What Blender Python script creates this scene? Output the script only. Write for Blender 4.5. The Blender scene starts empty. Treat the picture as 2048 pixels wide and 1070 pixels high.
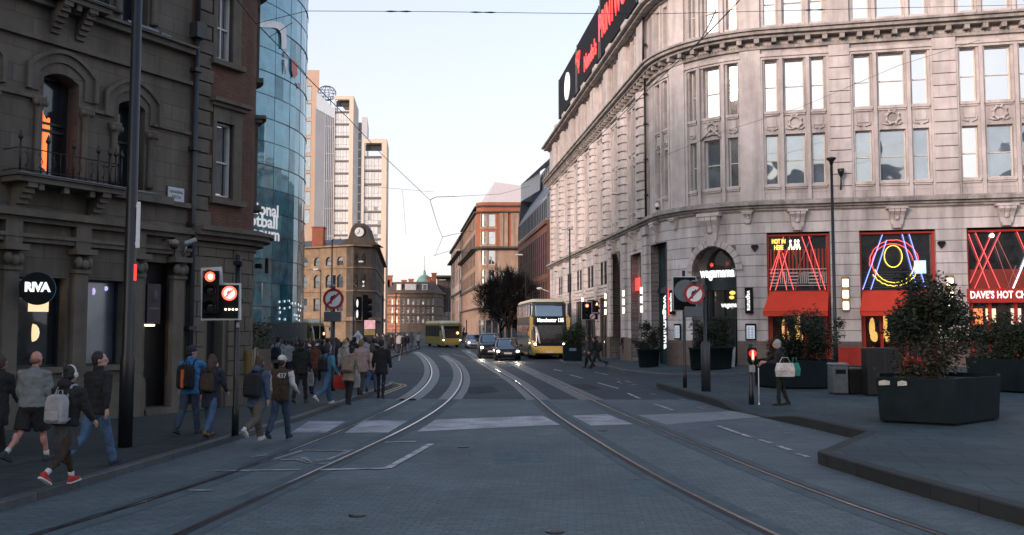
import bpy, bmesh, math, random
import numpy as np
from mathutils import Vector, Matrix
R = math.radians
sc = bpy.context.scene
col = sc.collection
rnd = random.Random(7)

# ------------------------------------------------------------------ camera
FOC, EYE = 1800.0, 2.3                    # focal length in photo pixels (2048 wide), eye height
PITCH = math.atan(117 / FOC)
cp, sp = math.cos(PITCH), math.sin(PITCH)
cam_d = bpy.data.cameras.new("camera"); cam = bpy.data.objects.new("camera", cam_d); col.objects.link(cam)
cam.location = (0, 0, EYE); cam.rotation_euler = (math.pi/2 + PITCH, 0, 0)
cam_d.sensor_width = 36; cam_d.lens = 36*FOC/2048; cam_d.clip_end = 6000; cam_d.clip_start = .1
sc.camera = cam
# ------------------------------------------------------------------ sky, sun, exposure
SUN_EL, SUN_AZ = 12.0, 222.0
w = bpy.data.worlds.new("World"); sc.world = w; w.use_nodes = True
nt = w.node_tree; bg = nt.nodes["Background"]
sky = nt.nodes.new("ShaderNodeTexSky"); sky.sky_type = 'NISHITA'; sky.sun_disc = False
sky.sun_elevation = R(SUN_EL); sky.sun_rotation = R(SUN_AZ); sky.air_density = 1.0; sky.dust_density = 3.0; sky.ozone_density = 1.8
tc_ = nt.nodes.new("ShaderNodeTexCoord"); sx_ = nt.nodes.new("ShaderNodeSeparateXYZ"); nt.links.new(tc_.outputs["Generated"], sx_.inputs[0])
mr_ = nt.nodes.new("ShaderNodeMapRange"); mr_.inputs[1].default_value = 0.0; mr_.inputs[2].default_value = .85; mr_.inputs[3].default_value = .88; mr_.inputs[4].default_value = .05; nt.links.new(sx_.outputs[2], mr_.inputs[0])
vm_ = nt.nodes.new("ShaderNodeMix"); vm_.data_type = 'RGBA'; nt.links.new(mr_.outputs[0], vm_.inputs[0]); nt.links.new(sky.outputs[0], vm_.inputs[6]); vm_.inputs[7].default_value = (2.66, 2.46, 2.54, 1)   # thin high veil of cloud, whitest at the horizon
nt.links.new(vm_.outputs[2], bg.inputs[0]); bg.inputs[1].default_value = .145
sun_d = bpy.data.lights.new("sun", 'SUN'); sun = bpy.data.objects.new("sun", sun_d); col.objects.link(sun)
sun_d.energy = .95; sun_d.angle = R(12); sun_d.color = (1, .77, .70)
sun.rotation_euler = (R(90 - SUN_EL), 0, R(-SUN_AZ) + math.pi)
sun.location = (-30, -30, 40)
sc.view_settings.view_transform = 'Standard'; sc.view_settings.look = 'None'
sc.view_settings.gamma = 1; sc.view_settings.exposure = 1.5
sc.cycles.max_bounces = 6; sc.cycles.diffuse_bounces = 3; sc.cycles.glossy_bounces = 3
sc.cycles.transmission_bounces = 3; sc.cycles.transparent_max_bounces = 6
sc.cycles.use_denoising = True; sc.cycles.sample_clamp_indirect = 4

# ------------------------------------------------------------------ surveying helpers: photo pixel -> place
def ray(px, py):
    u = (px-1024)/FOC; v = (535-py)/FOC
    return u, cp-v*sp, sp+v*cp
def gnd(px, py, z=0.0):
    d = ray(px, py); t = (z-EYE)/d[2]; return d[0]*t, d[1]*t
def at(px, py, Y):
    d = ray(px, py); t = Y/d[1]; return Vector((d[0]*t, Y, EYE+d[2]*t))
def sstep(a, b, x):
    t = min(1, max(0, (x-a)/(b-a))); return t*t*(3-2*t)
def ground_z(x, y):                       # the side street rises a little towards the right
    return .33*sstep(5.5, 11, x)*sstep(27, 36, y)

# ------------------------------------------------------------------ materials
MATS = {}
def mat(name, c, rough=.8, metal=0., var=.18, s=2.5, bump=0., bs=60., emit=0., ec=None, spec=.5, brick=None, stain=0., detail=5, mix=None, alpha=None):
    """brick=(width, height, mortar, darkness, bump): courses laid along the UV map in metres"""
    if name in MATS: return MATS[name]
    m = bpy.data.materials.new(name); m.use_nodes = True; MATS[name] = m
    n = m.node_tree.nodes; L = m.node_tree.links; b = n["Principled BSDF"]
    b.inputs["Roughness"].default_value = rough; b.inputs["Metallic"].default_value = metal
    b.inputs["Specular IOR Level"].default_value = spec
    c = tuple(c)+(1,)
    m.diffuse_color = c
    tc = n.new("ShaderNodeTexCoord")
    nz = n.new("ShaderNodeTexNoise"); nz.inputs["Scale"].default_value = s; nz.inputs["Detail"].default_value = detail; nz.inputs["Roughness"].default_value = .6
    L.new(tc.outputs["Object"], nz.inputs["Vector"])
    mr = n.new("ShaderNodeMapRange"); mr.inputs[1].default_value = .25; mr.inputs[2].default_value = .75
    mr.inputs[3].default_value = 1-var; mr.inputs[4].default_value = 1+var
    L.new(nz.outputs["Fac"], mr.inputs[0])
    cur = None
    def mulv(a, fac):                     # colour * scalar socket
        x = n.new("ShaderNodeVectorMath"); x.operation = 'SCALE'
        if isinstance(a, tuple): x.inputs[0].default_value = a[:3]
        else: L.new(a, x.inputs[0])
        L.new(fac, x.inputs["Scale"]); return x.outputs[0]
    if mix:
        mx = n.new("ShaderNodeMix"); mx.data_type = 'RGBA'
        n2 = n.new("ShaderNodeTexNoise"); n2.inputs["Scale"].default_value = mix[1]; n2.inputs["Detail"].default_value = 6
        L.new(tc.outputs["Object"], n2.inputs["Vector"])
        m2 = n.new("ShaderNodeMapRange"); m2.inputs[1].default_value = .42; m2.inputs[2].default_value = .62; L.new(n2.outputs["Fac"], m2.inputs[0])
        L.new(m2.outputs[0], mx.inputs[0]); mx.inputs[6].default_value = c; mx.inputs[7].default_value = tuple(mix[0])+(1,)
        cur = mulv(mx.outputs[2], mr.outputs[0])
    else:
        cur = mulv(c, mr.outputs[0])
    hsrc = None
    if brick:
        bw, bh, mo, dk, bb = brick
        br = n.new("ShaderNodeTexBrick"); br.inputs["Scale"].default_value = 1
        br.inputs["Brick Width"].default_value = bw; br.inputs["Row Height"].default_value = bh; br.inputs["Mortar Size"].default_value = mo
        br.inputs["Mortar Smooth"].default_value = .3
        br.inputs["Color1"].default_value = (1, 1, 1, 1); br.inputs["Color2"].default_value = (.78, .78, .78, 1); br.inputs["Mortar"].default_value = (dk, dk, dk, 1)
        L.new(tc.outputs["UV"], br.inputs["Vector"])
        x = n.new("ShaderNodeVectorMath"); x.operation = 'MULTIPLY'; L.new(cur, x.inputs[0]); L.new(br.outputs["Color"], x.inputs[1]); cur = x.outputs[0]
        hsrc = (br.outputs["Fac"], -bb)
    if stain:
        mp = n.new("ShaderNodeMapping"); mp.inputs["Scale"].default_value = (1.1, 1.1, .12); L.new(tc.outputs["Object"], mp.inputs[0])
        n3 = n.new("ShaderNodeTexNoise"); n3.inputs["Scale"].default_value = 1.3; n3.inputs["Detail"].default_value = 8; n3.inputs["Roughness"].default_value = .65
        L.new(mp.outputs[0], n3.inputs["Vector"])
        m3 = n.new("ShaderNodeMapRange"); m3.inputs[1].default_value = .44; m3.inputs[2].default_value = .68; m3.inputs[3].default_value = 1; m3.inputs[4].default_value = 1-stain
        L.new(n3.outputs["Fac"], m3.inputs[0]); cur = mulv(cur, m3.outputs[0])
    L.new(cur, b.inputs["Base Color"])
    if bump or hsrc:
        bp = n.new("ShaderNodeBump"); bp.inputs["Distance"].default_value = .02
        if hsrc:
            ad = n.new("ShaderNodeMath"); ad.operation = 'MULTIPLY'; L.new(hsrc[0], ad.inputs[0]); ad.inputs[1].default_value = hsrc[1]
            hs = ad.outputs[0]
        if bump:
            n4 = n.new("ShaderNodeTexNoise"); n4.inputs["Scale"].default_value = bs; n4.inputs["Detail"].default_value = 4; L.new(tc.outputs["Object"], n4.inputs["Vector"])
            if hsrc:
                a2 = n.new("ShaderNodeMath"); a2.operation = 'MULTIPLY_ADD'; L.new(n4.outputs["Fac"], a2.inputs[0]); a2.inputs[1].default_value = bump; L.new(hs, a2.inputs[2]); hs = a2.outputs[0]
                bp.inputs["Strength"].default_value = 1
            else:
                hs = n4.outputs["Fac"]; bp.inputs["Strength"].default_value = bump
        L.new(hs, bp.inputs["Height"]); L.new(bp.outputs[0], b.inputs["Normal"])
    if emit:
        b.inputs["Emission Color"].default_value = tuple(ec or c[:3])+(1,); b.inputs["Emission Strength"].default_value = emit
    if alpha is not None: b.inputs["Alpha"].default_value = alpha
    return m
def glass(name, c, refl=.6, tint=(.85, .92, 1), rough=.02, wave=.06, ws=.55, var=.5):
    """coated window glass: a dark room behind it and a strong mirror on it, slightly rippled"""
    if name in MATS: return MATS[name]
    m = bpy.data.materials.new(name); m.use_nodes = True; MATS[name] = m
    n = m.node_tree.nodes; L = m.node_tree.links; b = n["Principled BSDF"]; out = n["Material Output"]
    m.diffuse_color = tuple(c)+(1,)
    tc = n.new("ShaderNodeTexCoord"); nz = n.new("ShaderNodeTexNoise"); nz.inputs["Scale"].default_value = ws; nz.inputs["Detail"].default_value = 1.5
    L.new(tc.outputs["Object"], nz.inputs["Vector"])
    bp = n.new("ShaderNodeBump"); bp.inputs["Strength"].default_value = wave; bp.inputs["Distance"].default_value = 1; L.new(nz.outputs["Fac"], bp.inputs["Height"])
    n2 = n.new("ShaderNodeTexNoise"); n2.inputs["Scale"].default_value = 1.1; n2.inputs["Detail"].default_value = 3; L.new(tc.outputs["Object"], n2.inputs["Vector"])
    mr = n.new("ShaderNodeMapRange"); mr.inputs[1].default_value = .3; mr.inputs[2].default_value = .7; mr.inputs[3].default_value = 1-var; mr.inputs[4].default_value = 1+var; L.new(n2.outputs["Fac"], mr.inputs[0])
    x = n.new("ShaderNodeVectorMath"); x.operation = 'SCALE'; x.inputs[0].default_value = c; L.new(mr.outputs[0], x.inputs["Scale"]); L.new(x.outputs[0], b.inputs["Base Color"])
    b.inputs["Roughness"].default_value = .15; L.new(bp.outputs[0], b.inputs["Normal"])
    g = n.new("ShaderNodeBsdfGlossy"); g.inputs["Color"].default_value = tuple(tint)+(1,); g.inputs["Roughness"].default_value = rough; L.new(bp.outputs[0], g.inputs["Normal"])
    mx = n.new("ShaderNodeMixShader"); mx.inputs[0].default_value = refl
    L.new(b.outputs[0], mx.inputs[1]); L.new(g.outputs[0], mx.inputs[2]); L.new(mx.outputs[0], out.inputs["Surface"])
    return m

# ------------------------------------------------------------------ objects
def tag(o, label=None, cat=None, group=None, kind=None):
    if label: o["label"] = label
    if cat: o["category"] = cat
    if group: o["group"] = group
    if kind: o["kind"] = kind
    return o
def empty(name, loc=(0, 0, 0), rz=0., label=None, cat=None, group=None):
    o = bpy.data.objects.new(name, None); col.objects.link(o); o.location = loc; o.rotation_euler = (0, 0, rz); o.empty_display_size = .3
    return tag(o, label, cat, group)
def root_loc(p):
    while p.parent: p = p.parent
    return Vector(p.location) if p.type == 'EMPTY' else Vector((0, 0, 0))
class MB:
    """collects shapes and links them as ONE mesh object"""
    def __init__(s): s.v = []; s.f = []; s.uv = []; s.mi = []; s.sm = []; s.cur = 0; s.T = None; s.W = None
    def add(s, vs, fs, uvs=None, smooth=False):
        o = len(s.v)
        if s.T is not None: vs = [s.T @ Vector(v) for v in vs]
        if s.W is not None: vs = [s.W(v) for v in vs]
        s.v += [tuple(v) for v in vs]
        for k, f in enumerate(fs):
            s.f.append([i+o for i in f]); s.mi.append(s.cur); s.sm.append(smooth); s.uv.append(uvs[k] if uvs else None)
        return s
    def box(s, x0, x1, y0, y1, z0, z1, bev=0):
        if bev:                                  # chamfered vertical box: octagonal plan and chamfered top
            b = min(bev, (x1-x0)/2.01, (y1-y0)/2.01, (z1-z0)/2.01)
            def ring(i, z): return [(x0+i+b, y0+i, z), (x1-i-b, y0+i, z), (x1-i, y0+i+b, z), (x1-i, y1-i-b, z), (x1-i-b, y1-i, z), (x0+i+b, y1-i, z), (x0+i, y1-i-b, z), (x0+i, y0+i+b, z)]
            return s.loft([ring(b*.7, z0), ring(0, z0+b), ring(0, z1-b), ring(b*.7, z1)], True, True)
        vs = [(x0, y0, z0), (x1, y0, z0), (x1, y1, z0), (x0, y1, z0), (x0, y0, z1), (x1, y0, z1), (x1, y1, z1), (x0, y1, z1)]
        return s.add(vs, [(0, 3, 2, 1), (4, 5, 6, 7), (0, 1, 5, 4), (1, 2, 6, 5), (2, 3, 7, 6), (3, 0, 4, 7)])
    def cb(s, cx, cy, z0, sx, sy, sz, rz=0, bev=0):
        T0 = s.T; M = Matrix.Translation((cx, cy, z0)) @ Matrix.Rotation(rz, 4, 'Z'); s.T = M if T0 is None else T0 @ M
        s.box(-sx/2, sx/2, -sy/2, sy/2, 0, sz, bev); s.T = T0; return s
    def loft(s, rings, c0=False, c1=False, closed=True, smooth=False):
        n = len(rings[0]); vs = [p for r in rings for p in r]; fs = []
        for a in range(len(rings)-1):
            for i in range(n if closed else n-1):
                j = (i+1) % n; fs.append((a*n+i, a*n+j, (a+1)*n+j, (a+1)*n+i))
        if c0: fs.append(tuple(range(n))[::-1])
        if c1: fs.append(tuple((len(rings)-1)*n+i for i in range(n)))
        return s.add(vs, fs, None, smooth)
    def tube(s, pts, r, n=6, caps=True, smooth=True):
        pts = [Vector(p) for p in pts]; m = len(pts); rr = r if isinstance(r, (list, tuple)) else [r]*m
        rings = []; up = None
        for i, p in enumerate(pts):
            t = (pts[min(i+1, m-1)]-pts[max(i-1, 0)]).normalized()
            if up is None or abs(up.dot(t)) > .95: up = Vector((0, 0, 1)) if abs(t.z) < .9 else Vector((1, 0, 0))
            a = t.cross(up).normalized(); b = a.cross(t).normalized(); up = b
            rings.append([p+(a*math.cos(q)+b*math.sin(q))*rr[i] for q in [2*math.pi*k/n for k in range(n)]])
        return s.loft(rings, caps, caps, True, smooth)
    def lathe(s, prof, c=(0, 0, 0), n=12, axis='Z', smooth=True, sx=1, sy=1):
        rings = []
        for r, z in prof:
            q = [(r*sx*math.cos(2*math.pi*k/n), r*sy*math.sin(2*math.pi*k/n), z) for k in range(n)]
            if axis == 'Y': q = [(a, z_, b) for a, b, z_ in q]
            if axis == 'X': q = [(z_, a, b) for a, b, z_ in q]
            rings.append([(a+c[0], b+c[1], d+c[2]) for a, b, d in q])
        return s.loft(rings, True, True, True, smooth)
    def ell(s, c, rx, ry, rz, n=10, m=7):
        pr = [(math.sin(math.pi*(k+.02)/(m+.04)), -math.cos(math.pi*(k+.02)/(m+.04))) for k in range(m+1)]
        T0 = s.T; M = Matrix.Translation(c) @ Matrix.Diagonal((rx, ry, rz, 1)); s.T = M if T0 is None else T0 @ M
        s.lathe(pr, n=n); s.T = T0; return s
    def prism(s, poly, z0, z1):
        n = len(poly)
        return s.loft([[(x, y, z0) for x, y in poly], [(x, y, z1) for x, y in poly]], True, True)
    def plate(s, poly, y0, y1):                  # polygon in x,z pushed through y0..y1
        return s.loft([[(x, y1, z) for x, z in poly], [(x, y0, z) for x, z in poly]], True, True)
    def quad(s, a, b, c, d, uv=None): return s.add([a, b, c, d], [(0, 1, 2, 3)], [uv] if uv else None)
    def build(s, name, mats, parent=None, label=None, bevel=0, world=False, smooth_angle=False):
        me = bpy.data.meshes.new(name)
        off = root_loc(parent) if (world and parent) else Vector((0, 0, 0))
        me.from_pydata([(v[0]-off.x, v[1]-off.y, v[2]-off.z) for v in s.v], [], s.f)
        for m in (mats if isinstance(mats, (list, tuple)) else [mats]): me.materials.append(m)
        if any(s.mi): me.polygons.foreach_set("material_index", s.mi)
        if any(s.sm): me.polygons.foreach_set("use_smooth", s.sm)
        if any(u is not None for u in s.uv):
            ul = me.uv_layers.new(name="UVMap"); d = []
            for f, u in zip(s.f, s.uv):
                d += [c for p in (u or [(0, 0)]*len(f)) for c in p]
            ul.data.foreach_set("uv", d)
        me.update()
        o = bpy.data.objects.new(name, me); col.objects.link(o)
        if parent: o.parent = parent
        if label: o["label"] = label
        if bevel:
            b = o.modifiers.new("bevel", 'BEVEL'); b.width = bevel; b.segments = 2; b.limit_method = 'ANGLE'
        return o
def structure(name, mb, m, **k):
    o = mb.build(name, m, **k); o["kind"] = "structure"; return o
def copy_tree(o, parent=None):
    c = o.copy(); col.objects.link(c); c.parent = parent
    for ch in list(o.children): copy_tree(ch, c)
    return c
def text(name, s, size, m, M, parent=None, ext=.01, bold=.0, align='CENTER', sx=1., warp=None, world=False, spacing=1.):
    """lettering as a mesh; M takes the text plane (x right, y up) to its place"""
    cu = bpy.data.curves.new(name, 'FONT'); cu.body = s; cu.size = size; cu.align_x = align; cu.align_y = 'CENTER'; cu.extrude = ext; cu.offset = bold
    cu.space_character = spacing; cu.resolution_u = 3
    t = bpy.data.objects.new(name, cu); col.objects.link(t)
    dg = bpy.context.evaluated_depsgraph_get(); me = bpy.data.meshes.new_from_object(t.evaluated_get(dg))
    bpy.data.objects.remove(t); bpy.data.curves.remove(cu)
    me.transform(Matrix.Diagonal((sx, 1, 1, 1)))
    if M is not None: me.transform(M)
    if warp:
        bm = bmesh.new(); bm.from_mesh(me); bmesh.ops.subdivide_edges(bm, edges=[e for e in bm.edges if e.calc_length() > .3], cuts=3)
        for v in bm.verts: v.co = warp(v.co)
        bm.to_mesh(me); bm.free()
    if world and parent: me.transform(Matrix.Translation(-root_loc(parent)))
    me.materials.clear(); me.materials.append(m); me.name = name
    o = bpy.data.objects.new(name, me); col.objects.link(o)
    if parent: o.parent = parent
    return o
def frame_M(p, x, up=(0, 0, 1)):                 # text plane at p with +x along x
    x = Vector(x).normalized(); u = Vector(up); z = x.cross(u).normalized(); u = z.cross(x)
    M = Matrix.Identity(4)
    for i in range(3): M[i][0] = x[i]; M[i][1] = u[i]; M[i][2] = z[i]; M[i][3] = p[i]
    return M

# ------------------------------------------------------------------ façades: a wall line in plan, u along it, z up, d outward
class Facade:
    def __init__(s, pts):
        s.p = [Vector((x, y)) for x, y in pts]; s.u = [0.0]
        for a, b in zip(s.p, s.p[1:]): s.u.append(s.u[-1]+(b-a).length)
        s.t = []
        for i in range(len(s.p)):
            a = s.p[max(i-1, 0)]; b = s.p[min(i+1, len(s.p)-1)]; s.t.append((b-a).normalized())
    def seg(s, u):
        for i in range(len(s.u)-1):
            if u <= s.u[i+1] or i == len(s.u)-2: return i
    def pt(s, u):
        i = s.seg(u); k = (u-s.u[i])/(s.u[i+1]-s.u[i]); p = s.p[i].lerp(s.p[i+1], k)
        kk = min(1, max(0, k)); t = s.t[i].lerp(s.t[i+1], kk).normalized() if (s.u[i+1]-s.u[i]) < 1.2 else (s.p[i+1]-s.p[i]).normalized()
        return p, t, Vector((t.y, -t.x))
    def P(s, u, z, d=0.):
        p, t, n = s.pt(u); return (p.x+n.x*d, p.y+n.y*d, z)
    def Tn(s, u): p, t, n = s.pt(u); return Vector((t.x, t.y, 0))
    def uz(s, px, py):
        d = ray(px, py); best = None
        for i in range(len(s.p)-1):
            a = s.p[i]; e = s.p[i+1]-a; den = d[0]*e.y-d[1]*e.x
            if abs(den) < 1e-9: continue
            T = (a.x*e.y-a.y*e.x)/den; k = (a.x*d[1]-a.y*d[0])/den
            lo = -1e-6 if i > 0 else -9; hi = 1+1e-6 if i < len(s.p)-2 else 9
            if T > 0 and lo <= k <= hi and (best is None or T < best[0]): best = (T, s.u[i]+k*e.length, EYE+d[2]*T)
        return best[1], best[2]
    def U(s, px, py=600): return s.uz(px, py)[0]
    def Z(s, px, py): return s.uz(px, py)[1]
    def cuts(s, a, b):
        return [a]+[q for q in s.u if a+.01 < q < b-.01]+[b]
    def box(s, mb, u0, u1, z0, z1, d0, d1, back=False):
        us = s.cuts(u0, u1)
        for a, b in zip(us, us[1:]):
            A = [s.P(a, z0, d1), s.P(b, z0, d1), s.P(b, z1, d1), s.P(a, z1, d1), s.P(a, z0, d0), s.P(b, z0, d0), s.P(b, z1, d0), s.P(a, z1, d0)]
            fs = [(0, 1, 2, 3), (3, 2, 6, 7), (4, 5, 1, 0)]; uv = [[(a, z0), (b, z0), (b, z1), (a, z1)], [(a, z1), (b, z1), (b, z1+d1-d0), (a, z1+d1-d0)], [(a, z0-.1), (b, z0-.1), (b, z0), (a, z0)]]
            if back: fs.append((5, 4, 7, 6)); uv.append([(b, z0), (a, z0), (a, z1), (b, z1)])
            if a == us[0]: fs.append((4, 0, 3, 7)); uv.append([(a, z0), (a+d1-d0, z0), (a+d1-d0, z1), (a, z1)])
            if b == us[-1]: fs.append((1, 5, 6, 2)); uv.append([(b, z0), (b+d1-d0, z0), (b+d1-d0, z1), (b, z1)])
            mb.add(A, fs, uv)
    def quad(s, mb, u0, u1, z0, z1, d=0.):
        us = s.cuts(u0, u1)
        for a, b in zip(us, us[1:]):
            mb.add([s.P(a, z0, d), s.P(b, z0, d), s.P(b, z1, d), s.P(a, z1, d)], [(0, 1, 2, 3)], [[(a, z0), (b, z0), (b, z1), (a, z1)]])
    def wall(s, mb, u0, u1, z0, z1, ops, d=0., rev=.3):
        """ops: (ua, ub, za, zb[, arch rise]); a wall sheet with real openings and their reveals"""
        ops = [o for o in ops if o[1] > u0 and o[0] < u1 and o[3] > z0 and o[2] < z1]
        us = sorted({u0, u1, *[min(max(q, u0), u1) for o in ops for q in o[:2]]}); zs = sorted({z0, z1, *[min(max(q, z0), z1) for o in ops for q in o[2:4]]})
        for a, b in zip(us, us[1:]):
            if b-a < 1e-4: continue
            run = None
            for c, e in list(zip(zs, zs[1:]))+[(None, None)]:
                hole = c is None or any(o[0]-1e-5 <= a and b <= o[1]+1e-5 and o[2]-1e-5 <= c and e <= o[3]+1e-5 for o in ops)
                if not hole and e-c > 1e-5: run = (run[0] if run else c, e)
                elif run: s.quad(mb, a, b, run[0], run[1], d); run = None
        for o in ops:
            a, b, c, e = o[:4]; rise = o[4] if len(o) > 4 else 0; zs_ = e-rise
            for (uu, fl) in ((a, 0), (b, 1)):
                q = [s.P(uu, c, d), s.P(uu, c, d-rev), s.P(uu, zs_, d-rev), s.P(uu, zs_, d)]
                mb.add(q, [(0, 1, 2, 3) if fl == 0 else (3, 2, 1, 0)], [[(uu, c), (uu+rev, c), (uu+rev, zs_), (uu, zs_)]])
            if c > z0+.02:
                us2 = s.cuts(a, b)
                for p, q in zip(us2, us2[1:]): mb.add([s.P(p, c, d), s.P(q, c, d), s.P(q, c, d-rev), s.P(p, c, d-rev)], [(0, 1, 2, 3)], [[(p, c), (q, c), (q, c+rev), (p, c+rev)]])
            N = 14 if rise else 1; pts = []
            for k in range(N+1):
                x = -1+2*k/N
                pts.append((a+(b-a)*(x+1)/2, zs_+(rise*math.sqrt(max(0, 1-x*x)) if rise > .45*(b-a) else rise*(1-x*x)) if rise else e))
            for (p, zp), (q, zq) in zip(pts, pts[1:]):
                for pp, qq in ([(p, q)] if rise else list(zip(s.cuts(p, q), s.cuts(p, q)[1:]))):
                    mb.add([s.P(pp, zp, d-rev), s.P(qq, zq, d-rev), s.P(qq, zq, d), s.P(pp, zp, d)], [(0, 1, 2, 3)], [[(pp, zp), (qq, zq), (qq, zq+rev), (pp, zp+rev)]])
                if rise: mb.add([s.P(p, zp, d), s.P(q, zq, d), s.P(q, e, d), s.P(p, e, d)], [(0, 1, 2, 3)], [[(p, zp), (q, zq), (q, e), (p, e)]])
    def window(s, root, u0, u1, z0, z1, d, fm, gm, fw=.06, cols=(), rows=(), dep=.07, tilt=.0, name='window', arch=0, world=True):
        """frame (the part) and its pane (a sub-part); cols, rows are bar positions 0..1"""
        mb = MB()
        for a, b in ((u0, u0+fw), (u1-fw, u1)): s.box(mb, a, b, z0, z1, d, d+dep)
        s.box(mb, u0+fw, u1-fw, z0, z0+fw, d, d+dep); s.box(mb, u0+fw, u1-fw, z1-fw, z1, d, d+dep)
        cu = [u0]+[u0+(u1-u0)*k for k in cols]+[u1]; rz = [z0]+[z0+(z1-z0)*k for k in rows]+[z1]
        for c in cu[1:-1]: s.box(mb, c-fw*.35, c+fw*.35, z0+fw, z1-fw, d, d+dep*.85)
        for r_ in rz[1:-1]: s.box(mb, u0+fw, u1-fw, r_-fw*.4, r_+fw*.4, d, d+dep*.9)
        f = mb.build(name, fm, root, world=world)
        g = MB()
        for a, b in zip(cu, cu[1:]):
            for c, e in zip(rz, rz[1:]):
                t1, t2 = rnd.uniform(-tilt, tilt), rnd.uniform(-tilt, tilt)
                g.add([s.P(a, c, d+.02+t1+t2), s.P(b, c, d+.02-t1+t2), s.P(b, e, d+.02-t1-t2), s.P(a, e, d+.02+t1-t2)], [(0, 1, 2, 3)], [[(a, c), (b, c), (b, e), (a, e)]])
        p = g.build('pane', gm, f); 
        if world:
            off = root_loc(root); p.data.transform(Matrix.Translation(-off))
        return f
def line_face(p0, p1): return Facade([p0, p1])
# ================================================================== materials
asphalt = mat("asphalt", (.031, .054, .068), .75, spec=.25, var=.28, s=.5, bump=.25, bs=90, mix=((.024, .042, .054), .22))
setts = mat("setts", (.128, .163, .178), .75, spec=.22, var=.2, s=.7, brick=(.20, .10, .010, .68, .35), bump=.12, bs=50, mix=((.100, .130, .145), .22))
slabs = mat("paving_slabs", (.055, .085, .098), .75, spec=.22, var=.2, s=.6, brick=(.9, .6, .012, .50, .3), bump=.08, bs=40, mix=((.044, .068, .079), .35), stain=.0)
slabs_l = mat("pavement_flags", (.050, .064, .068), .75, spec=.22, var=.25, s=.8, brick=(.75, .55, .012, .52, .3), bump=.1, bs=40, mix=((.040, .048, .050), .4))
kerb_m = mat("kerb_granite", (.075, .083, .090), .6, var=.3, s=6, bump=.15, brick=(.92, 20, .012, .35, .4))
kerb_d = mat("kerb_dark", (.017, .022, .025), .8, var=.25, s=5, bump=.15, brick=(.92, 20, .014, .35, .4))
bed_far = mat("track_concrete", (.070, .100, .118), .55, spec=.4, var=.22, s=2.2, bump=.2, bs=60)
bed_near = mat("track_bed_dark", (.075, .102, .114), .8, spec=.2, var=.25, s=2.0, bump=.2, bs=60)
steel = mat("rail_steel", (.30, .31, .34), .26, 1, var=.12, s=3)
groove_m = mat("rail_groove", (.012, .012, .013), .7)
paint = mat("road_paint", (.40, .42, .44), .6, var=.4, s=5, mix=((.15, .16, .17), 3.2))
paint_w = mat("road_paint_worn", (.24, .25, .265), .6, var=.4, s=7, mix=((.11, .115, .12), 2.5))
white_setts = mat("white_setts", (.40, .43, .47), .6, var=.25, s=2, brick=(.26, .13, .012, .72, .3), mix=((.24, .25, .27), 1.4))
yellow_p = mat("yellow_paint", (.42, .30, .12), .6, var=.35, s=6, mix=((.20, .16, .10), 3))
black_metal = mat("black_paint", (.012, .013, .015), .38, var=.3, s=3, spec=.5)
grey_metal = mat("grey_metal", (.22, .23, .24), .42, .7, var=.15)
white_paint = mat("white_paint", (.72, .72, .72), .5, var=.1)

# ================================================================== ground
def axis(lo, hi, f0, f1, step):
    a = [lo, lo/3, f0-40]; x = f0
    while x <= f1: a.append(x); x += step
    return a+[f1+40, hi/3, hi]
def grid_sheet(name, xs, ys, zf, m):
    mb = MB(); vs = [(x, y, zf(x, y)) for y in ys for x in xs]; nx = len(xs); fs = []; uv = []
    for j in range(len(ys)-1):
        for i in range(nx-1):
            q = (j*nx+i, j*nx+i+1, (j+1)*nx+i+1, (j+1)*nx+i); fs.append(q); uv.append([(vs[k][0], vs[k][1]) for k in q])
    mb.add(vs, fs, uv); return structure(name, mb, m)
xs = [-2500, -600, -120, -40]+[-30+1.5*i for i in range(48)]+[60, 120, 600, 2500]
ys = [-600, -120, -40, -20, 0, 10, 20]+[24+1.0*i for i in range(40)]+[70, 90, 130, 200, 400, 1000, 3500]
grid_sheet("ground", xs, ys, lambda x, y: ground_z(x, y) if x < 45 else ground_z(x, y), asphalt)
def sheet(name, poly, z, m, rot=0, kind="structure"):
    mb = MB(); c, s = math.cos(rot), math.sin(rot)
    mb.add([(x, y, z) for x, y in poly], [tuple(range(len(poly)))], [[(x*c+y*s, -x*s+y*c) for x, y in poly]])
    return structure(name, mb, m)
sheet("road_setts", [(-9.5, -20), (9, -20), (9, 26.5), (5.3, 28.3), (-9.5, 28.8)], .004, setts, R(-4))
def dense(pts, step):
    out = []
    for a, b in zip(pts, pts[1:]):
        a, b = Vector(a), Vector(b); n = max(1, int((b-a).length/step))
        out += [tuple(a.lerp(b, i/n)) for i in range(n)]
    return out+[tuple(pts[-1])]
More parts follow.
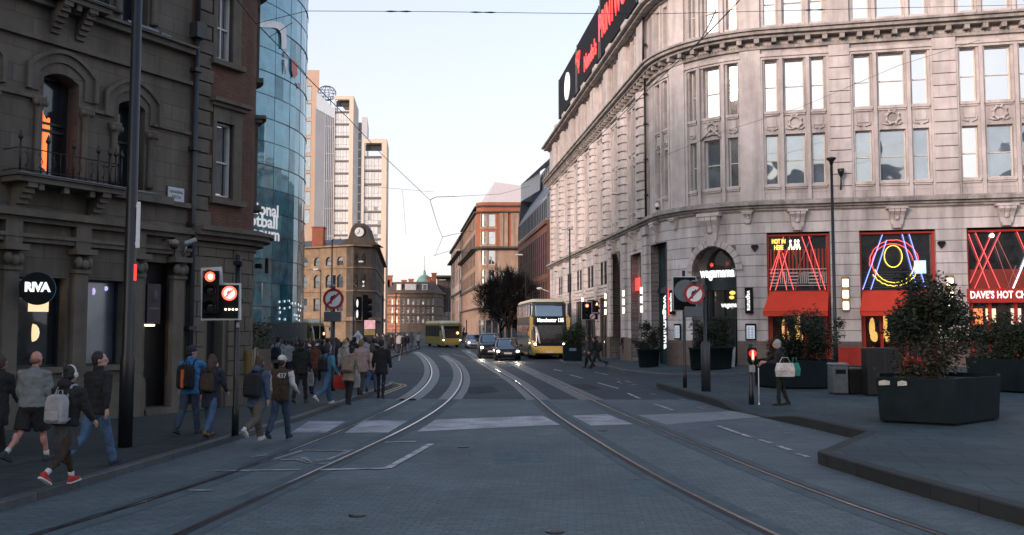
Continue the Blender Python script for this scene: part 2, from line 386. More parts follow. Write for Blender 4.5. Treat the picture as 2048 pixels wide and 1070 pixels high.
def pavement(name, edge, centre, zf, m, km, kw=.16, step=.4, nr=14, rot=0.):
    """raised pavement: its kerbed edge (left to right seen from the road), filled towards a centre"""
    e = dense(edge, step); c = Vector(centre); mb = MB(); cs, sn = math.cos(rot), math.sin(rot)
    def nrm(i):
        a = Vector(e[max(i-1, 0)]); b = Vector(e[min(i+1, len(e)-1)]); t = (b-a).normalized(); n = Vector((t.y, -t.x))
        return n if n.dot(Vector(e[i])-c) > 0 else -n
    ns = [nrm(i) for i in range(len(e))]
    inner = [Vector(p)-n*kw for p, n in zip(e, ns)]
    ks = [(k/nr)**1.7 for k in range(nr+1)]
    grid = [[p.lerp(c, k) for k in ks] for p in inner]
    vs = [(p.x, p.y, zf(p.x, p.y)) for g in grid for p in g]; n = nr+1; fs = []; uv = []
    for i in range(len(e)-1):
        for k in range(nr):
            q = (i*n+k, (i+1)*n+k, (i+1)*n+k+1, i*n+k+1); A = [Vector(vs[x]) for x in q]
            if (A[1]-A[0]).cross(A[3]-A[0]).z < 0: q = q[::-1]
            fs.append(q); uv.append([(vs[x][0]*cs+vs[x][1]*sn, -vs[x][0]*sn+vs[x][1]*cs) for x in q])
    mb.add(vs, fs, uv); structure(name, mb, m)
    kb = MB(); r_ = []
    for p, q in zip(e, inner):
        z = zf(p[0], p[1]); z2 = zf(q.x, q.y)
        r_.append([(p[0], p[1], -.1), (p[0], p[1], z-.012), (p[0]+(q.x-p[0])*.12, p[1]+(q.y-p[1])*.12, z+.003), (q.x, q.y, z2+.003), (q.x, q.y, z2-.05)])
    L_ = 0
    for i in range(len(r_)-1):
        dl = math.dist(r_[i][3][:2], r_[i+1][3][:2])
        for k in range(4): kb.add([r_[i][k], r_[i+1][k], r_[i+1][k+1], r_[i][k+1]], [(0, 1, 2, 3)], [[(L_, k), (L_+dl, k), (L_+dl, k+1), (L_, k+1)]])
        L_ += dl
    structure("kerb", kb, km)
LP = .12
pavement("pavement_left", [(-10.4, -25), (-6.33, 11.3), (-5.14, 22), (-4.72, 30), (-4.52, 34.2), (-4.62, 35.5), (-5.2, 36.3), (-6.2, 36.8), (-9, 38), (-30, 46)], (-34, 8), lambda x, y: LP, slabs_l, kerb_m, rot=R(-6.5))
def plaza_z(x, y):
    d2 = ((x-6.15)/1.3)**2+((y-23.5)/1.7)**2
    return .21-.195*math.exp(-d2**1.5)
pavement("plaza_pavement", [(8, -25), (5.95, 7.5), (5.90, 10.4), (5.42, 12.9), (5.12, 15.0), (5.12, 15.25), (7.05, 18.1), (6.75, 20.3), (6.39, 22.26), (5.91, 24.9), (5.5, 31), (5.36, 33.6), (5.9, 34.1), (9, 33.2), (25, 32.0), (60, 29)], (30, 14), plaza_z, slabs, kerb_d, kw=.22, step=.3, rot=R(-12))
def pr_z(x, y): return ground_z(x, y)+.12
pavement("pavement_right", [(-4, 240), (4.6, 96), (4.4, 63), (4.1, 60.2), (3.1, 58.6), (3.1, 55.6), (4.4, 53.4), (5.2, 50), (5.6, 45), (7, 40), (9.4, 37), (20, 35.8), (60, 30.5)], (40, 90), pr_z, slabs, kerb_m, step=.7, nr=18, rot=R(-13))
pavement("pavement_far_left", [(-60, 58), (-12, 49), (-9.2, 50.5), (-8.4, 54), (-9.5, 92), (-14, 130), (-22, 250)], (-60, 120), lambda x, y: .12, slabs_l, kerb_m, step=1.5)

# ================================================================== tram tracks and road markings
def smooth(pts, n=8):
    P = [Vector(p) for p in pts]; out = []
    for i in range(len(P)-1):
        a, b, c, d = P[max(i-1, 0)], P[i], P[i+1], P[min(i+2, len(P)-1)]
        for k in range(n):
            t = k/n; out.append(.5*((2*b)+(c-a)*t+(2*a-5*b+4*c-d)*t*t+(3*b-a-3*c+d)*t**3))
    out.append(P[-1])
    for _ in range(6): out = [out[0]]+[(a+2*b+c)/4 for a, b, c in zip(out, out[1:], out[2:])]+[out[-1]]
    return out
def ribbon(mb, line, o0, o1, z, z1=None):
    r_ = []
    for i, p in enumerate(line):
        t = (line[min(i+1, len(line)-1)]-line[max(i-1, 0)]).normalized(); n = Vector((t.y, -t.x))
        r_.append(((p.x+n.x*o0, p.y+n.y*o0, z), (p.x+n.x*o1, p.y+n.y*o1, z)))
    for a, b in zip(r_, r_[1:]):
        q = [a[0], a[1], b[1], b[0]]
        if (Vector(q[1])-Vector(q[0])).cross(Vector(q[3])-Vector(q[0])).z < 0: q = q[::-1]
        mb.add(q, [(0, 1, 2, 3)], [[(v[0], v[1]) for v in q]])
def px_line(pts): return smooth([gnd(*p) for p in pts])
rail_lines = [
    [(832, 704), (848, 714), (858, 726), (863, 738), (863, 752), (853, 770), (828, 792), (780, 818), (700, 855), (600, 895), (480, 942), (300, 1002), (80, 1070), (-200, 1158)],
    [(886, 711), (905, 722), (917, 735), (923, 750), (921, 768), (908, 790), (880, 816), (822, 852), (700, 911), (540, 984), (350, 1072), (100, 1190)],
    [(930, 700), (962, 722), (997, 742), (1036, 766), (1068, 792), (1110, 828), (1180, 874), (1290, 940), (1410, 1003), (1560, 1075), (1720, 1150)],
    [(985, 703), (1037, 731), (1088, 755), (1146, 782), (1230, 822), (1340, 868), (1500, 935), (1690, 1007), (1880, 1072), (2200, 1180)]]
steel_mb = MB()
for k, pl in enumerate(rail_lines):
    ln = px_line(pl)
    far = [p for p in ln if p.y > 28.0]; near = [p for p in ln if p.y < 28.9]
    side = -1 if k in (0, 2) else 1
    a = MB(); ribbon(a, far, -.36, .36, .008); structure("track_bed", a, bed_far)
    a = MB(); ribbon(a, near, -.27, .27, .008); structure("track_bed", a, bed_near)
    a = MB(); ribbon(a, ln, -.026, .026, .018); structure("tram_rail", a, steel)
    a = MB(); ribbon(a, ln, .026 if k in (0, 2) else -.10, .10 if k in (0, 2) else -.026, .014); structure("rail_groove", a, groove_m)
    for q in (-.36, .34):
        a = MB(); ribbon(a, far, q, q+.025, .011); structure("track_bed_edge", a, paint_w)
def mark(pts, m=paint, z=.016, name="road_marking"):
    mb = MB(); g = [gnd(*p) for p in pts]; q = [(x, y, z+ground_z(x, y)) for x, y in g]
    ar = sum(a[0]*b[1]-b[0]*a[1] for a, b in zip(q, q[1:]+q[:1]))
    if ar < 0: q = q[::-1]
    mb.add(q, [tuple(range(len(q)))], [[(v[0], v[1]) for v in q]]); structure(name, mb, m)
def stroke(pts, wd, m=paint, z=.016, px=True):
    ln = [Vector(gnd(*p)) for p in pts] if px else [Vector(p) for p in pts]
    mb = MB(); ribbon(mb, ln, -wd/2, wd/2, z+max(ground_z(p.x, p.y) for p in ln)); structure("road_marking", mb, m)
for q in ([(618, 843), (692, 843), (652, 866), (582, 866)], [(727, 842), (816, 842), (776, 866), (690, 866)], [(872, 840), (1085, 832), (1120, 850), (834, 864)], [(1144, 832), (1214, 829), (1266, 849), (1182, 852)]):
    mark(q, white_setts, .010, "crossing_band")
mark([(1276, 831), (1470, 823), (1530, 834), (1332, 850)], mat("white_setts_worn", (.20, .235, .26), .6, var=.25, s=2, brick=(.26, .13, .012, .72, .3)), .010, "crossing_band")
# advance stop box with its cycle
stroke([(430, 943), (600, 941)], .11); stroke([(640, 941), (775, 938)], .11); stroke([(775, 938), (862, 889)], .13); stroke([(770, 886), (832, 884)], .10)
for pl in ([(607, 902), (700, 903)], [(700, 903), (655, 921)], [(607, 902), (545, 921)], [(560, 921), (610, 920)], [(606, 916), (620, 926), (645, 921)], [(598, 921), (622, 928)], [(700, 901), (708, 900)], [(638, 929), (665, 927)]): stroke(pl, .10, paint_w)
stroke([(500, 916), (536, 911)], .12, paint_w); stroke([(380, 982), (425, 982)], .12, paint_w)
for pl in ([(1195, 766), (1237, 778)], [(1255, 787), (1280, 798)], [(1310, 809), (1345, 821)], [(1436, 853), (1502, 876)], [(1520, 881), (1542, 887)], [(1556, 893), (1580, 901)], [(1595, 909), (1616, 915)], [(1140, 750), (1165, 757)], [(1108, 739), (1124, 743)], [(1190, 745), (1215, 750)]): stroke(pl, .11)
for pl in ([(1005, 723), (1012, 728)], [(995, 722), (1001, 725)], [(1016, 731), (1023, 733)], [(798, 722), (801, 706)], [(790, 727), (800, 727)], [(905, 708), (935, 716)], [(882, 706), (900, 711)], [(870, 771), (885, 771)], [(830, 771), (845, 771)], [(1050, 742), (1072, 742)], [(955, 704), (975, 712)], [(990, 755), (1010, 757)], [(1310, 776), (1330, 780)], [(1300, 788), (1312, 790)], [(1356, 798), (1372, 801)]): stroke(pl, .10, paint_w)
for pl in ([(1228, 757), (1240, 759)], [(1248, 763), (1272, 766)], [(1235, 764), (1245, 768), (1262, 765), (1250, 761), (1235, 764)], [(1262, 771), (1274, 769)], [(1395, 815), (1412, 820)], [(1405, 815), (1420, 813)], [(1548, 853), (1562, 855)], [(1568, 866), (1580, 868)]): stroke(pl, .08, paint_w)
for off in (.22, .40):
    e = [(-5.14+off, 22), (-4.72+off, 30), (-4.5+off, 34.0), (-4.52+off*.9, 35.3), (-5.0+off*.5, 36.3+off*.8), (-6.0, 36.95+off)]
    mb = MB(); ribbon(mb, smooth([p for p in e[1:]]), -.045, .045, .014); structure("road_marking", mb, yellow_p)
for k, q in enumerate(([(930, 775), (985, 772), (1000, 784), (940, 788)], [(700, 760), (760, 752), (742, 768)], [(1130, 770), (1175, 768), (1205, 778), (1150, 782)], [(985, 905), (1075, 902), (1090, 925), (990, 930)], [(1250, 960), (1330, 955), (1372, 985), (1280, 992)])):
    mark(q, mat('road_patch_%s' % ('dark' if k < 3 else 'worn'), (.022, .036, .046) if k < 3 else (.085, .120, .134), .85, var=.3, s=4, bump=.2, spec=.2), .0065, 'road_patch')
# small iron covers and specks of litter on the setts
iron = mat("cast_iron", (.03, .03, .032), .5, .6, var=.3, s=8)
for p in [(926, 895), (1205, 862), (715, 1032), (1110, 1065)]:
    x, y = gnd(*p); mb = MB(); mb.lathe([(.11, .0), (.11, .008), (.06, .012)], (x, y, .004), 12); structure("drain_cover", mb, iron)
lit = MB()
for i in range(70):
    x, y = rnd.uniform(-4, 5), rnd.uniform(8, 26); r_ = rnd.uniform(.012, .03); a = rnd.random()*3
    lit.add([(x+r_*math.cos(a+k*1.57)*(1 if k % 2 else .5), y+r_*math.sin(a+k*1.57), .007+.003*(k % 2)) for k in range(4)], [(0, 1, 2, 3)])
for i in range(60):
    t = rnd.random(); x, y = 6.3+(.0)*t+rnd.uniform(-.5, -.05), 8+t*7; r_ = rnd.uniform(.012, .035); a = rnd.random()*3
    lit.add([(x-.1*(y-8)/2+r_*math.cos(a+k*1.57), y+r_*math.sin(a+k*1.57)*.6, .008+.004*(k % 2)) for k in range(4)], [(0, 1, 2, 3)])
o = lit.build("litter", mat("litter_specks", (.3, .3, .29), .8, var=.5, s=20)); o["kind"] = "stuff"
o["label"] = "pale specks of litter and chewing gum on the road and kerb"; o["category"] = "litter"
# ================================================================== the curved pale stone building on the right
pw_stone = mat("pale_stone", (.585, .53, .525), .82, var=.14, s=.8, bump=.10, bs=25, stain=.42, brick=(1.45, .62, .011, .72, .25))
pw_rust = mat("pale_stone_courses", (.68, .63, .63), .82, var=.15, s=.8, bump=.12, bs=25, stain=.42, brick=(40, .52, .022, .42, .8))
pw_trim = mat("pale_stone_trim", (.575, .52, .512), .8, var=.18, s=1.6, bump=.12, bs=30, stain=.38)
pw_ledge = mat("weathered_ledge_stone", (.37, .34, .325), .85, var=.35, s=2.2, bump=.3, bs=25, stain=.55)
granite = mat("plinth_granite", (.17, .125, .11), .5, var=.25, s=8, brick=(1.2, .7, .012, .5, .3))
win_white = mat("window_paint", (.62, .58, .54), .5, var=.12)
pw_glass = glass("mirror_window", (.045, .06, .075), .72, (1, 1, 1), .015, .045, .35)
pw_glass2 = glass("lower_window", (.11, .145, .18), .34, (.85, .93, 1), .02, .035, .4)
shop_glass = glass("shop_glass", (.02, .022, .025), .16, (1, 1, 1), .02, .02, .6)
teal_dark = mat("dark_teal_paint", (.015, .035, .042), .35)
red_paint = mat("red_paint", (.42, .022, .012), .45, var=.15)
red_cloth = mat("red_awning", (.62, .045, .018), .75, var=.14, s=1.2, bump=.15, bs=12)
neon_red = mat("neon_red", (.3, .02, .02), .4, emit=.85, ec=(1, .10, .10))
neon_dim = mat("neon_faint", (.28, .09, .09), .4, emit=.05, ec=(1, .3, .3))  # tubes shown off, yet given a faint red glow
neon_blue = mat("neon_blue", (.05, .06, .3), .4, emit=1.1, ec=(.22, .28, 1))
neon_yel = mat("neon_yellow", (.3, .25, .05), .4, emit=.8, ec=(1, .72, .10))
neon_wht = mat("neon_white", (.5, .5, .5), .4, emit=.9, ec=(.80, .90, 1))
lamp_w = mat("lamp_panel", (.8, .7, .6), .4, emit=1.5, ec=(1, .84, .68))
brass = mat("brass_frame", (.30, .19, .09), .45, .5, var=.15)
sign_white = mat("sign_letters_lit", (.8, .8, .8), .4, emit=.38, ec=(1, 1, 1))
sign_red = mat("sign_red_lit", (.5, .02, .02), .4, emit=.7, ec=(1, .05, .04))
sign_black = mat("sign_black", (.008, .009, .011), .7, var=.2, spec=.15)
C0 = Vector((8.2, 44.1)); SD = Vector((.1, -.995)).normalized(); RD = Vector((.974, -.226)).normalized(); RR = 6.146; CC = Vector((13.8753, 49.0925))
a0 = math.atan2(-SD.x, SD.y); a0 = math.atan2(-.1, -.995)
PWp = [tuple(C0-SD*44.6)]+[(CC.x+RR*math.cos(a0+1.24263*k/12), CC.y+RR*math.sin(a0+1.24263*k/12)) for k in range(13)]+[tuple(C0+RD*30)]
PW = Facade(PWp); END = PW.u[-1]
pw = empty("curved_building", (12, 48, .2), 0, "long pale stone building curving round the corner with mirror windows and rooftop signs", "building")
street_p = [4.4, 9.25, 14.1, 18.95, 23.8, 28.65, 33.4, 38.2]
bays = {  # light spans along u on the curved and right fronts
    'B0': [(40.70, 41.25), (41.62, 42.0)], 'B1': [(43.70, 44.10), (44.55, 45.42), (45.84, 46.33)],
    'B2': [(47.64, 48.24), (48.57, 49.47), (49.80, 50.39)], 'B3': [(51.74, 52.48), (52.83, 53.98), (54.30, 55.0)],
    'B4': [(56.40, 57.09), (57.46, 58.56), (58.92, 59.6)], 'B5': [(61.0, 61.7), (62.05, 63.2), (63.55, 64.2)], 'B6': [(65.6, 66.3), (66.65, 67.8), (68.15, 68.8)]}
sbays = [[((a+b)/2-1.25, (a+b)/2-.62), ((a+b)/2-.40, (a+b)/2+.40), ((a+b)/2+.62, (a+b)/2+1.25)] for a, b in zip(street_p, street_p[1:])]
rowsz = [(9.12, 11.55), (12.70, 15.22), (16.98, 19.25)]
allb = list(bays.values())+sbays
ops = [(a, b, z0, z1) for L in allb for a, b in L for z0, z1 in rowsz]
# ground floor openings
shops = [(47.6, 50.47, .40, 6.78), (51.8, 55.1, .45, 6.78), (56.45, 59.75, .45, 6.80), (61.2, 64.4, .45, 6.8), (65.8, 68.9, .45, 6.8)]
arch = (43.75, 46.15, .30, 6.22, 1.2)
low = [(39.4, 41.75, .2, 6.7), (34.6, 36.95, .15, 6.55)]
sarch = (28.5, 31.5, .1, 7.1, 1.5)
for a, b in zip(street_p[:6], street_p[1:6]):
    m_ = (a+b)/2; low += [(m_-1.15, m_+1.15, .12, 4.25), (m_-1.15, m_-.12, 5.15, 6.75), (m_+.12, m_+1.15, 5.15, 6.75)]
mb = MB(); PW.wall(mb, 0, END, 8.2, 19.5, ops, 0, .34); mb.build("wall", pw_stone, pw, world=True)
mb = MB(); PW.wall(mb, 0, 28, 1.55, 8.2, low, 0, .14); PW.wall(mb, 28, END, 1.55, 8.2, shops+[arch, sarch]+low, 0, .55); mb.build("ground_floor_wall", pw_rust, pw, world=True)
mb = MB(); PW.wall(mb, 0, 28, -.2, 1.55, low, .06, .20); PW.wall(mb, 28, END, -.2, 1.55, shops+[arch, sarch]+low, .06, .61); mb.build("plinth", granite, pw, world=True)
# the far end wall, back and roof
mb = MB(); ep = [PWp[0], (PWp[0][0]+24, PWp[0][1]+2), (PWp[-1][0]+4, PWp[-1][1]+36), PWp[-1]]
for a, b in zip(ep, ep[1:]): mb.add([(b[0], b[1], -.2), (a[0], a[1], -.2), (a[0], a[1], 21), (b[0], b[1], 21)], [(0, 1, 2, 3)], [[(0, 0), (20, 0), (20, 21), (0, 21)]])
mb.build("side_wall", pw_trim, pw, world=True)
mb = MB(); q = [PW.P(u, 20.6, -.3) for u in [0]+PW.u[1:]]; q += [(ep[2][0], ep[2][1], 20.6), (ep[1][0], ep[1][1], 20.6)]
mb.add(q, [tuple(range(len(q)))]); mb.build("roof", mat("roof_felt", (.07, .07, .075), .9), pw, world=True)
# ledge over the ground floor and the main cornice
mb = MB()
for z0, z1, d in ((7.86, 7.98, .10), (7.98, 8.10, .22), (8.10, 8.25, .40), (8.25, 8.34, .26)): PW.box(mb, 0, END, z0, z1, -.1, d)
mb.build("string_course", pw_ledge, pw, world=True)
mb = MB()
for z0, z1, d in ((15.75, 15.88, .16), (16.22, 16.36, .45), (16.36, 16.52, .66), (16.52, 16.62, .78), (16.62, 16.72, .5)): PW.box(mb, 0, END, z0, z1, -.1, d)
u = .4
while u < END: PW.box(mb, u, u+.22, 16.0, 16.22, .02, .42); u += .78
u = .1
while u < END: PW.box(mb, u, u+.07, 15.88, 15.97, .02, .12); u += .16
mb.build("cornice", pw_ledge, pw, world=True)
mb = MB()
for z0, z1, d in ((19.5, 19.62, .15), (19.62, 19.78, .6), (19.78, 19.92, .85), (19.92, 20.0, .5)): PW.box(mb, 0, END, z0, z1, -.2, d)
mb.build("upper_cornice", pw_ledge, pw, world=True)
mb = MB(); PW.box(mb, 0, END, 20.0, 20.25, -.5, .1)
PW.box(mb, 0, END, 20.95, 21.1, -.5, .06)
for p in street_p+[42.7, 46.9, 51.1, 55.7, 60.3, 64.9]:
    PW.box(mb, p-.65, p+.65, 20.25, 21.25, -.55, .14)
u = .2
while u < END: PW.box(mb, u, u+.14, 20.25, 20.95, -.3, -.12); u += .34
mb.build("parapet", pw_trim, pw, world=True)
# pilasters: banded blocks, smooth ones at the corner bay
mb = MB()
for u0, u1, banded in ((50.60, 51.55, 1), (55.18, 56.2, 1), (59.8, 60.8, 1), (64.4, 65.4, 1), (46.5, 47.45, 0), (42.35, 43.45, 0)):
    if banded:
        z = 8.36
        while z < 15.6: PW.box(mb, u0, u1, z, min(z+.53, 15.72), .002, .17); z += .57
    else: PW.box(mb, u0, u1, 8.36, 15.72, .002, .14)
    PW.box(mb, u0, u1, 16.73, 19.49, .002, .14)
for k, p in enumerate(street_p):
    z = 8.36; kk = 0
    PW.box(mb, p-.78, p+.78, 8.34, 15.72, .002, .10); PW.box(mb, p-.72, p+.72, 16.73, 19.49, .002, .30)
    while z < 15.3:
        rg = []
        for zz in (z, z+.36):
            rg.append([PW.P(p+.62*math.sin(t), zz, .08+.46*math.cos(t)) for t in [(-1+i/4)*math.pi/2 for i in range(9)]])
        T = [r_[::1] for r_ in rg]; mb.loft([[*r_] for r_ in T], True, True); z += .52
    mb.loft([[PW.P(p+.50*math.sin(t), zz, .08+.34*math.cos(t)) for t in [(-1+i/4)*math.pi/2 for i in range(9)]] for zz in (8.34, 15.4)], False, False)
mb.build("pilasters", pw_trim, pw, world=True)["kind"] = "stuff"
# mullions, sills, spandrel panels with wreaths
mb = MB(); orn = MB()
for L in allb:
    u0, u1 = L[0][0], L[-1][1]
    for z0, z1 in rowsz:
        for a, b in L:
            PW.box(mb, a-.06, b+.06, z0-.16, z0-.04, .002, .12); PW.box(mb, a-.03, b+.03, z0-.24, z0-.16, .002, .07)
    for x, y in zip(L, L[1:]):
        c = (x[1]+y[0])/2
        for z0, z1 in ((8.36, 15.3), (16.74, 19.4)):
            PW.box(mb, c-.08, c+.08, z0, z1, .002, .13)
    PW.box(mb, u0-.22, u1+.22, 15.36, 15.52, .002, .16); PW.box(mb, u0-.2, u1+.2, 15.24, 15.36, .002, .09)
    PW.box(mb, u0-.24, u0-.10, 8.36, 15.24, .002, .10); PW.box(mb, u1+.10, u1+.24, 8.36, 15.24, .002, .10)
    for k, (a, b) in enumerate(L):
        c = (a+b)/2; wd = (b-a)/2
        if k == len(L)//2 and len(L) == 3:
            pts = [PW.P(c+.27*math.sin(q), 12.1+.27*math.cos(q), .06) for q in [2*math.pi*i/16 for i in range(17)]]
            orn.tube(pts, .055, 5)
            for q in range(8): orn.ell(PW.P(c+.31*math.sin(q*.785+.3), 12.1+.31*math.cos(q*.785+.3), .08), .07, .07, .07, 6, 4)
            for sx in (-1, 1): orn.tube([PW.P(c+sx*.42, 11.85, .04), PW.P(c+sx*.30, 11.78, .07), PW.P(c+sx*.12, 11.76, .05)], .04, 5)
        else:
            for sx in (-1, 1): orn.tube([PW.P(c+sx*wd*.85, 12.0, .03), PW.P(c+sx*wd*.8, 11.82, .06), PW.P(c+sx*wd*.2, 11.74, .05)], .035, 5)
            PW.box(orn, c-wd*.7, c+wd*.7, 11.92, 12.38, .002, .05)
pm = []
for (p, q) in (((44.45, 11.62), (45.0, 12.12)), ((45.0, 12.12), (45.5, 11.62))):     # little pediment on the corner bay
    orn.tube([PW.P(p[0], p[1], .1), PW.P(q[0], q[1], .1)], .06, 5)
mb.build("window_surround", pw_trim, pw, world=True); orn.build("wreath_carving", pw_trim, pw, world=True)["kind"] = "stuff"
for L in allb:
    for ri, (z0, z1) in enumerate(rowsz):
        for a, b in L:
            PW.window(pw, a, b, z0, z1, -.30, win_white, pw_glass if ri else (pw_glass2 if rnd.random() < .70 else pw_glass), .055, (), (.48,), .08, .006)
# keystone consoles under the ledge
def console(u, z0, z1, wd, dep):
    mb = MB(); h = z1-z0
    PW.box(mb, u-wd*.62, u+wd*.62, z1-.10*h, z1, .0, dep*1.1)
    for k in (-.66, 0, .66):
        prof = [(z1-.10*h, dep), (z1-.22*h, dep*1.05), (z1-.38*h, dep*.72), (z1-.6*h, dep*.5), (z1-.82*h, dep*.52), (z0, dep*.2)]
        for (za, da), (zb, db) in zip(prof, prof[1:]):
            s_ = lambda z: (.55+.45*(z-z0)/h)
            for e in (0,):
                x0, x1 = u+(k-.30)*wd*.55*s_(za), u+(k+.30)*wd*.55*s_(za); y0, y1 = u+(k-.30)*wd*.55*s_(zb), u+(k+.30)*wd*.55*s_(zb)
                A = [PW.P(x0, za, 0), PW.P(x1, za, 0), PW.P(x1, za, da), PW.P(x0, za, da)]; B = [PW.P(y0, zb, 0), PW.P(y1, zb, 0), PW.P(y1, zb, db), PW.P(y0, zb, db)]
                mb.loft([B, A], True, True)
    PW.box(mb, u-wd*.22, u+wd*.22, z0+.02*h, z0+.35*h, 0, dep*.55)
    mb.ell(PW.P(u, z0+.46*h, dep*.5), wd*.16, wd*.16, wd*.16, 7, 5)
    return mb.build("keystone_console", pw_ledge if rnd.random() < .0 else pw_trim, pw, world=True)
console(44.95, 6.2, 7.84, .9, .5)
for u in (49.03, 53.45, 58.1, 62.8): console(u, 6.84, 7.84, .75, .42)
for u in (46.75, 42.6): console(u, 7.25, 7.84, .42, .3)
for u in (40.6, 35.8): console(u, 6.75, 7.84, .6, .38)
for u in (30.0,): console(u, 7.0, 7.84, .8, .45)
# arch: ring of voussoirs, deep porch, glazed door screen
mb = MB(); N = 13; ua, ub = arch[0], arch[1]; cu, zc = (ua+ub)/2, arch[3]-arch[4]; ra = (ub-ua)/2
for i in range(N):
    t0, t1 = math.pi*i/N+.012, math.pi*(i+1)/N-.012; q = []
    for d in (.002, .09):
        q.append([PW.P(cu-(ra)*math.cos(t0), zc+ra*math.sin(t0), d), PW.P(cu-(ra+.32)*math.cos(t0), zc+(ra+.32)*math.sin(t0), d), PW.P(cu-(ra+.32)*math.cos(t1), zc+(ra+.32)*math.sin(t1), d), PW.P(cu-ra*math.cos(t1), zc+ra*math.sin(t1), d)])
    mb.loft(q, True, True)
for i in range(9):                            # radiating joints in the wall above the arch
    t = math.pi*(.14+.72*i/8); r1 = ra+.36; r2 = ra+(.95 if i in (0, 8) else 1.25 if i != 4 else .4)
    z2 = min(zc+r2*math.sin(t), 7.8)
    mb2 = None
mb.build("arch_ring", pw_trim, pw, world=True)
mb = MB()                                     # porch vault behind the wall sheet
prof = [(ua, .3)]+[(cu-ra*math.cos(math.pi*i/14), zc+ra*math.sin(math.pi*i/14)) for i in range(15)]+[(ub, .3)]
mb.loft([[PW.P(p, z, -.55) for p, z in prof], [PW.P(p, z, -1.1) for p, z in prof]], False, False, closed=False)
mb.build("porch", pw_rust, pw, world=True)
mb = MB()
q = [PW.P(p, z, -1.08) for p, z in prof]; mb.add(q, [tuple(range(len(q)))[::-1]]); ds = mb.build("door_screen", shop_glass, pw, world=True)
mb = MB()
for a in (ua+.05, cu-.75, cu, cu+.75, ub-.05): PW.box(mb, a-.035, a+.035, .3, 4.1, -1.09, -1.0)
PW.box(mb, ua, ub, 4.1, 4.75, -1.09, -.95); PW.box(mb, ua, ub, 2.65, 2.75, -1.09, -.98); mb.build("frame", teal_dark, ds, world=True)
mb = MB()
for p in street_p[:6]+[32.9, 38.2]:
    z = 1.6
    while z < 7.3: PW.box(mb, p-.55, p+.55, z, z+.48, .002, .14); z += .52
    PW.box(mb, p-.62, p+.62, 7.4, 7.84, .002, .2)
PW.box(mb, 1, 27.6, 4.42, 4.62, .002, .16); PW.box(mb, 1, 27.6, 4.95, 5.08, .002, .10)
mb.build('ground_pilasters', pw_trim, pw, world=True)
# lower windows of the street front: dark glass screens
for (a, b, c, e) in low[2:]:
    PW.window(pw, a, b, c, e, -.11, mat("bronze_frame", (.03, .03, .032), .4), shop_glass, .06, (.5,) if b-a > 1.5 else (), (.7,) if e-c > 3 else (.5,), .08)
ra_w = PW.window(pw, 34.6, 36.95, .15, 6.55, -.5, mat("pale_frame", (.30, .32, .36), .4), glass("pale_glass", (.16, .19, .25), .35), .07, (.5,), (.4, .68), .1)
mb = MB(); PW.box(mb, 34.65, 36.9, 4.42, 5.15, -.45, -.2); mb.build("fascia", sign_red, ra_w, world=True)
mb = MB(); PW.box(mb, 24.6, 26.4, 3.5, 4.15, -.45, -.1); mb.build("fascia", sign_red, pw, world=True)
wd_ = PW.window(pw, 39.4, 41.75, .2, 6.7, -.5, teal_dark, glass("teal_panel", (.02, .05, .06), .12), .1, (.55,), (.64,), .12)
mb = MB(); PW.box(mb, 39.5, 41.65, 4.05, 4.35, -.48, -.3); mb.build("transom", teal_dark, wd_, world=True)
mb = MB(); PW.quad(mb, 28.55, 31.45, .1, 7.0, -.54); mb.build("dark_entrance", mat("entrance_dark", (.06, .05, .045), .6), pw, world=True)
# three lit square lamps in a brass frame, on the piers
def lampset(u, first=[None]):
    t = empty("wall_light", PW.P(u, 3.0, .09), 0, None, "wall light", "three square wall lights on the pale piers")
    x = PW.Tn(u); t.rotation_euler = (0, 0, math.atan2(x.y, x.x))
    mb = MB(); mb.box(-.17, .17, -.05, .0, 0, 1.62); mb.build("frame", brass, t)
    for k in range(3):
        mb = MB(); mb.box(-.125, .125, -.13, -.052, .08+k*.53, .43+k*.53, .015); mb.build("lamp", lamp_w, t)
    return t
for u, lb in ((51.12, "brass wall light of three lit squares between the two red awnings"), (55.65, "brass wall light of three lit squares behind the big leafy bush"), (60.3, "brass wall light of three lit squares beyond the hot food sign"), (37.66, "narrow wall light of three lit squares right of the higher red fascia"), (33.1, "narrow wall light of three lit squares by the tall lamp post"), (27.6, "narrow wall light of three lit squares left of the street arch"), (18.9, "narrow wall light of three lit squares just right of the double decker bus")):
    lampset(u)["label"] = lb
# rain pipe
mb = MB(); mb.tube([PW.P(39.05, 8.35, .22), PW.P(39.05, 16.2, .22)], .065, 6); mb.tube([PW.P(39.05, 16.7, .3), PW.P(39.05, 21, .25)], .065, 6)
for z in (9.5, 11.5, 13.5, 15.2, 18): mb.box(0, 0, 0, 0, 0, 0) if False else PW.box(mb, 38.95, 39.15, z, z+.1, .1, .3)
mb.build("rain_pipe", black_metal, pw, world=True)
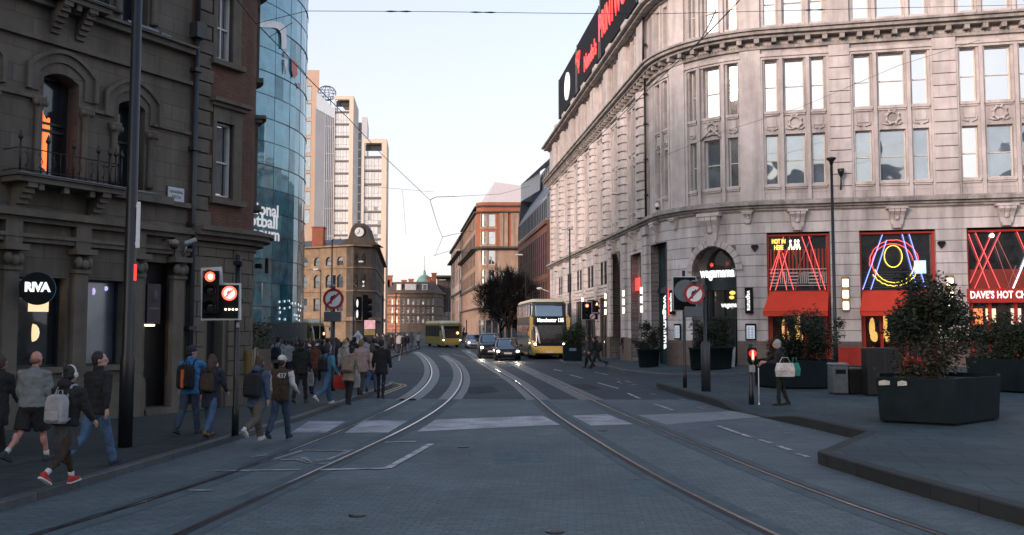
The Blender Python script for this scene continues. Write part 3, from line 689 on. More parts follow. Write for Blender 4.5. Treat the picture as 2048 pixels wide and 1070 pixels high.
# ---- restaurants in the big bays
def gx(u0, u1, z0, z1, pts, r, m, name, par, d=-.28):
    mb = MB()
    for pl in pts: mb.tube([PW.P(u0+(u1-u0)*a, z0+(z1-z0)*b, d) for a, b in pl], r, 5)
    return mb.build(name, m, par, world=True)
def shopfront(u0, u1, label_, awning=True):
    s = empty("shopfront", PW.P((u0+u1)/2, .4, 0), 0, label_, "shopfront")
    mb = MB()
    for a in (u0, u1-.1): PW.box(mb, a+.01 if a == u0 else a, a+.09, .42, 6.7, -.5, -.12)
    PW.box(mb, u0+.1, u1-.1, 6.62, 6.7, -.5, -.14); PW.box(mb, u0+.1, u1-.1, 3.72, 3.98, -.5, -.1)
    W = u1-u0
    for k in (.0, .26, .62, .97):
        PW.box(mb, u0+.1+k*(W-.3), u0+.22+k*(W-.3), .42, 3.72, -.5, -.2)
    PW.box(mb, u0+.1, u1-.1, .42, .9, -.48, -.22)
    mb.build("frame", red_paint, s, world=True)
    g = MB(); PW.quad(g, u0+.05, u1-.05, .9, 3.72, -.42); g.build("door_glass", glass("warm_shop_glass", (.05, .028, .018), .15, var=.8), s, world=True)
    g = MB(); PW.quad(g, u0+.05, u1-.05, 3.98, 6.62, -.40); g.build("upper_glass", shop_glass, s, world=True)
    if awning:
        a = MB(); p0, p1 = u0-.02, u1-.10
        A = [PW.P(p0+.12, 3.93, -.06), PW.P(p1+.02, 3.93, -.06), PW.P(p1-.16, 2.98, 1.05), PW.P(p0-.18, 2.98, 1.05)]
        B = [(x, y, z-.03) for x, y, z in A]; a.loft([B, A], True, True)
        a.add([A[3], A[2], (A[2][0], A[2][1], A[2][2]-.22), (A[3][0], A[3][1], A[3][2]-.22)], [(0, 3, 2, 1)])
        a.build("awning", red_cloth, s, world=True)
        b = MB()
        for q in (p0+.05, p1-.05): b.tube([PW.P(q, 3.0, -.05), PW.P(q-.1, 2.95, 1.02)], .025, 5)
        b.build("awning_arm", black_metal, s, world=True)
    return s
s1 = shopfront(47.6, 50.47, "red framed shopfront with red neon lines, striped panel and red awning beside the stone arch")
slat = MB()
k = 47.75
while k < 50.35: PW.box(slat, k, k+.09, 4.7, 6.0, -.385, -.34); k += .17
slat.build("red_slats", mat("red_slat", (.30, .03, .015), .6), s1, world=True)
st = MB()
k = 47.72
for i in range(6):                            # black and white striped panel
    a = 47.72+i*.455; z0, z1 = 4.28, 5.02
    if i % 2: 
        for j in range(5): PW.box(st, a+.03+j*.09, a+.075+j*.09, z0+.05, z1-.12, -.33, -.31)
    else:
        for j in range(4): PW.box(st, a, a+.43, z0+.05+j*.16, z0+.12+j*.16, -.33, -.31)
PW.box(st, 47.72, 50.35, 5.0, 5.05, -.33, -.29); PW.box(st, 47.72, 50.35, 4.22, 4.26, -.33, -.29)
st.build("striped_panel", mat("stripe_white", (.42, .40, .38), .6), s1, world=True)
U = (47.72, 50.35, 4.02, 6.6)
gx(*U, [[(0, .0), (.26, 1)], [(.10, 0), (.34, .8)], [(.30, .0), (.13, .95)], [(.42, 0), (.24, .7)], [(.58, 1), (.88, 0)], [(.70, 1), (.97, .0)], [(.02, .3), (.2, .8)]], .015, neon_red, "neon_line", s1)["kind"] = "stuff"
gx(*U, [[(.36, 1), (.52, .4)], [(.5, .4), (.75, 1)], [(.45, .0), (.55, .4)]], .018, neon_dim, "faint_neon_line", s1)
t = text("neon_words", "HOT IN\nHERE", .30, neon_yel, frame_M(PW.P(48.17, 6.22, -.27), PW.Tn(48.2)), s1, .012, .006, world=True, sx=.62)
mb = MB()
for k, (du, c) in enumerate(((0, 0), (.22, 0), (.36, 0))):
    u = 48.72+du; mb.tube([PW.P(u-.07, 5.98, -.3), PW.P(u, 6.35, -.3), PW.P(u+.07, 5.98, -.3)], .035, 5); mb.ell(PW.P(u, 6.38, -.3), .05, .05, .08, 6, 4)
mb.build("neon_shape", mat("neon_warm_white", (.5, .5, .4), .4, emit=1.2, ec=(1, .95, .7)), s1, world=True)
s2 = shopfront(51.8, 55.1, "red framed shopfront with crossing blue neon lines and glowing rings above its red awning")
U = (51.95, 54.95, 4.02, 6.6)
gx(*U, [[(0, .0), (.31, 1)], [(.12, 0), (.37, .9)], [(.60, 1), (.79, 0)], [(.70, 1), (.92, .0)]], .018, neon_blue, "neon_line", s2)["kind"] = "stuff"
def ring(cx, cz, rx, rz, a0=0, a1=1, n=28, wob=0): return [(cx+rx*math.cos(2*math.pi*(a0+(a1-a0)*i/n))*(1+wob*math.sin(i*2.1)), cz+rz*math.sin(2*math.pi*(a0+(a1-a0)*i/n))*(1+wob*math.sin(i*2.1))) for i in range(n+1)]
gx(*U, [ring(.47, .48, .36, .42, -.02, .52, wob=.015), ring(.45, .47, .30, .36, .02, .60)], .016, neon_red, "neon_ring", s2)["kind"] = "stuff"
gx(*U, [ring(.47, .48, .30, .36, .55, .98, wob=.01), ring(.47, .48, .36, .42, .58, .94, wob=.02)], .016, neon_yel, "neon_ring", s2)["kind"] = "stuff"
gx(*U, [ring(.46, .60, .13, .20)], .018, neon_yel, "neon_ring", s2)
mb = MB(); PW.box(mb, 54.25, 54.75, 4.75, 5.35, -.36, -.32); mb.build("lit_menu", mat("blue_menu", (.2, .3, .4), .5, emit=.5, ec=(.5, .75, 1)), s2, world=True)
mb = MB(); 
for k in range(7): PW.box(mb, 52.0, 54.9, 4.1+k*.12, 4.12+k*.12, -.37, -.345)
mb.build("blind", mat("blind_slat", (.06, .065, .085), .6), s2, world=True)
s3 = shopfront(56.45, 59.75, "red shopfront with white slab lettering on a red fascia and crossed red neon lines above", False)
U = (56.6, 59.6, 4.02, 6.6)
gx(*U, [[(0, .98), (.27, .0)], [(.10, 1), (.42, .0)], [(.34, 1), (.0, .1)], [(.45, 1), (.06, .0)], [(.68, 1), (.95, .1)], [(.84, 1), (1, .5)]], .015, neon_red, "neon_line", s3)["kind"] = "stuff"
gx(*U, [[(.36, .8), (.55, .0)], [(.52, .0), (.65, .4)], [(.40, .9), (.7, .0)]], .018, neon_dim, "faint_neon_line", s3)
gx(*U, [[(.60, .0), (.95, .98)]], .034, neon_wht, "white_neon_line", s3)
mb = MB(); mb.ell(PW.P(57.6, 6.45, -.3), .10, .10, .10, 8, 6); mb.build("bulb", lamp_w, s3, world=True)
mb = MB(); PW.box(mb, 56.5, 59.7, 4.02, 4.9, -.38, -.35); mb.build("red_counter", mat("deep_red", (.20, .02, .012), .5), s3, world=True)
mb = MB(); PW.box(mb, 56.38, 59.82, 3.36, 4.0, -.12, .10); mb.build("fascia", red_paint, s3, world=True)
text("shop_lettering", "DAVE'S HOT CHICKEN", .46, sign_white, frame_M(PW.P(58.12, 3.70, .105), PW.Tn(58)), s3, .012, .011, world=True, sx=.66, spacing=1.06)
for k, (a, c) in enumerate(((56.7, (.9, .25, .08)), (57.25, (.95, .75, .5)), (58.3, (.9, .8, .65)), (59.0, (1, .10, .05)))):
    mb = MB(); PW.box(mb, a, a+.42, 2.35+.1*(k % 2), 3.1, -.41, -.39); mb.build("lit_poster", mat("poster_glow_%d" % k, c, .5, var=.5, s=4, emit=.3, ec=c), s3, world=True)
for s_, us in ((s1, (48.4, 49.0)), (s2, (52.35, 52.9))):
    for k, a in enumerate(us):
        mb = MB(); mb.ell(PW.P(a, 2.2+.3*k, -.415), .16, .03, .5, 8, 6); mb.ell(PW.P(a+.1, 1.8, -.415), .22, .03, .25, 8, 6)
        mb.build("warm_glow_inside", mat("warm_inside", (.5, .3, .1), .6, var=.6, s=6, emit=.30, ec=(1, .55, .15)), s_, world=True)
shopfront(61.2, 64.4, "red shopfront beyond the lettered fascia, cut off by the picture edge"); 
# wagamama lettering, hanging signs, menu boards, little black diamonds
def flat_sign(name, u, z0, z1, wd, m, label_, cat, d=.07, th=.06, perp=0):
    t = empty(name, PW.P(u, z0, d), math.atan2(PW.Tn(u).y, PW.Tn(u).x), label_, cat)
    mb = MB()
    if perp: mb.box(-th/2, th/2, -wd-.06, -.06, 0, z1-z0, .01); mb.box(-.02, .02, -.06, .04, .2, .25); mb.box(-.02, .02, -.06, .04, z1-z0-.25, z1-z0-.2)
    else: mb.box(-wd/2, wd/2, -th, 0, 0, z1-z0, .01)
    mb.build("panel", m, t); return t
t = empty("restaurant_sign", PW.P(44.98, 4.72, -.42), math.atan2(PW.Tn(44.95).y, PW.Tn(44.95).x), "white lit lettering across the dark arch with a red star above it", "sign")
mb = MB(); mb.box(-1.18, 1.18, -.03, .02, .02, .06); mb.build("bracket_bar", black_metal, t)
text("lettering", "wagamama", .70, sign_white, Matrix.Translation((0, -.05, .22)) @ Matrix.Rotation(R(90), 4, 'X'), t, .02, .018, sx=.60)
sp_ = [(.11*(1 if i % 2 else .5)*math.cos(i*math.pi/5), .62+.11*(1 if i % 2 else .5)*math.sin(i*math.pi/5)) for i in range(10)]
mb = MB(); mb.plate([(-.28+x, z) for x, z in sp_], -.08, -.04); mb.build("star", sign_red, t)
text("lettering", "wagamama", .36, mat("sign_letters_dim", (.5, .5, .5), .5, emit=.35, ec=(1, 1, 1)), frame_M(PW.P(45.55, 3.35, -.93), PW.Tn(45.5)), ds, .01, .01, world=True, sx=.7)
mb = MB()
for k, (c, x, z, rx, rz) in enumerate((((.8, .15), 45.6, 3.95, .16, .10), ((.2, .5), 45.55, 3.72, .14, .09))): mb.ell(PW.P(x, z, -.94), rx, .02, rz, 8, 5)
mb.build("lit_food_picture", mat("food_glow", (.5, .35, .1), .5, var=.6, s=9, emit=.6, ec=(1, .55, .12)), ds, world=True)
t = text("door_lettering", "wagamama", .62, sign_white, frame_M(PW.P(40.8, 2.5, -.30), Vector((0, 0, -1)), PW.Tn(40.8)), wd_, .015, .014, world=True, sx=1.0, spacing=1.05)
mb = MB(); mb.ell(PW.P(41.35, 2.15, -.31), .12, .03, .12, 10, 6); mb.build("red_dot", sign_red, wd_, world=True)
for u, lb in ((42.35, "black vertical hanging sign with red edge left of the arch"), (46.75, "narrow black vertical sign right of the arch")):
    t = flat_sign("hanging_sign", u, 2.9, 4.15, .38, sign_black, lb, "sign", .07, .10)
    text("lettering", "wagamama", .28, sign_white, Matrix.Translation((0, -.105, .62)) @ Matrix.Rotation(R(90), 4, 'X') @ Matrix.Rotation(R(-90), 4, 'Z'), t, .004, .004, sx=.78)
    if u < 44: mb = MB(); mb.box(-.26, -.195, -.1, 0, -.02, 1.27); mb.build("red_edge", sign_red, t)
for u, lb in ((42.75, "small framed menu board left of the stone arch"), (46.8, "small framed menu board right of the stone arch")):
    t = flat_sign("menu_board", u, 1.62, 2.42, .50, sign_black, lb, "menu board")
    mb = MB(); mb.box(-.19, .19, -.068, -.058, .07, .70); mb.build("paper", mat("menu_paper", (.42, .46, .55), .5, var=.1, emit=.12, ec=(.8, .9, 1)), t)
    mb = MB()
    for k in range(7):
        for sx in (-.14, .03): mb.box(sx, sx+.10, -.0705, -.068, .12+k*.075, .15+k*.075)
    mb.build("menu_rows", mat("menu_ink", (.12, .13, .16), .6), t)
for u, lb in ((47.05, "small black diamond wall lamp left of the first red shopfront"), (55.35, "small black diamond wall lamp right of the blue neon shopfront")):
    t = empty("diamond_lamp", PW.P(u, 6.02, .07), math.atan2(PW.Tn(u).y, PW.Tn(u).x), lb, "wall lamp")
    mb = MB(); mb.loft([[(-.19, -.06, .1), (.19, -.06, .1), (.19, 0, .1), (-.19, 0, .1)], [(-.14, -.08, .18), (.14, -.08, .18), (.14, 0, .18), (-.14, 0, .18)]], True, True)
    mb.loft([[(-.01, -.02, -.16), (.01, -.02, -.16), (.01, 0, -.16), (-.01, 0, -.16)], [(-.19, -.06, .1), (.19, -.06, .1), (.19, 0, .1), (-.19, 0, .1)]], True, False)
    mb.build("shade", black_metal, t)
# small domed camera under the windows of the curve, and the black uplighter on the pier
t = empty("dome_camera", PW.P(41.3, 8.36, .3), 0, "white dome camera on the ledge of the curved building", "security camera")
mb = MB(); mb.lathe([(.02, .42), (.11, .40), (.13, .26), (.13, .2)], n=10); mb.tube([(0, 0, .42), (.12, .12, .5)], .03, 5); mb.tube([(0, 0, .0), (0, 0, .1)], .02); mb.build("housing", white_paint, t)
mb = MB(); mb.ell((0, 0, .19), .11, .11, .13, 10, 6); mb.build("dome", black_metal, t)
t = empty("uplighter", PW.P(51.0, 8.75, .19), math.atan2(PW.Tn(51).y, PW.Tn(51).x), "small black uplighter fixed to the banded pier beside the tall lamp post", "wall lamp")
mb = MB(); mb.tube([(0, 0, 0), (0, -.22, .2), (0, -.3, .6)], .04, 6); mb.lathe([(.07, .58), (.15, .78), (.16, .92), (.05, .93)], (0, -.3, 0), 10); mb.build("lamp_body", black_metal, t)
# ---- black advertising boards on the roof of the street front
for k, (u0, u1, z0, z1, lb) in enumerate(((6.2, 15.6, 21.4, 25.1, "black rooftop board with a plain white oval"), (16.0, 25.2, 21.4, 25.3, "black rooftop board with red script and a small red bird emblem"), (25.6, 36.6, 21.4, 25.6, "black rooftop board with tall red capital letters"), (37.0, 39.5, 21.3, 25.6, "narrow black rooftop board at the corner pipe"))):
    t = empty("rooftop_sign", PW.P((u0+u1)/2, 21, 0), math.atan2(SD.y, SD.x), lb, "sign")
    L = (u1-u0)/2; mb = MB(); mb.box(-L, L, .0, .25, z0-21, z1-21); mb.build("board", sign_black, t)
    for x in (-L, L-.07): mb = MB(); mb.box(x, x+.07, -.06, -.002, z0-21, z1-21); mb.build("edge_strip", grey_metal, t)
    mb = MB()
    for x in (-L*.6, L*.6): mb.tube([(x, .1, z0-21), (x, .1, -.6)], .05, 5); mb.tube([(x, .25, 2.5), (x, 2.2, -.4)], .05, 5)
    mb.build("support_frame", grey_metal, t)
    if k == 0:
        mb = MB(); mb.lathe([(1.25, -.08), (1.25, -.002)], (1.0, 0, 2.2), 28, 'Y', False); mb.T = None
        o = MB(); o.loft([[(.2+1.3*math.cos(q), -.08, 2.2+1.2*math.sin(q)) for q in [2*math.pi*i/28 for i in range(28)]], [(.2+1.3*math.cos(q), -.002, 2.2+1.2*math.sin(q)) for q in [2*math.pi*i/28 for i in range(28)]]], True, True)
        o.build("oval", mat("oval_white", (.75, .75, .75), .5, emit=.25, ec=(1, 1, 1)), t)
    if k == 1:
        text("lettering", "Nando's", 1.7, sign_red, Matrix.Translation((1.15, -.02, 1.65)) @ Matrix.Rotation(R(90), 4, 'X'), t, .03, .04, sx=.88)
        b = MB(); b.T = Matrix.Translation((-1.0, 0, .25)) @ Matrix.Diagonal((.9, 1, .9, 1)); b.ell((-2.9, -.06, 2.5), .45, .05, .55, 10, 6); b.tube([(-2.7, -.06, 2.9), (-2.5, -.06, 3.4), (-2.3, -.06, 3.5)], [.25, .16, .05], 6); b.tube([(-3.2, -.06, 2.6), (-3.6, -.06, 3.1), (-3.5, -.06, 3.5)], [.22, .14, .04], 6)
        b.tube([(-2.9, -.06, 2.1), (-2.85, -.06, 1.6)], .05, 5); b.build("bird_emblem", sign_red, t)
    if k == 2: text("lettering", "PRINTWORKS", 2.7, sign_red, Matrix.Translation((0, -.02, 2.45)) @ Matrix.Rotation(R(90), 4, 'X'), t, .04, .03, sx=.66, spacing=1.05)
# ================================================================== left: dark sandstone building and brick corner building
soot = mat("sooty_sandstone", (.140, .122, .100), .85, var=.22, s=1.1, bump=.2, bs=20, stain=.35, brick=(.85, .38, .008, .62, .3))
soot_t = mat("sooty_trim", (.122, .107, .088), .85, var=.25, s=2, bump=.2, bs=24, stain=.4)
rust_b = mat("rusticated_stone", (.140, .122, .098), .9, var=.2, s=1.2, bump=.5, bs=9, stain=.3)
dbrick = mat("red_brick_dark", (.150, .078, .058), .85, var=.2, s=1.5, brick=(.225, .075, .008, .6, .3), stain=.25)
iron_b = mat("wrought_iron", (.010, .011, .013), .5)
lead = mat("lead_flashing", (.13, .16, .19), .45, .3, var=.25, s=5)
dk_frame = mat("dark_window_frame", (.012, .016, .02), .4)
wh_frame = mat("white_sash", (.62, .60, .58), .45, var=.1)
gl_dark = glass("dark_window", (.010, .014, .018), .045, (.8, .9, 1), .03, .03, .8)
gl_blue = glass("frosted_window", (.035, .050, .072), .16, (.8, .88, 1), .25, .02, .7, .35)
gl_sash = glass("sash_window", (.03, .034, .04), .45, (.95, .97, 1), .02, .02, .5)
LD = Vector((.477, .879)).normalized(); LA = Vector((-8.97, 22.5)); LN = Vector((LD.y, -LD.x))
E0 = LA+LD*2.95; RB = 1.1; CB = E0-LN*RB
arcp = [tuple(CB+RB*(LN*math.cos(q)+LD*math.sin(q))) for q in [R(105)*k/10 for k in range(11)]]
tb = (Vector(arcp[-1])-Vector(arcp[-2])).normalized()
LF = Facade([tuple(LA-LD*100)]+arcp+[tuple(Vector(arcp[-1])+tb*16)])  # unseen far run of wall lengthened to keep low sun off the street
off = 100.0; LF.u = [x-off for x in LF.u]; LEND = LF.u[-1]
st = empty("sandstone_building", tuple(LA-LD*4)+(0,), 0, "dark sooty sandstone building with arched windows and an iron balcony", "building")
GZ = .12
u_of = LF.U
doorL, doorR = u_of(288, 700), u_of(352, 700)
gw = [(-3.50-1.62*k, -2.38-1.62*k) for k in range(1, 8)][::-1]+[(-3.50, -2.38), (-1.88, -.84)]
ups = [(-3.10, -2.22), (-1.15, -.38)]+[(-5.3-2.0*k, -4.45-2.0*k) for k in range(7)]
ops = [(a, b, 1.38, 3.38) for a, b in gw]+[(doorL, doorR, GZ, 3.9)]
uops = [(ups[0][0], ups[0][1], 5.55, 8.02, .16), (ups[1][0], ups[1][1], 5.62, 7.82, .16)]+[(a, b, 5.55, 8.0, .16) for a, b in ups[2:]]
t_ops = [(a, b, 9.75, 12.0, .16) for a, b in ups]
mb = MB(); LF.wall(mb, -100, 1.02, -.1, 20, ops+uops+t_ops, 0, .55); mb.build("wall", soot, st, world=True)
mb = MB()                                     # back, end and roof so that the block is solid
bk = Vector(LF.P(-100, 0, 0)[:2]); bq = [bk, bk-LN*12, Vector(LF.P(1.02, 0, 0)[:2])-LN*12, Vector(LF.P(1.02, 0, 0)[:2])]
for a, b in zip(bq, bq[1:]): mb.add([(b.x, b.y, -.1), (a.x, a.y, -.1), (a.x, a.y, 20), (b.x, b.y, 20)], [(0, 1, 2, 3)])
mb.add([(q.x, q.y, 19.9) for q in bq], [(0, 1, 2, 3)]); mb.build("roof", mat("slate_dark", (.04, .042, .048), .7), st, world=True)
mb = MB()
for z0, z1, d in ((4.12, 4.22, .16), (4.22, 4.30, .22), (4.55, 4.66, .20), (4.66, 4.78, .34), (4.78, 4.84, .22)): LF.box(mb, -30, 1.0, z0, z1, -.05, d)
for z0, z1, d in ((7.30, 7.38, .09), (8.62, 8.72, .12), (9.42, 9.56, .20), (9.56, 9.62, .30)): 
    LF.box(mb, -30, ups[0][0]-.2 if z0 < 8 else 1.0, z0, z1, -.05, d)
    if z0 < 8:
        LF.box(mb, ups[0][1]+.22, ups[1][0]-.2, z0, z1, -.05, d); LF.box(mb, ups[1][1]+.2, 1.0, z0, z1, -.05, d)
LF.box(mb, -1.45, .35, 5.36, 5.56, -.05, .26); LF.box(mb, .35, 1.0, 5.36, 5.48, -.05, .16)
mb.build("string_course", soot_t, st, world=True)
mb = MB()
for p in [-3.78-1.62*k for k in range(0, 9)]+[-2.12, -.60, .66]:
    w_ = .17
    LF.box(mb, p-w_, p+w_, 1.05, 3.55, .0, .16); LF.box(mb, p-w_-.05, p+w_+.05, GZ-.2, 1.05, .0, .24); LF.box(mb, p-w_-.02, p+w_+.02, 1.05, 1.13, .0, .20)
    LF.box(mb, p-w_-.04, p+w_+.04, 3.50, 3.58, .0, .22); LF.box(mb, p-w_-.10, p+w_+.10, 3.92, 4.05, .0, .34); LF.box(mb, p-w_-.02, p+w_+.02, 4.05, 4.55, .0, .20)
    for k in (-1, 1): mb.ell(LF.P(p+k*.13, 3.74, .22), .10, .10, .14, 7, 5)
    mb.ell(LF.P(p, 3.70, .26), .10, .10, .12, 7, 5)
mb.build("pilasters", soot_t, st, world=True)["kind"] = "stuff"
mb = MB(); LF.box(mb, -30, doorL, GZ-.2, .95, .0, .10); LF.box(mb, -30, doorL-.1, 1.26, 1.37, .0, .14)
LF.box(mb, doorL-.1, doorR+.1, GZ-.2, GZ+.15, -.4, .30); LF.box(mb, doorR, 1.0, GZ-.2, .95, 0, .10); mb.build("plinth", soot_t, st, world=True)
def hood(p0, p1, zs, rise, sp_, parent):      # moulded arch over a first-floor window
    mb = MB(); N = 12
    for (o0, o1, d) in ((.12, .34, .05), (.34, .44, .12)):
        pa = []
        for o in (o0, o1):
            L_ = [(p0-o, zs-.35), (p0-o, zs)]+[(p0-o+(p1-p0+2*o)*(i/N), zs+(rise+o*.9)*math.sin(math.pi*(.08+.84*i/N))**.8) for i in range(N+1)]+[(p1+o, zs), (p1+o, zs-.35)]
            pa.append(L_)
        for i in range(len(pa[0])-1):
            q = [pa[0][i], pa[0][i+1], pa[1][i+1], pa[1][i]]
            A = [LF.P(a, b, .002) for a, b in q]; B = [LF.P(a, b, d) for a, b in q]; mb.loft([A[::-1], B[::-1]], False, True)
    return mb.build("arch_hood", soot_t, parent, world=True)
for a, b, z0, z1, r_ in uops+t_ops[:2]:
    hood(a, b, z1-r_, .30, 0, st)
    mb = MB()                                 # engaged shafts with leafy capitals at both sides
    for q in (a-.14, b+.14):
        mb.lathe([(.11, z0+.1), (.085, z0+.2), (.075, z1-1.0), (.09, z1-.92), (.17, z1-.72), (.17, z1-.66)], LF.P(q, 0, .06), 9)
        for k in range(4): mb.ell(LF.P(q-.12+.08*k, z1-.80, .15), .06, .06, .08, 6, 4)
    mb.build("shaft", soot_t, st, world=True)
    f = LF.window(st, a, b, z0, z1-.02, -.50, dk_frame, gl_dark, .07, (), (.56,), .09)
    if a == ups[0][0] and z0 < 6:
        c = MB(); n = 14; uu0, uu1 = a+.08, a+.48
        for i in range(n):
            p, q = uu0+(uu1-uu0)*i/n, uu0+(uu1-uu0)*(i+1)/n; d0, d1 = -.465+.02*math.sin(i*1.9), -.465+.02*math.sin((i+1)*1.9)
            zt = lambda u: 7.25-.35*abs((u-uu0)/(uu1-uu0)-.3)+.06*math.sin(u*40)
            c.add([LF.P(p, z0+.55-.3*(i/n), d0), LF.P(q, z0+.55-.3*((i+1)/n), d1), LF.P(q, zt(q), d1), LF.P(p, zt(p), d0)], [(0, 1, 2, 3)], None, True)
        c.build("lit_curtain", mat("lit_orange_curtain", (.55, .14, .05), .8, var=.55, s=7, emit=.55, ec=(1, .20, .06)), f, world=True)
        c = MB(); LF.box(c, a+.06, b-.06, 6.72, 6.79, -.46, -.42); c.build("meeting_rail", dk_frame, f, world=True)
for a, b in gw:
    w_ = LF.window(st, a, b, 1.38, 3.38, -.34, dk_frame, gl_blue if a > -2.3 else gl_dark, .05, (), (), .08)
    if a == -3.50:
        c = MB(); LF.box(c, a+.42, a+.90, 2.62, 3.30, -.315, -.30); c.ell(LF.P(a+.55, 2.15, -.31), .15, .02, .20, 9, 6)
        c.build("lit_interior", mat("warm_interior", (.6, .45, .28), .6, var=.35, s=5, emit=.38, ec=(1, .70, .40)), w_, world=True)
    if a == -1.88:
        c = MB(); c.ell(LF.P(a+.75, 3.20, -.31), .06, .02, .06, 7, 5); c.ell(LF.P(a+.42, 3.12, -.31), .05, .02, .09, 7, 5); c.build("lit_interior", mat("violet_glow", (.3, .25, .4), .6, emit=.35, ec=(.6, .5, .9)), w_, world=True)
# door, its dark sign board
mb = MB(); LF.quad(mb, doorL, doorR, GZ, 3.9, -.41); mb.build("door", mat("dark_door", (.016, .015, .016), .5), st, world=True)
mb = MB(); LF.box(mb, doorL+.02, doorL+.42, 2.35, 3.35, -.15, .05); bd = mb.build("sign_board", mat("plum_board", (.030, .022, .030), .5), st, world=True)
mb = MB(); LF.box(mb, doorL+.05, doorL+.38, 2.72, 2.76, .05, .056); mb.ell(LF.P(doorL+.2, 3.05, .052), .10, .02, .16, 9, 6); mb.build("faded_emblem", mat("grey_print", (.10, .095, .10), .6), bd, world=True)
mb = MB(); LF.box(mb, doorL+.03, doorL+.25, 2.30, 2.34, -.1, .06); mb.build("lamp", mat("small_lamp", (.8, .7, .5), .4, emit=3, ec=(1, .85, .6)), bd, world=True)
# balcony on scrolled brackets with an iron railing
def balcony(u0, u1, z, dep, rail=True):
    b = MB()
    LF.box(b, u0, u1, z-.16, z-.04, 0, dep); LF.box(b, u0-.05, u1+.05, z-.04, z, 0, dep+.07)
    for u in (u0+.35, u1-.42):
        for i in range(6):
            k = i/6; LF.box(b, u-.11, u+.11, z-.16-.11*(i+1), z-.16-.11*i, 0, dep*.95*(1-k)**1.1)
    for k in (.22, .45, .7): LF.box(b, u0+(u1-u0)*k-.06, u0+(u1-u0)*k+.06, z-.30, z-.16, dep-.3, dep-.06)
    o = b.build("balcony", soot_t, st, world=True)
    c = MB(); LF.box(c, u0-.05, u1+.05, z, z+.02, dep-.08, dep+.09); c.build("lead_edge", lead, o, world=True)
    if rail:
        r_ = MB(); d = dep-.05
        for zz in (z+.10, z+.55): r_.tube([LF.P(u0+.05, zz, 0), LF.P(u0+.05, zz, d), LF.P(u1-.05, zz, d), LF.P(u1-.05, zz, 0)], .013, 5)
        n = 16
        for i in range(n+1):
            u = u0+.05+(u1-u0-.1)*i/n; r_.tube([LF.P(u, z, d), LF.P(u, z+.55, d)], .009, 4)
            if i % 4 == 0 or i in (n-1, n-2):
                r_.tube([LF.P(u, z, d), LF.P(u, z+.72, d)], .022, 5); r_.lathe([(.01, .70), (.06, .76), (.005, .92)], LF.P(u, z, d), 6)
            elif i % 2: r_.tube([LF.P(u-.05, z+.15, d), LF.P(u+.05, z+.3, d), LF.P(u-.05, z+.48, d)], .010, 4)
        for dd in (.2, .45): r_.tube([LF.P(u1-.05, z, dd), LF.P(u1-.05, z+.55, dd)], .01, 4)
        r_.build("railing", iron_b, o, world=True)
balcony(-4.0, -1.42, 5.52, .62); balcony(-3.25, -1.85, 9.72, .55)
mb = MB()
for a, b in ((-1.3, -.25),): LF.box(mb, a, b, 5.56, 5.60, .0, .28)
LF.box(mb, -1.2, -.3, 9.62, 9.68, 0, .32); LF.box(mb, -.2, .1, 9.62, 9.66, 0, .30); mb.build("lead_sill", lead, st, world=True)
mb = MB()
up_ = u_of(383, 300)
mb.tube([LF.P(up_, .3, .12), LF.P(up_, 9.9, .12)], .075, 8)
for z in (2.2, 4.9, 6.9, 9.0): LF.box(mb, up_-.12, up_+.12, z, z+.10, .0, .22)
LF.box(mb, up_-.16, up_+.16, 9.9, 10.3, .02, .30); mb.tube([LF.P(up_, 10.3, .12), LF.P(up_, 19, .12)], .07, 8); mb.build("drainpipe", mat("pipe_paint", (.024, .030, .036), .45), st, world=True)
# ---- brick corner building
bk_ = empty("brick_corner_building", LF.P(2.2, 0, 0), 0, "red brick corner building with white sash windows over a rusticated stone ground floor", "building")
wins = [(u_of(429, 320), u_of(464, 320), 5.82, 7.86), (u_of(431, 60), u_of(464, 60), 9.62, 11.5)]
dr = (u_of(415, 740), u_of(447, 740), GZ, 3.15)
cw = (3.88, 4.46)
mb = MB(); LF.wall(mb, 1.02, LEND, 4.9, 20, wins+[(cw[0], cw[1], 5.85, 7.8), (cw[0], cw[1], 9.6, 11.5)], 0, .28); mb.build("wall", dbrick, bk_, world=True)
mb = MB(); LF.wall(mb, 1.02, LEND, -.1, 4.9, [dr], -.06, .4); mb.build("ground_floor_wall", rust_b, bk_, world=True)
mb = MB(); z = .55; k = 0                      # rusticated courses with deep joints
while z < 4.3:
    h = .40
    segs = [(1.06, dr[0]-.12), (dr[1]+.12, 4.6)] if z < 3.2 else [(1.06, 4.6)]
    for a, b in segs:
        u = a-(.3 if k % 2 else 0)
        while u < b:
            p, q = max(u, a), min(u+.62, b)
            if q-p > .06: LF.box(mb, p+.012, q-.012, z+.012, z+h-.012, -.05, .012+.02*rnd.random())
            u += .62
    z += h; k += 1
mb.build("rustication", rust_b, bk_, world=True)
mb = MB(); LF.box(mb, 1.06, dr[0]-.05, GZ-.2, .55, -.06, .06); LF.box(mb, dr[1]+.05, LEND, GZ-.2, .55, -.06, .06); mb.build("plinth", soot_t, bk_, world=True)
mb = MB(); LF.quad(mb, dr[0], dr[1], GZ, 3.15, -.40); mb.build("door", mat("dark_door", (.016, .015, .016), .5), bk_, world=True)
mb = MB()
for z0, z1, d in ((4.40, 4.52, .08), (4.55, 4.68, .28), (4.68, 4.80, .48), (4.80, 4.90, .58), (4.90, 4.98, .30)): LF.box(mb, 1.04, LEND, z0, z1, -.1, d)
for z0, z1, d in ((12.2, 12.35, .2), (12.35, 12.5, .4)): LF.box(mb, 1.04, LEND, z0, z1, -.1, d)
mb.build("cornice", soot_t, bk_, world=True)
mb = MB(); z = 4.98; k = 0; q0, q1 = u_of(391, 300), u_of(415, 300)
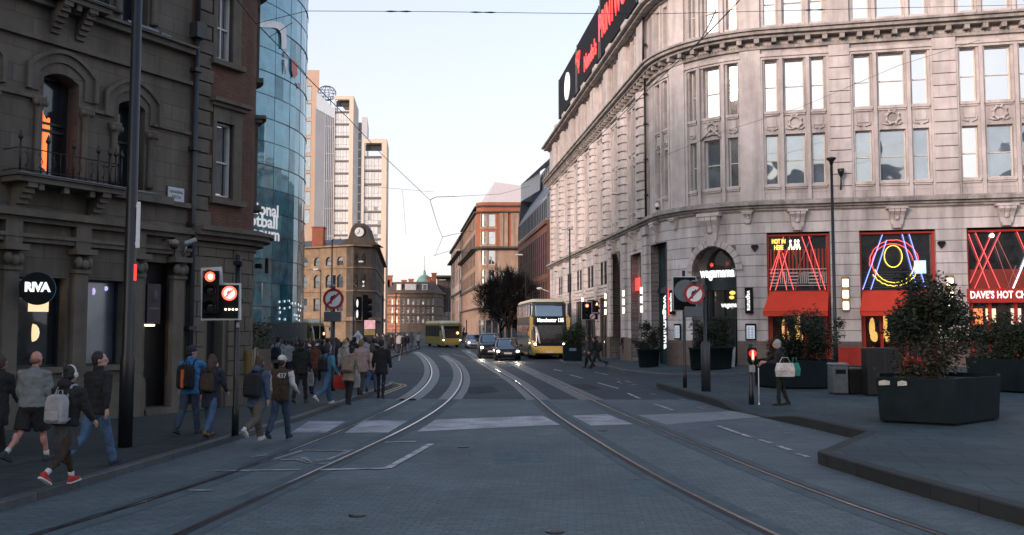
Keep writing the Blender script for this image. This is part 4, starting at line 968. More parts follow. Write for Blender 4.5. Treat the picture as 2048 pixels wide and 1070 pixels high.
while z < 20: LF.box(mb, q0, q1+(.0 if k % 2 else .10), z+.02, z+.36, -.02, .07); z += .385; k += 1
mb.build("quoins", soot_t, bk_, world=True)["kind"] = "stuff"
for a, b, z0, z1 in wins+[(cw[0], cw[1], 5.85, 7.8), (cw[0], cw[1], 9.6, 11.5)]:
    mb = MB(); e = .30 if b < 3.3 else .10
    LF.box(mb, a-.12, a, z0-.1, z1+.12, -.1, .07); LF.box(mb, b, b+e, z0-.1, z1+.12, -.1, .07); LF.box(mb, a-.12, b+e, z1, z1+.40, -.1, .071)
    LF.box(mb, a-.22, b+e+.10, z1+.40, z1+.50, -.1, .18); LF.box(mb, a-.28, b+e+.16, z1+.50, z1+.60, -.1, .30); LF.box(mb, a-.2, b+e+.08, z0-.22, z0-.08, -.1, .2)
    mb.build("window_surround", soot_t, bk_, world=True)
for k, (a, b, z0, z1) in enumerate(wins+[(cw[0], cw[1], 5.85, 7.8), (cw[0], cw[1], 9.6, 11.5)]):
    f = LF.window(bk_, a, b, z0, z1, -.2, wh_frame, gl_sash, .055, (.5,) if k in (1, 3) else (), (.47,), .09)
    c = MB()
    for i in range(8): LF.box(c, a+.08+i*.045, a+.11+i*.045, z0+.1, z1-.1, -.178, -.172)
    c.build("curtain", mat("net_curtain", (.20, .20, .20), .8, var=.3), f, world=True)
mb = MB(); q = [LF.P(u, 19.9, 0) for u in LF.u[1:] if u > 1]+[LF.P(1.02, 19.9, -14)]; mb.add([LF.P(1.02, 19.9, 0)]+q, [tuple(range(len(q)+1))]); mb.build("roof", mat("slate_dark", (.04, .042, .048), .7), bk_, world=True)
# fixtures on the left wall
x_l = math.atan2(LD.y, LD.x)
u, z = LF.uz(350, 390)
t = empty("street_name_plate", LF.P(u, z-.17, .03), x_l, "small white street name plate with dark lettering on the sandstone wall", "sign")
mb = MB(); mb.box(-.26, .26, -.02, .0, 0, .36, .01); mb.build("plate", mat("plate_white", (.50, .52, .55), .5, var=.1), t)
for s_, zz in (("HANGING", .24), ("DITCH", .11)): text("lettering", s_, .105, mat("plate_black", (.03, .03, .05), .6), Matrix.Translation((0, -.022, zz)) @ Matrix.Rotation(R(90), 4, 'X'), t, .001, .002, sx=.9)
mb = MB(); mb.box(-.28, .28, -.012, .004, -.02, .38); mb.build("border", mat("plate_blue", (.04, .05, .12), .5), t)
u, z = LF.uz(62, 577)
Pc = next(P_c for P_c in (at(75, 577, 19+.05*i) for i in range(80)) if (Vector((P_c.x, P_c.y))-LA).dot(LN) < .62)
t = empty("round_hanging_sign", Pc, x_l, "round black hanging sign with white serif capitals beside the frosted windows", "sign")
mb = MB(); mb.lathe([(.33, -.08), (.35, -.06), (.35, .06), (.33, .08)], (0, 0, 0), 32, 'X', False); dsk = mb.build("disc", sign_black, t)
mb = MB(); mb.lathe([(.352, -.05), (.352, .05)], (0, 0, 0), 32, 'X', False); mb.build("teal_rim", mat("teal_rim", (.05, .20, .28), .4, emit=.06, ec=(.1, .5, .7)), dsk)
vb = Matrix.Rotation(-(x_l+R(52)), 3, 'Z') @ Vector((-LN.x, -LN.y, 0)); mb = MB(); mb.tube([vb*.20, vb*.62], .025, 6); mb.tube([vb*.56+Vector((0, 0, -.18)), vb*.56+Vector((0, 0, .18))], .05, 6); mb.build("bracket", black_metal, t)
ang = Matrix.Translation((-.083, 0, .02)) @ Matrix.Rotation(R(-90), 4, 'Z') @ Matrix.Rotation(R(90), 4, 'X')
text("lettering", "RIVA", .265, sign_white, ang, dsk, .004, .014, sx=.90, spacing=.92)
t.rotation_euler = (0, 0, x_l+R(52))
u, z = LF.uz(325, 495)
t = empty("dome_camera", LF.P(u, z-.15, .42), x_l, "small round dome camera under the sandstone cornice", "security camera")
mb = MB(); mb.lathe([(.03, .34), (.12, .30), (.12, .2)], n=10); mb.tube([(0, 0, .3), (0, .4, .34)], .03, 5); mb.build("housing", mat("camera_beige", (.22, .20, .16), .5), t)
mb = MB(); mb.ell((0, 0, .18), .10, .10, .11, 9, 6); mb.build("dome", black_metal, t)
u, z = LF.uz(362, 497)
t = empty("box_camera", LF.P(u-.1, z-.2, .32), x_l, "white box camera on a bracket under the sandstone cornice by the drainpipe", "security camera")
mb = MB(); mb.T = Matrix.Translation((0, -.1, .28)) @ Matrix.Rotation(R(-28), 4, 'X') @ Matrix.Rotation(R(35), 4, 'Z'); mb.box(-.065, .065, -.20, .10, 0, .11, .02); mb.build("housing", mat("camera_white", (.30, .33, .37), .45), t)
mb = MB(); mb.tube([(0, 0, .28), (0, .1, 0), (0, .4, -.05)], .03, 6); mb.build("bracket", grey_metal, t)
z = 4.0
t = empty("box_camera", LF.P(4.3, z, .3), 0, "small black camera on the rounded brick corner", "security camera")
mb = MB(); mb.box(-.1, .12, -.08, .08, 0, .14, .02); mb.tube([(0, 0, .07), (-.25, .1, .07)], .025, 5); mb.box(.2, .3, -.06, .06, -.15, .3, .01); mb.build("housing", black_metal, t)
t = empty("yellow_cable_box", LF.P(u_of(492, 690)-.02, .9, .05), x_l, "narrow ochre box on the rounded corner behind the traffic light pole", "utility box")
mb = MB(); mb.box(-.09, .09, -.10, 0, 0, .72, .01); mb.box(-.07, .07, -.115, -.10, .08, .64); mb.build("box", mat("ochre", (.16, .095, .02), .6), t)
# ================================================================== glass museum tower
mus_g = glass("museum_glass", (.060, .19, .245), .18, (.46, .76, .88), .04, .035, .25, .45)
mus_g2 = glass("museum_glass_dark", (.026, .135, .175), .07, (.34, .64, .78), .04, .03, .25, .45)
mus = empty("glass_museum", (-32, 76, 0), 0, "tall curved teal glass tower with white museum lettering", "building")
MC = Vector((-34, 80)); MR = 15.1
MF = Facade([(MC.x+MR*math.cos(q), MC.y+MR*math.sin(q)) for q in [R(-150+4.6*k) for k in range(40)]])
ML = MF.u[-1]; g = MB(); g2 = MB(); fh = 1.95
zz = 0; g.W = None
while zz < 40:
    for i in range(len(MF.u)-1):
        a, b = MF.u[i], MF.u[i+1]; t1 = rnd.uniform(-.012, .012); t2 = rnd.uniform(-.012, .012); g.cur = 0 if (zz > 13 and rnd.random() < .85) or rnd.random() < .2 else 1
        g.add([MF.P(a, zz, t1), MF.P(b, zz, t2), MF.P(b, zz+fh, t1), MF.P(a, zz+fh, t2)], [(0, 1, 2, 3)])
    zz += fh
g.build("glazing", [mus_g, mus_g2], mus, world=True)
mb = MB()
for k in range(0, 21): MF.box(mb, 0, ML, k*fh-.03, k*fh+.025, -.1, .03 if k % 2 else .06)
mb.build("floor_rail", mat("rail_dark", (.03, .07, .09), .4, .3), mus, world=True)
mb = MB()
for i in range(0, len(MF.u), 2): MF.box(mb, MF.u[i]-.012, MF.u[i]+.012, 0, 40, -.05, .02)
mb.build("mullions", mat("rail_mid", (.06, .14, .18), .4, .4), mus, world=True)["kind"] = "stuff"
mb = MB(); MF.box(mb, ML-1.0, ML-.86, 0, 40, .0, .30); mb.build("edge_fin", mat("edge_white", (.5, .5, .5), .5), mus, world=True)
MFu = lambda px, py: MF.uz(px, py)
u_r = MFu(553, 420)[0]
for k, (s_, py) in enumerate((("National", 419), ("Football", 443), ("Museum", 467))):
    zz = MFu(520, py)[1]; u_end = MFu((553, 551, 555)[k], py)[0]
    cu = text("lettering", s_, 1.42, mat("museum_letters", (.72, .74, .76), .5, emit=.12, ec=(1, 1, 1)), None, mus, .02, .028, align='LEFT')
    x1 = max(v.co.x for v in cu.data.vertices); x0 = min(v.co.x for v in cu.data.vertices); kk = (5.0, 5.0, 5.35)[k]/(x1-x0)
    for v in cu.data.vertices: v.co = Vector(MF.P(u_end+(v.co.x-x1)*kk, zz+v.co.y, .18+v.co.z))-root_loc(mus)
vin = mat("white_vinyl", (.66, .68, .70), .5); 
def mtube(pts, r, m, n): 
    b = MB(); b.tube([MF.P(MFu(*p)[0], MFu(*p)[1], .15) for p in pts], r, 6); b.build(n, m, mus, world=True)
b = MB()
L_ = [(512, 42), (548, 43), (558, 45), (565, 50), (569, 58), (570, 80), (570, 97)]; I_ = [(512, 55), (545, 56), (552, 58), (556, 62), (559, 68), (560, 82), (560, 98)]
for i in range(len(L_)-1):
    q = [L_[i], L_[i+1], I_[i+1], I_[i]]; b.add([MF.P(MFu(*p)[0], MFu(*p)[1], .16) for p in q], [(0, 3, 2, 1)])
b.build("white_graphic", vin, mus, world=True)
b = MB(); b.ell(MF.P(*MFu(569, 109), .14), .26, .10, .28, 10, 6); b.tube([MF.P(*MFu(568, 120), .14), MF.P(*MFu(568, 148), .14)], [.16, .05], 6); b.build("white_graphic", vin, mus, world=True)
b = MB(); q = [(580, 118), (590, 125), (592, 150), (584, 158), (580, 140)]; b.add([MF.P(*MFu(*p), .16) for p in q], [tuple(range(5))]); q = [(592, 165), (598, 168), (598, 180), (593, 172)]; b.add([MF.P(*MFu(*p), .16) for p in q], [tuple(range(4))])
b.build("red_graphic", mat("red_vinyl", (.45, .10, .08), .5), mus, world=True)
b = MB()
for p in [(558, 603), (558, 615), (559, 624), (568, 602), (568, 616), (577, 601), (583, 606), (589, 606), (595, 608), (600, 611), (578, 614), (588, 629), (592, 630), (597, 631), (569, 638), (558, 637), (595, 618), (599, 620), (592, 637), (597, 640)]:
    u, z = MFu(*p); MF.box(b, u-.03, u+.03, z-.12, z+.06, .05, .10)
b.build("ceiling_lights", mat("cool_lamp", (.8, .9, 1), .4, emit=.35, ec=(.85, .95, 1)), mus, world=True)["kind"] = "stuff"
b = MB(); MF.box(b, ML*.0, ML-1.2, 0, 2.6, .10, .35); b.build("base_band", mat("museum_base", (.03, .06, .07), .5), mus, world=True)
# ================================================================== buildings further up the street
def facade_rows(F, root, spans, rows, d, fm, gm, fw=.06, cols=(), bars=(.5,), tilt=.02, name='window', arch=False):
    for a, b in spans:
        for z0, z1 in rows: F.window(root, a, b, z0, z1, d, fm, gm, fw, cols, bars, .10, tilt, name)
def spread_spans(u0, u1, n, frac=.5, ph=0):
    p = (u1-u0)/n; return [(u0+p*(i+.5-frac/2), u0+p*(i+.5+frac/2)) for i in range(n)]
def shell(F, root, u0, u1, z0, z1, ops, m, rev=.25, d=0, name="wall"):
    mb = MB(); F.wall(mb, u0, u1, z0, z1, ops, d, rev); return mb.build(name, m, root, world=True)
def bands(F, root, u0, u1, spec, m, name="string_course"):
    mb = MB()
    for z0, z1, d in spec: F.box(mb, u0, u1, z0, z1, -.1, d)
    return mb.build(name, m, root, world=True)
sky_gl = glass("sky_window", (.05, .06, .07), .62, (.9, .95, 1), .02, .02, .5)
far_gl = glass("far_window", (.05, .055, .065), .40, (.9, .95, 1), .03, .02, .5)
# -- red brick and glass office beyond the curved building
OD = Vector((-.1, .995)).normalized()
o0 = Vector((3.55, 90.2)); o1 = o0+OD*27.5
office = empty("brick_office", (6, 105, 0), 0, "modern red brown brick office with a slanting slate roof and tall slit windows", "building")
ob = mat("office_brick", (.20, .085, .060), .85, var=.12, s=2, brick=(.3, .1, .01, .7, .2))
oslate = mat("office_slate", (.13, .15, .18), .5, .0, var=.2, s=2, brick=(.55, 3.0, .03, .55, .3))
OF = Facade([tuple(o1+Vector((14, 3))), tuple(o1), tuple(o0), tuple(o0+Vector((16, 1.6)))]); oL = OF.u[1]; oU = OF.u[2]
nsl = 16; sp1 = spread_spans(oL, oU, nsl, .42); up = spread_spans(oL, oU, 20, .40)
shell(OF, office, 0, OF.u[-1], 0, 12.6, [(a, b, 7.6, 11.9) for a, b in sp1]+[(a, b, 3.6, 6.9) for a, b in sp1]+[(a, b, .2, 2.9) for a, b in spread_spans(oL, oU, 8, .7)], ob, .05)
for a, b in sp1:
    OF.window(office, a, b, 7.6, 11.9, -.03, dk_frame, far_gl, .05, (), (.5,), .08); OF.window(office, a, b, 3.6, 6.9, -.03, dk_frame, far_gl, .05, (), (.5,), .08)
for a, b in spread_spans(oL, oU, 8, .7): OF.window(office, a, b, .2, 2.9, -.03, dk_frame, gl_dark, .06, (.5,), (), .08)
bands(OF, office, 0, OF.u[-1], ((12.6, 13.0, .25), (7.1, 7.3, .08), (3.1, 3.35, .12)), ob)
shell(OF, office, 0, OF.u[-1], 13.0, 15.4, [(a, b, 13.25, 15.2) for a, b in up], mat("office_grey", (.17, .20, .24), .5, var=.1), .05)
for a, b in up: OF.window(office, a, b, 13.25, 15.2, -.03, dk_frame, far_gl, .05, (), (), .08)
mb = MB()
def OP(u, z, d): return OF.P(u, z, d)
for a, b in ((oL, oU),):
    n = 24
    for i in range(n):
        p, q = a+(b-a)*i/n, a+(b-a)*(i+1)/n
        mb.add([OP(p, 15.4, .02), OP(q, 15.4, .02), OP(q, 18.4, -1.7), OP(p, 18.4, -1.7)], [(0, 1, 2, 3)], [[(p, 0), (q, 0), (q, 3), (p, 3)]])
mb.add([OP(oU, 15.4, .02), OP(oU+13, 15.4, .02), OP(oU+13, 18.4, -1.7), OP(oU, 18.4, -1.7)], [(0, 1, 2, 3)], [[(0, 0), (13, 0), (13, 3), (0, 3)]])
mb.add([OP(oL, 15.4, .02), OP(oL, 18.4, -1.7), OP(0, 18.4, -1.7), OP(0, 15.4, 0)], [(0, 1, 2, 3)])
mb.build("slate_slope", oslate, office, world=True)
tp = spread_spans(oL+.5, oU, 18, .62)
mb = MB(); OF.wall(mb, oL, oU, 18.4, 20.6, [(a, b, 18.6, 20.3) for a, b in tp], -1.7, .2); mb.add([OP(oL, 18.4, -1.7), OP(oL, 20.6, -1.7), OP(oL, 20.6, -12), OP(oL, 18.4, -12)], [(0, 1, 2, 3)])
mb.add([OP(oL, 20.6, -1.7), OP(oU, 20.6, -1.7), OP(oU, 20.6, -14), OP(oL, 20.6, -14)], [(0, 1, 2, 3)]); mb.add([OP(oL, 15.4, 0), OP(oU, 15.4, 0), OP(oU, 15.4, -14), OP(oL, 15.4, -14)], [(0, 1, 2, 3)])
mb.build("top_storey", mat("office_pale", (.40, .41, .43), .5, var=.1), office, world=True)
for a, b in tp: OF.window(office, a, b, 18.6, 20.3, -1.85, dk_frame, sky_gl, .05, (), (), .08)
# -- orange terracotta and sandstone warehouse
wv = empty("terracotta_warehouse", (-2, 175, 0), 0, "orange red brick and sandstone warehouse with a rounded end and dark cornices", "building")
terra = mat("terracotta_brick", (.34, .110, .055), .8, var=.22, s=1, stain=.15); ostone = mat("orange_sandstone", (.37, .25, .185), .85, var=.22, s=.7, bump=.2, bs=6, stain=.3)
ocorn = mat("dark_cornice", (.075, .062, .055), .85, var=.3, s=1)
wa = Vector((at(954, 500, 166).x, 166)); SDo = Vector((-.118, .993)).normalized()
rr = 2.0; wps = [tuple(wa+SDo*95), tuple(wa+SDo*rr)]+[tuple(wa+SDo*rr+Vector((rr*(1-math.cos(q)), -rr*math.sin(q)))) for q in [R(15*k) for k in range(1, 7)]]+[tuple(wa+Vector((15, .4)))]
WF = Facade(wps); wl = WF.u[1]; we = WF.u[-1]; wf0 = WF.u[7]
px_u = lambda p: WF.uz(p, 480)[0]
zf = lambda py: at(954, py, 164.5).z
rows4 = [(zf(451), zf(426)), (zf(487), zf(461)), (zf(528), zf(499)), (zf(567), zf(538)), (zf(615), zf(575))]
fsp = [(px_u(963), px_u(972)), (px_u(977), px_u(990))]
ssp = spread_spans(wl-42, wl-1.5, 11, .42); ssp2 = spread_spans(4, wl-46, 12, .42)
fo = [(a, b, z0, z1) for a, b in fsp for z0, z1 in rows4]; so = [(a, b, z0, z1) for a, b in ssp+ssp2 for z0, z1 in rows4]
shell(WF, wv, wl, we, zf(497)+.3, zf(408), fo, terra, .3, name="upper_wall"); shell(WF, wv, wl, we, -.2, zf(497)+.3, fo, ostone, .3)
shell(WF, wv, 0, wl, -.2, zf(418), so, ostone, .05, name="street_wall")
bands(WF, wv, wl-44, we, ((zf(498), zf(496), .5), (zf(496), zf(492), 1.0), (zf(570)-.5, zf(570), .25), (zf(618), zf(615), .3)), ocorn, "cornice")
bands(WF, wv, wl-44, we, ((zf(423), zf(420), .5), (zf(411), zf(408), .35)), ocorn, "upper_cornice")
bands(WF, wv, 0, wl-44, ((zf(466)+.4, zf(458), 1.1), (zf(425), zf(419), .5), (zf(560)-.5, zf(560), .3)), ocorn, "far_cornice")
bands(WF, wv, wf0-3, we, ((zf(408), zf(402), .1),), terra, "parapet")
mb = MB()
for q in (1003, 1012, 1026, 1034): WF.box(mb, px_u(q)-.35, px_u(q)+.35, zf(493), zf(424), .0, .28)
for a, b in fsp[:2]:
    for z0, z1 in rows4[:3]: WF.box(mb, a-.3, b+.3, z0-.45, z0-.05, 0, .12); WF.box(mb, a-.25, a-.02, z0, z1, 0, .08); WF.box(mb, b+.02, b+.25, z0, z1, 0, .08)
mb.build("stone_trim", ostone, wv, world=True)["kind"] = "stuff"
lowsp = [(px_u(1000+13*k), px_u(1008+13*k)) for k in range(3)]
for a, b in lowsp: facade_rows(WF, wv, [(a, b)], rows4[3:], .02, win_white, far_gl, .09, (.5,), (.55,), .01)
mb = MB(); WF.box(mb, px_u(958), px_u(1036), .2, 3.4, -.05, .04); mb.build('shop_glazing', glass('shop_far_glass', (.05, .06, .075), .15), wv, world=True)
mb = MB()
for q in range(958, 1037, 13): WF.box(mb, px_u(q)-.12, px_u(q)+.12, .2, 3.4, -.05, .10)
mb.build('shop_mullions', ostone, wv, world=True)['kind'] = 'stuff'
for a, b in fsp[:2]: facade_rows(WF, wv, [(a, b)], rows4, -.25, win_white, sky_gl, .09, (.5,), (.55,), .01)
for sp_ in (ssp, ssp2): facade_rows(WF, wv, sp_[::1] if sp_ is ssp else sp_[::2], rows4[1:4] if sp_ is ssp else rows4[1:3], -.03, dk_frame, glass('dull_window', (.04, .045, .055), .15), .12, (), (.5,), .01)
mb = MB()
for a, b in ssp: WF.box(mb, b+.25, b+.75, 4, zf(500), 0, .07)
mb.build("buttresses", ostone, wv, world=True)["kind"] = "stuff"
mb = MB(); q = [WF.P(u, zf(409), -.2) for u in WF.u]; q += [(q[-1][0], q[0][1], q[0][2])]; mb.add(q, [tuple(range(len(q)))]); mb.build("roof", ocorn, wv, world=True)
mb = MB(); a = at(984, 402, 178); b = at(1060, 402, 178); z1 = at(990, 367, 178).z
mb.loft([[(a.x-1.2, 176, a.z-1), (b.x, 176, a.z-1), (b.x, 200, a.z-1), (a.x-5.5, 200, a.z-1)], [(a.x+.6, 176, z1), (b.x, 176, z1-1), (b.x, 200, z1-.5), (a.x-2.5, 200, z1)]], False, True)
mb.build("roof_box", mat("roof_cladding", (.56, .53, .56), .6, var=.05), wv, world=True)
# -- clock corner building
ck = empty("clock_building", (at(700, 600, 112).x, 112, 0), 0, "buff sandstone corner building with a slate roof and a small white clock dormer", "building")
buff = mat("buff_sandstone", (.32, .225, .145), .85, var=.2, s=.9, stain=.35, brick=(.9, .4, .012, .72, .2)); buff_shade = mat("shaded_sandstone", (.105, .085, .066), .85, var=.25, s=.9, stain=.4, brick=(.9, .4, .012, .7, .2))  # one stone in two tones: sunlit face lighter, corner face shaded by colour
slate = mat("blue_slate", (.055, .058, .068), .6, var=.2, s=2)
P_ = lambda px, Y: (at(px, 600, Y).x, Y)
CKp = [P_(540, 116), P_(692, 110), P_(706, 109.4), P_(742, 110.5), P_(752, 113), P_(768, 150)]
CF = Facade(CKp); zc_ = lambda py, Y=110: at(700, py, Y).z
U_ = lambda px: CF.uz(px, 560)[0]
lw = [(U_(x-6), U_(x+6)) for x in (560, 585, 609, 633.5, 657, 680)]; cwn = [(U_(709), U_(717)), (U_(724), U_(732))]
lrows = [(zc_(530), zc_(512)), (zc_(575), zc_(548)), (zc_(622), zc_(596))]; crows = [(zc_(529), zc_(507)), (zc_(574), zc_(549)), (zc_(622), zc_(600))]
ops = [(a, b, z0, z1, .35) for a, b in lw for z0, z1 in lrows[:2]]+[(a, b, *lrows[2]) for a, b in lw]
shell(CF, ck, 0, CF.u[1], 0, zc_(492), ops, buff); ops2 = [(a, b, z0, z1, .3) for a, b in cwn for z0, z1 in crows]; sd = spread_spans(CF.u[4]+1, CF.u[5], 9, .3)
shell(CF, ck, CF.u[1], CF.u[5], 0, zc_(490), ops2+[(a, b, z0, z1, .3) for a, b in sd for z0, z1 in crows], buff_shade, name="corner_wall")
for a, b in lw: facade_rows(CF, ck, [(a, b)], lrows, -.2, dk_frame, glass('slate_window', (.05, .065, .085), .12), .07, (), (.5,))
for a, b in cwn+sd[:4]: facade_rows(CF, ck, [(a, b)], crows, -.2, dk_frame, gl_dark, .07, (), (.5,))
bands(CF, ck, 0, CF.u[5], ((zc_(493), zc_(490), .45), (zc_(536), zc_(534), .12), (zc_(583), zc_(580), .14), (zc_(640)-.1, zc_(634), .3)), buff, "string_course")
mb = MB(); ez = zc_(490)
F_ = [Vector(CF.P(u, ez, .3)) for u in CF.u]; rz = zc_(466)-ez
Rg = [Vector((F_[0].x, F_[0].y+7, ez+rz)), Vector((F_[1].x, F_[1].y+7, ez+rz)), Vector((F_[2].x+.6, F_[2].y+6.2, ez+rz*1.2)), Vector((F_[3].x-1, F_[3].y+6, ez+rz*1.2)), Vector((F_[4].x-2.2, F_[4].y+6, ez+rz)), Vector((F_[5].x-5, F_[5].y, ez+rz))]
for i in range(5): mb.add([F_[i], F_[i+1], Rg[i+1], Rg[i]], [(0, 1, 2, 3)])
mb.add(Rg, [tuple(range(6))]); mb.build("roof", slate, ck, world=True)
mb = MB(); c = at(718, 480, 110); zt = at(718, 446, 110).z
mb.loft([[(c.x-2.5, 109.9, ez), (c.x+2.5, 109.9, ez), (c.x+2.5, 114, ez), (c.x-2.5, 114, ez)], [(c.x-1.35, 110, ez+.8), (c.x+1.35, 110, ez+.8), (c.x+1.35, 114, ez+.8), (c.x-1.35, 114, ez+.8)], [(c.x-1.0, 110.2, zt-.6), (c.x+1.0, 110.2, zt-.6), (c.x+1.0, 114, zt-.6), (c.x-1.0, 114, zt-.6)], [(c.x-.55, 110.4, zt), (c.x+.55, 110.4, zt), (c.x+.55, 114, zt), (c.x-.55, 114, zt)]], True, True)
k = mb.build("clock_dormer", buff_shade, ck, world=True); cz = at(719, 464, 110).z
mb = MB(); mb.T = Matrix.Translation((c.x+.05, 110.15, cz)); mb.lathe([(.62, -.22), (.70, -.12), (.70, .1)], n=24, axis='Y', smooth=False, sx=1); mb.build("clock_ring", buff_shade, k, world=True)
mb = MB(); mb.T = Matrix.Translation((c.x+.05, 109.90, cz)); mb.lathe([(.56, -.02), (.56, .02)], n=24, axis='Y', smooth=False); fc = mb.build("clock_face", white_paint, k, world=True)
mb = MB(); mb.T = Matrix.Translation((c.x+.05, 109.86, cz)); mb.cb(0, 0, 0, .06, .02, .30); mb.T = mb.T @ Matrix.Rotation(R(-130), 4, 'Y'); mb.cb(0, 0, 0, .05, .02, .44); mb.build("clock_hands", black_metal, k, world=True)
mb = MB(); q = at(637, 470, 113); mb.box(q.x-.7, q.x+.7, 112.5, 114, ez-.2, at(637, 456, 113).z); mb.box(q.x-.8, q.x+.8, 112.4, 114.1, at(637, 456, 113).z, at(637, 454, 113).z); mb.build("chimney", mat("red_chimney", (.30, .10, .055), .85), ck, world=True)
# -- domed building closing the street
dm = empty("domed_building", (at(830, 600, 330).x, 335, 0), 0, "red and buff stone building with a mansard roof and green copper dome closing the street", "building")
dbr = mat("banded_brick", (.30, .135, .080), .85, var=.2, s=.5, brick=(3, 1.5, .25, 1.5, .1)); ddk = mat("dome_dark_stone", (.13, .095, .075), .85, var=.25, s=.4, stain=.3)
z3 = lambda py: at(830, py, 330).z
DF = Facade([P_(745, 345), P_(776, 332), P_(800, 330), P_(868, 330), P_(884, 338), P_(903, 420)])
UD = lambda px: DF.uz(px, 620)[0]
drows = [(z3(646), z3(632)), (z3(626), z3(614)), (z3(609), z3(598))]
dsp = [(UD(x-2.2), UD(x+2.2)) for x in (784, 793, 806, 816, 826, 836, 846, 856, 866)]
shell(DF, dm, 0, DF.u[2], 0, z3(583), [(a, b, z0, z1) for a, b in dsp[:2] for z0, z1 in drows], dbr, .3)
shell(DF, dm, DF.u[2], DF.u[5], 0, z3(583), [(a, b, z0, z1) for a, b in dsp[2:] for z0, z1 in drows], ddk, .3, name="stone_wall")
for a, b in dsp: facade_rows(DF, dm, [(a, b)], drows, -.25, win_white, far_gl, .12, (), (.5,))
bands(DF, dm, 0, DF.u[5], ((z3(587), z3(583), .8), (z3(612), z3(610), .4), (z3(594), z3(592), .4), (z3(630), z3(628), .3)), ddk)
mb = MB()
for a, b in zip(range(5), range(1, 6)):
    p, q = DF.P(DF.u[a], z3(583), .1), DF.P(DF.u[b], z3(583), .1); mb.add([p, q, DF.P(DF.u[b], z3(563), -3), DF.P(DF.u[a], z3(563), -3)], [(0, 1, 2, 3)])
mb.add([DF.P(u, z3(563), -3) for u in DF.u], [tuple(range(6))]); mb.build("mansard_roof", mat("brown_slate", (.085, .065, .055), .8, var=.25, s=.5), dm, world=True)
for x in (797, 815, 826, 849):
    mb = MB(); u = UD(x); DF.box(mb, u-1.0, u+1.0, z3(580), z3(568), -3, -.2); d_ = mb.build("dormer", win_white, dm, world=True)
    mb = MB(); DF.box(mb, u-.7, u+.7, z3(579), z3(569.5), -.2, -.17); mb.build("pane", far_gl, d_, world=True)
mb = MB(); dx = at(847, 540, 332).x; zb = z3(566); mb.lathe([(2.9, zb-3), (2.9, zb), (3.1, zb+.1), (2.95, zb+.9), (2.5, zb+2.0), (1.7, zb+2.9), (.6, zb+3.4), (.45, zb+4.2), (.35, zb+5.0), (.05, zb+5.2)], (dx, 336, 0), 16); mb.build("copper_dome", mat("copper_green", (.20, .36, .30), .6, var=.2, s=.6), dm, world=True)
mb = MB(); mb.tube([(dx, 336, zb+5), (dx, 336, z3(510))], .07, 5); mb.build("flagpole", grey_metal, dm, world=True)
for x, py in ((780, 553), (776, 560), (868, 548), (858, 556), (808, 562), (822, 560)):
    mb = MB(); q = at(x, py, 334); mb.box(q.x-.8, q.x+.8, 333.5, 335, z3(572), q.z); mb.box(q.x-1, q.x+1, 333.3, 335.2, q.z, q.z+.4); mb.build("chimney", mat("orange_chimney", (.38, .13, .06), .85), dm, world=True)
mb = MB(); q = at(888, 560, 345); mb.box(at(868, 560, 345).x, at(903, 560, 345).x, 344, 360, at(888, 553, 345).z-.3, at(888, 552, 345).z+.2); mb.box(at(872, 560, 345).x, at(900, 560, 345).x, 350, 360, 8, at(888, 553, 345).z); mb.build("flat_canopy", ocorn, dm, world=True)
# -- towers
def tower(name, label_, cat, px0, px1, pyt, Y, depth, pxs, turn=0.0):
    a = at(px0, 600, Y); b = at(px1, 600, Y+turn); t = empty(name, ((a.x+b.x)/2, Y, 0), 0, label_, cat)
    F = Facade([(a.x, Y), (b.x, Y+turn), (at(pxs, 600, Y+turn+depth).x, Y+turn+depth)]); return t, F, at((px0+px1)/2, pyt, Y).z
tan = mat("tan_panel", (.52, .36, .27), .8, var=.08, s=.15); cream = mat("cream_panel", (.70, .56, .45), .75, var=.06, s=.1); greyp = mat("grey_panel", (.20, .225, .26), .55, var=.12, s=.2); palep = mat("pale_panel", (.50, .50, .53), .5, var=.08, s=.2)
tg = glass("tower_glass", (.46, .43, .42), .30, (1, .97, .97), .05, .02, .2, .15)
t, F, zt = tower("tan_tower", "tall tan clad tower with a strip of dark windows behind the glass museum", "building", 560, 632.5, 140, 275, 22, 631)
wz = [(at(610, y+29, 275).z, at(610, y, 275).z) for y in (172, 207, 242, 277, 312, 347, 383, 419)]; u0, u1 = F.uz(606, 300)[0], F.uz(622, 300)[0]
shell(F, t, 0, F.u[-1], 0, zt, [(u0, u1, a, b) for a, b in wz], tan, .3)
for a, b in wz: F.window(t, u0, u1, a, b, -.25, dk_frame, glass("grey_window", (.10, .12, .15), .3), .12, (), (), .1)
mb = MB(); mb.add([F.P(0, zt, 0), F.P(F.u[1], zt, 0), F.P(F.u[2], zt, 0), (F.p[0].x, F.p[2].y, zt)], [(0, 1, 2, 3)]); mb.build("roof", tan, t, world=True)
t, F, zt = tower("grey_tower", "slim grey tower with vertical fins and a round wire frame on its roof", "building", 626, 669, 216, 258, 24, 667)
um = F.uz(649, 400)[0]
shell(F, t, 0, um, 0, at(640, 214, 258).z, [], greyp); shell(F, t, um, F.u[-1], 0, zt, [], mat("steel_glass", (.24, .27, .31), .35, .4, var=.2, s=.2), name="glass_wall")
mb = MB(); ul = F.uz(631, 400)[0]; A = [F.P(ul, at(632, 218, 258).z, .45), F.P(F.u[1], at(668, 240, 258).z, .45), F.P(F.u[1], at(668, 222, 258).z, .45), F.P(ul, at(632, 184, 258).z, .45)]
mb.add(A, [(0, 1, 2, 3)]); mb.loft([[(x, y, z) for x, y, z in A], [(x, y+12, z) for x, y, z in A]], False, True); mb.build("sloping_crown", mat("crown_glass", (.42, .48, .54), .3, .2), t, world=True)
mb = MB()
for k in range(7): u = um+(F.u[1]-um)*k/6; F.box(mb, u-.06, u+.06, 0, zt, .0, .35)
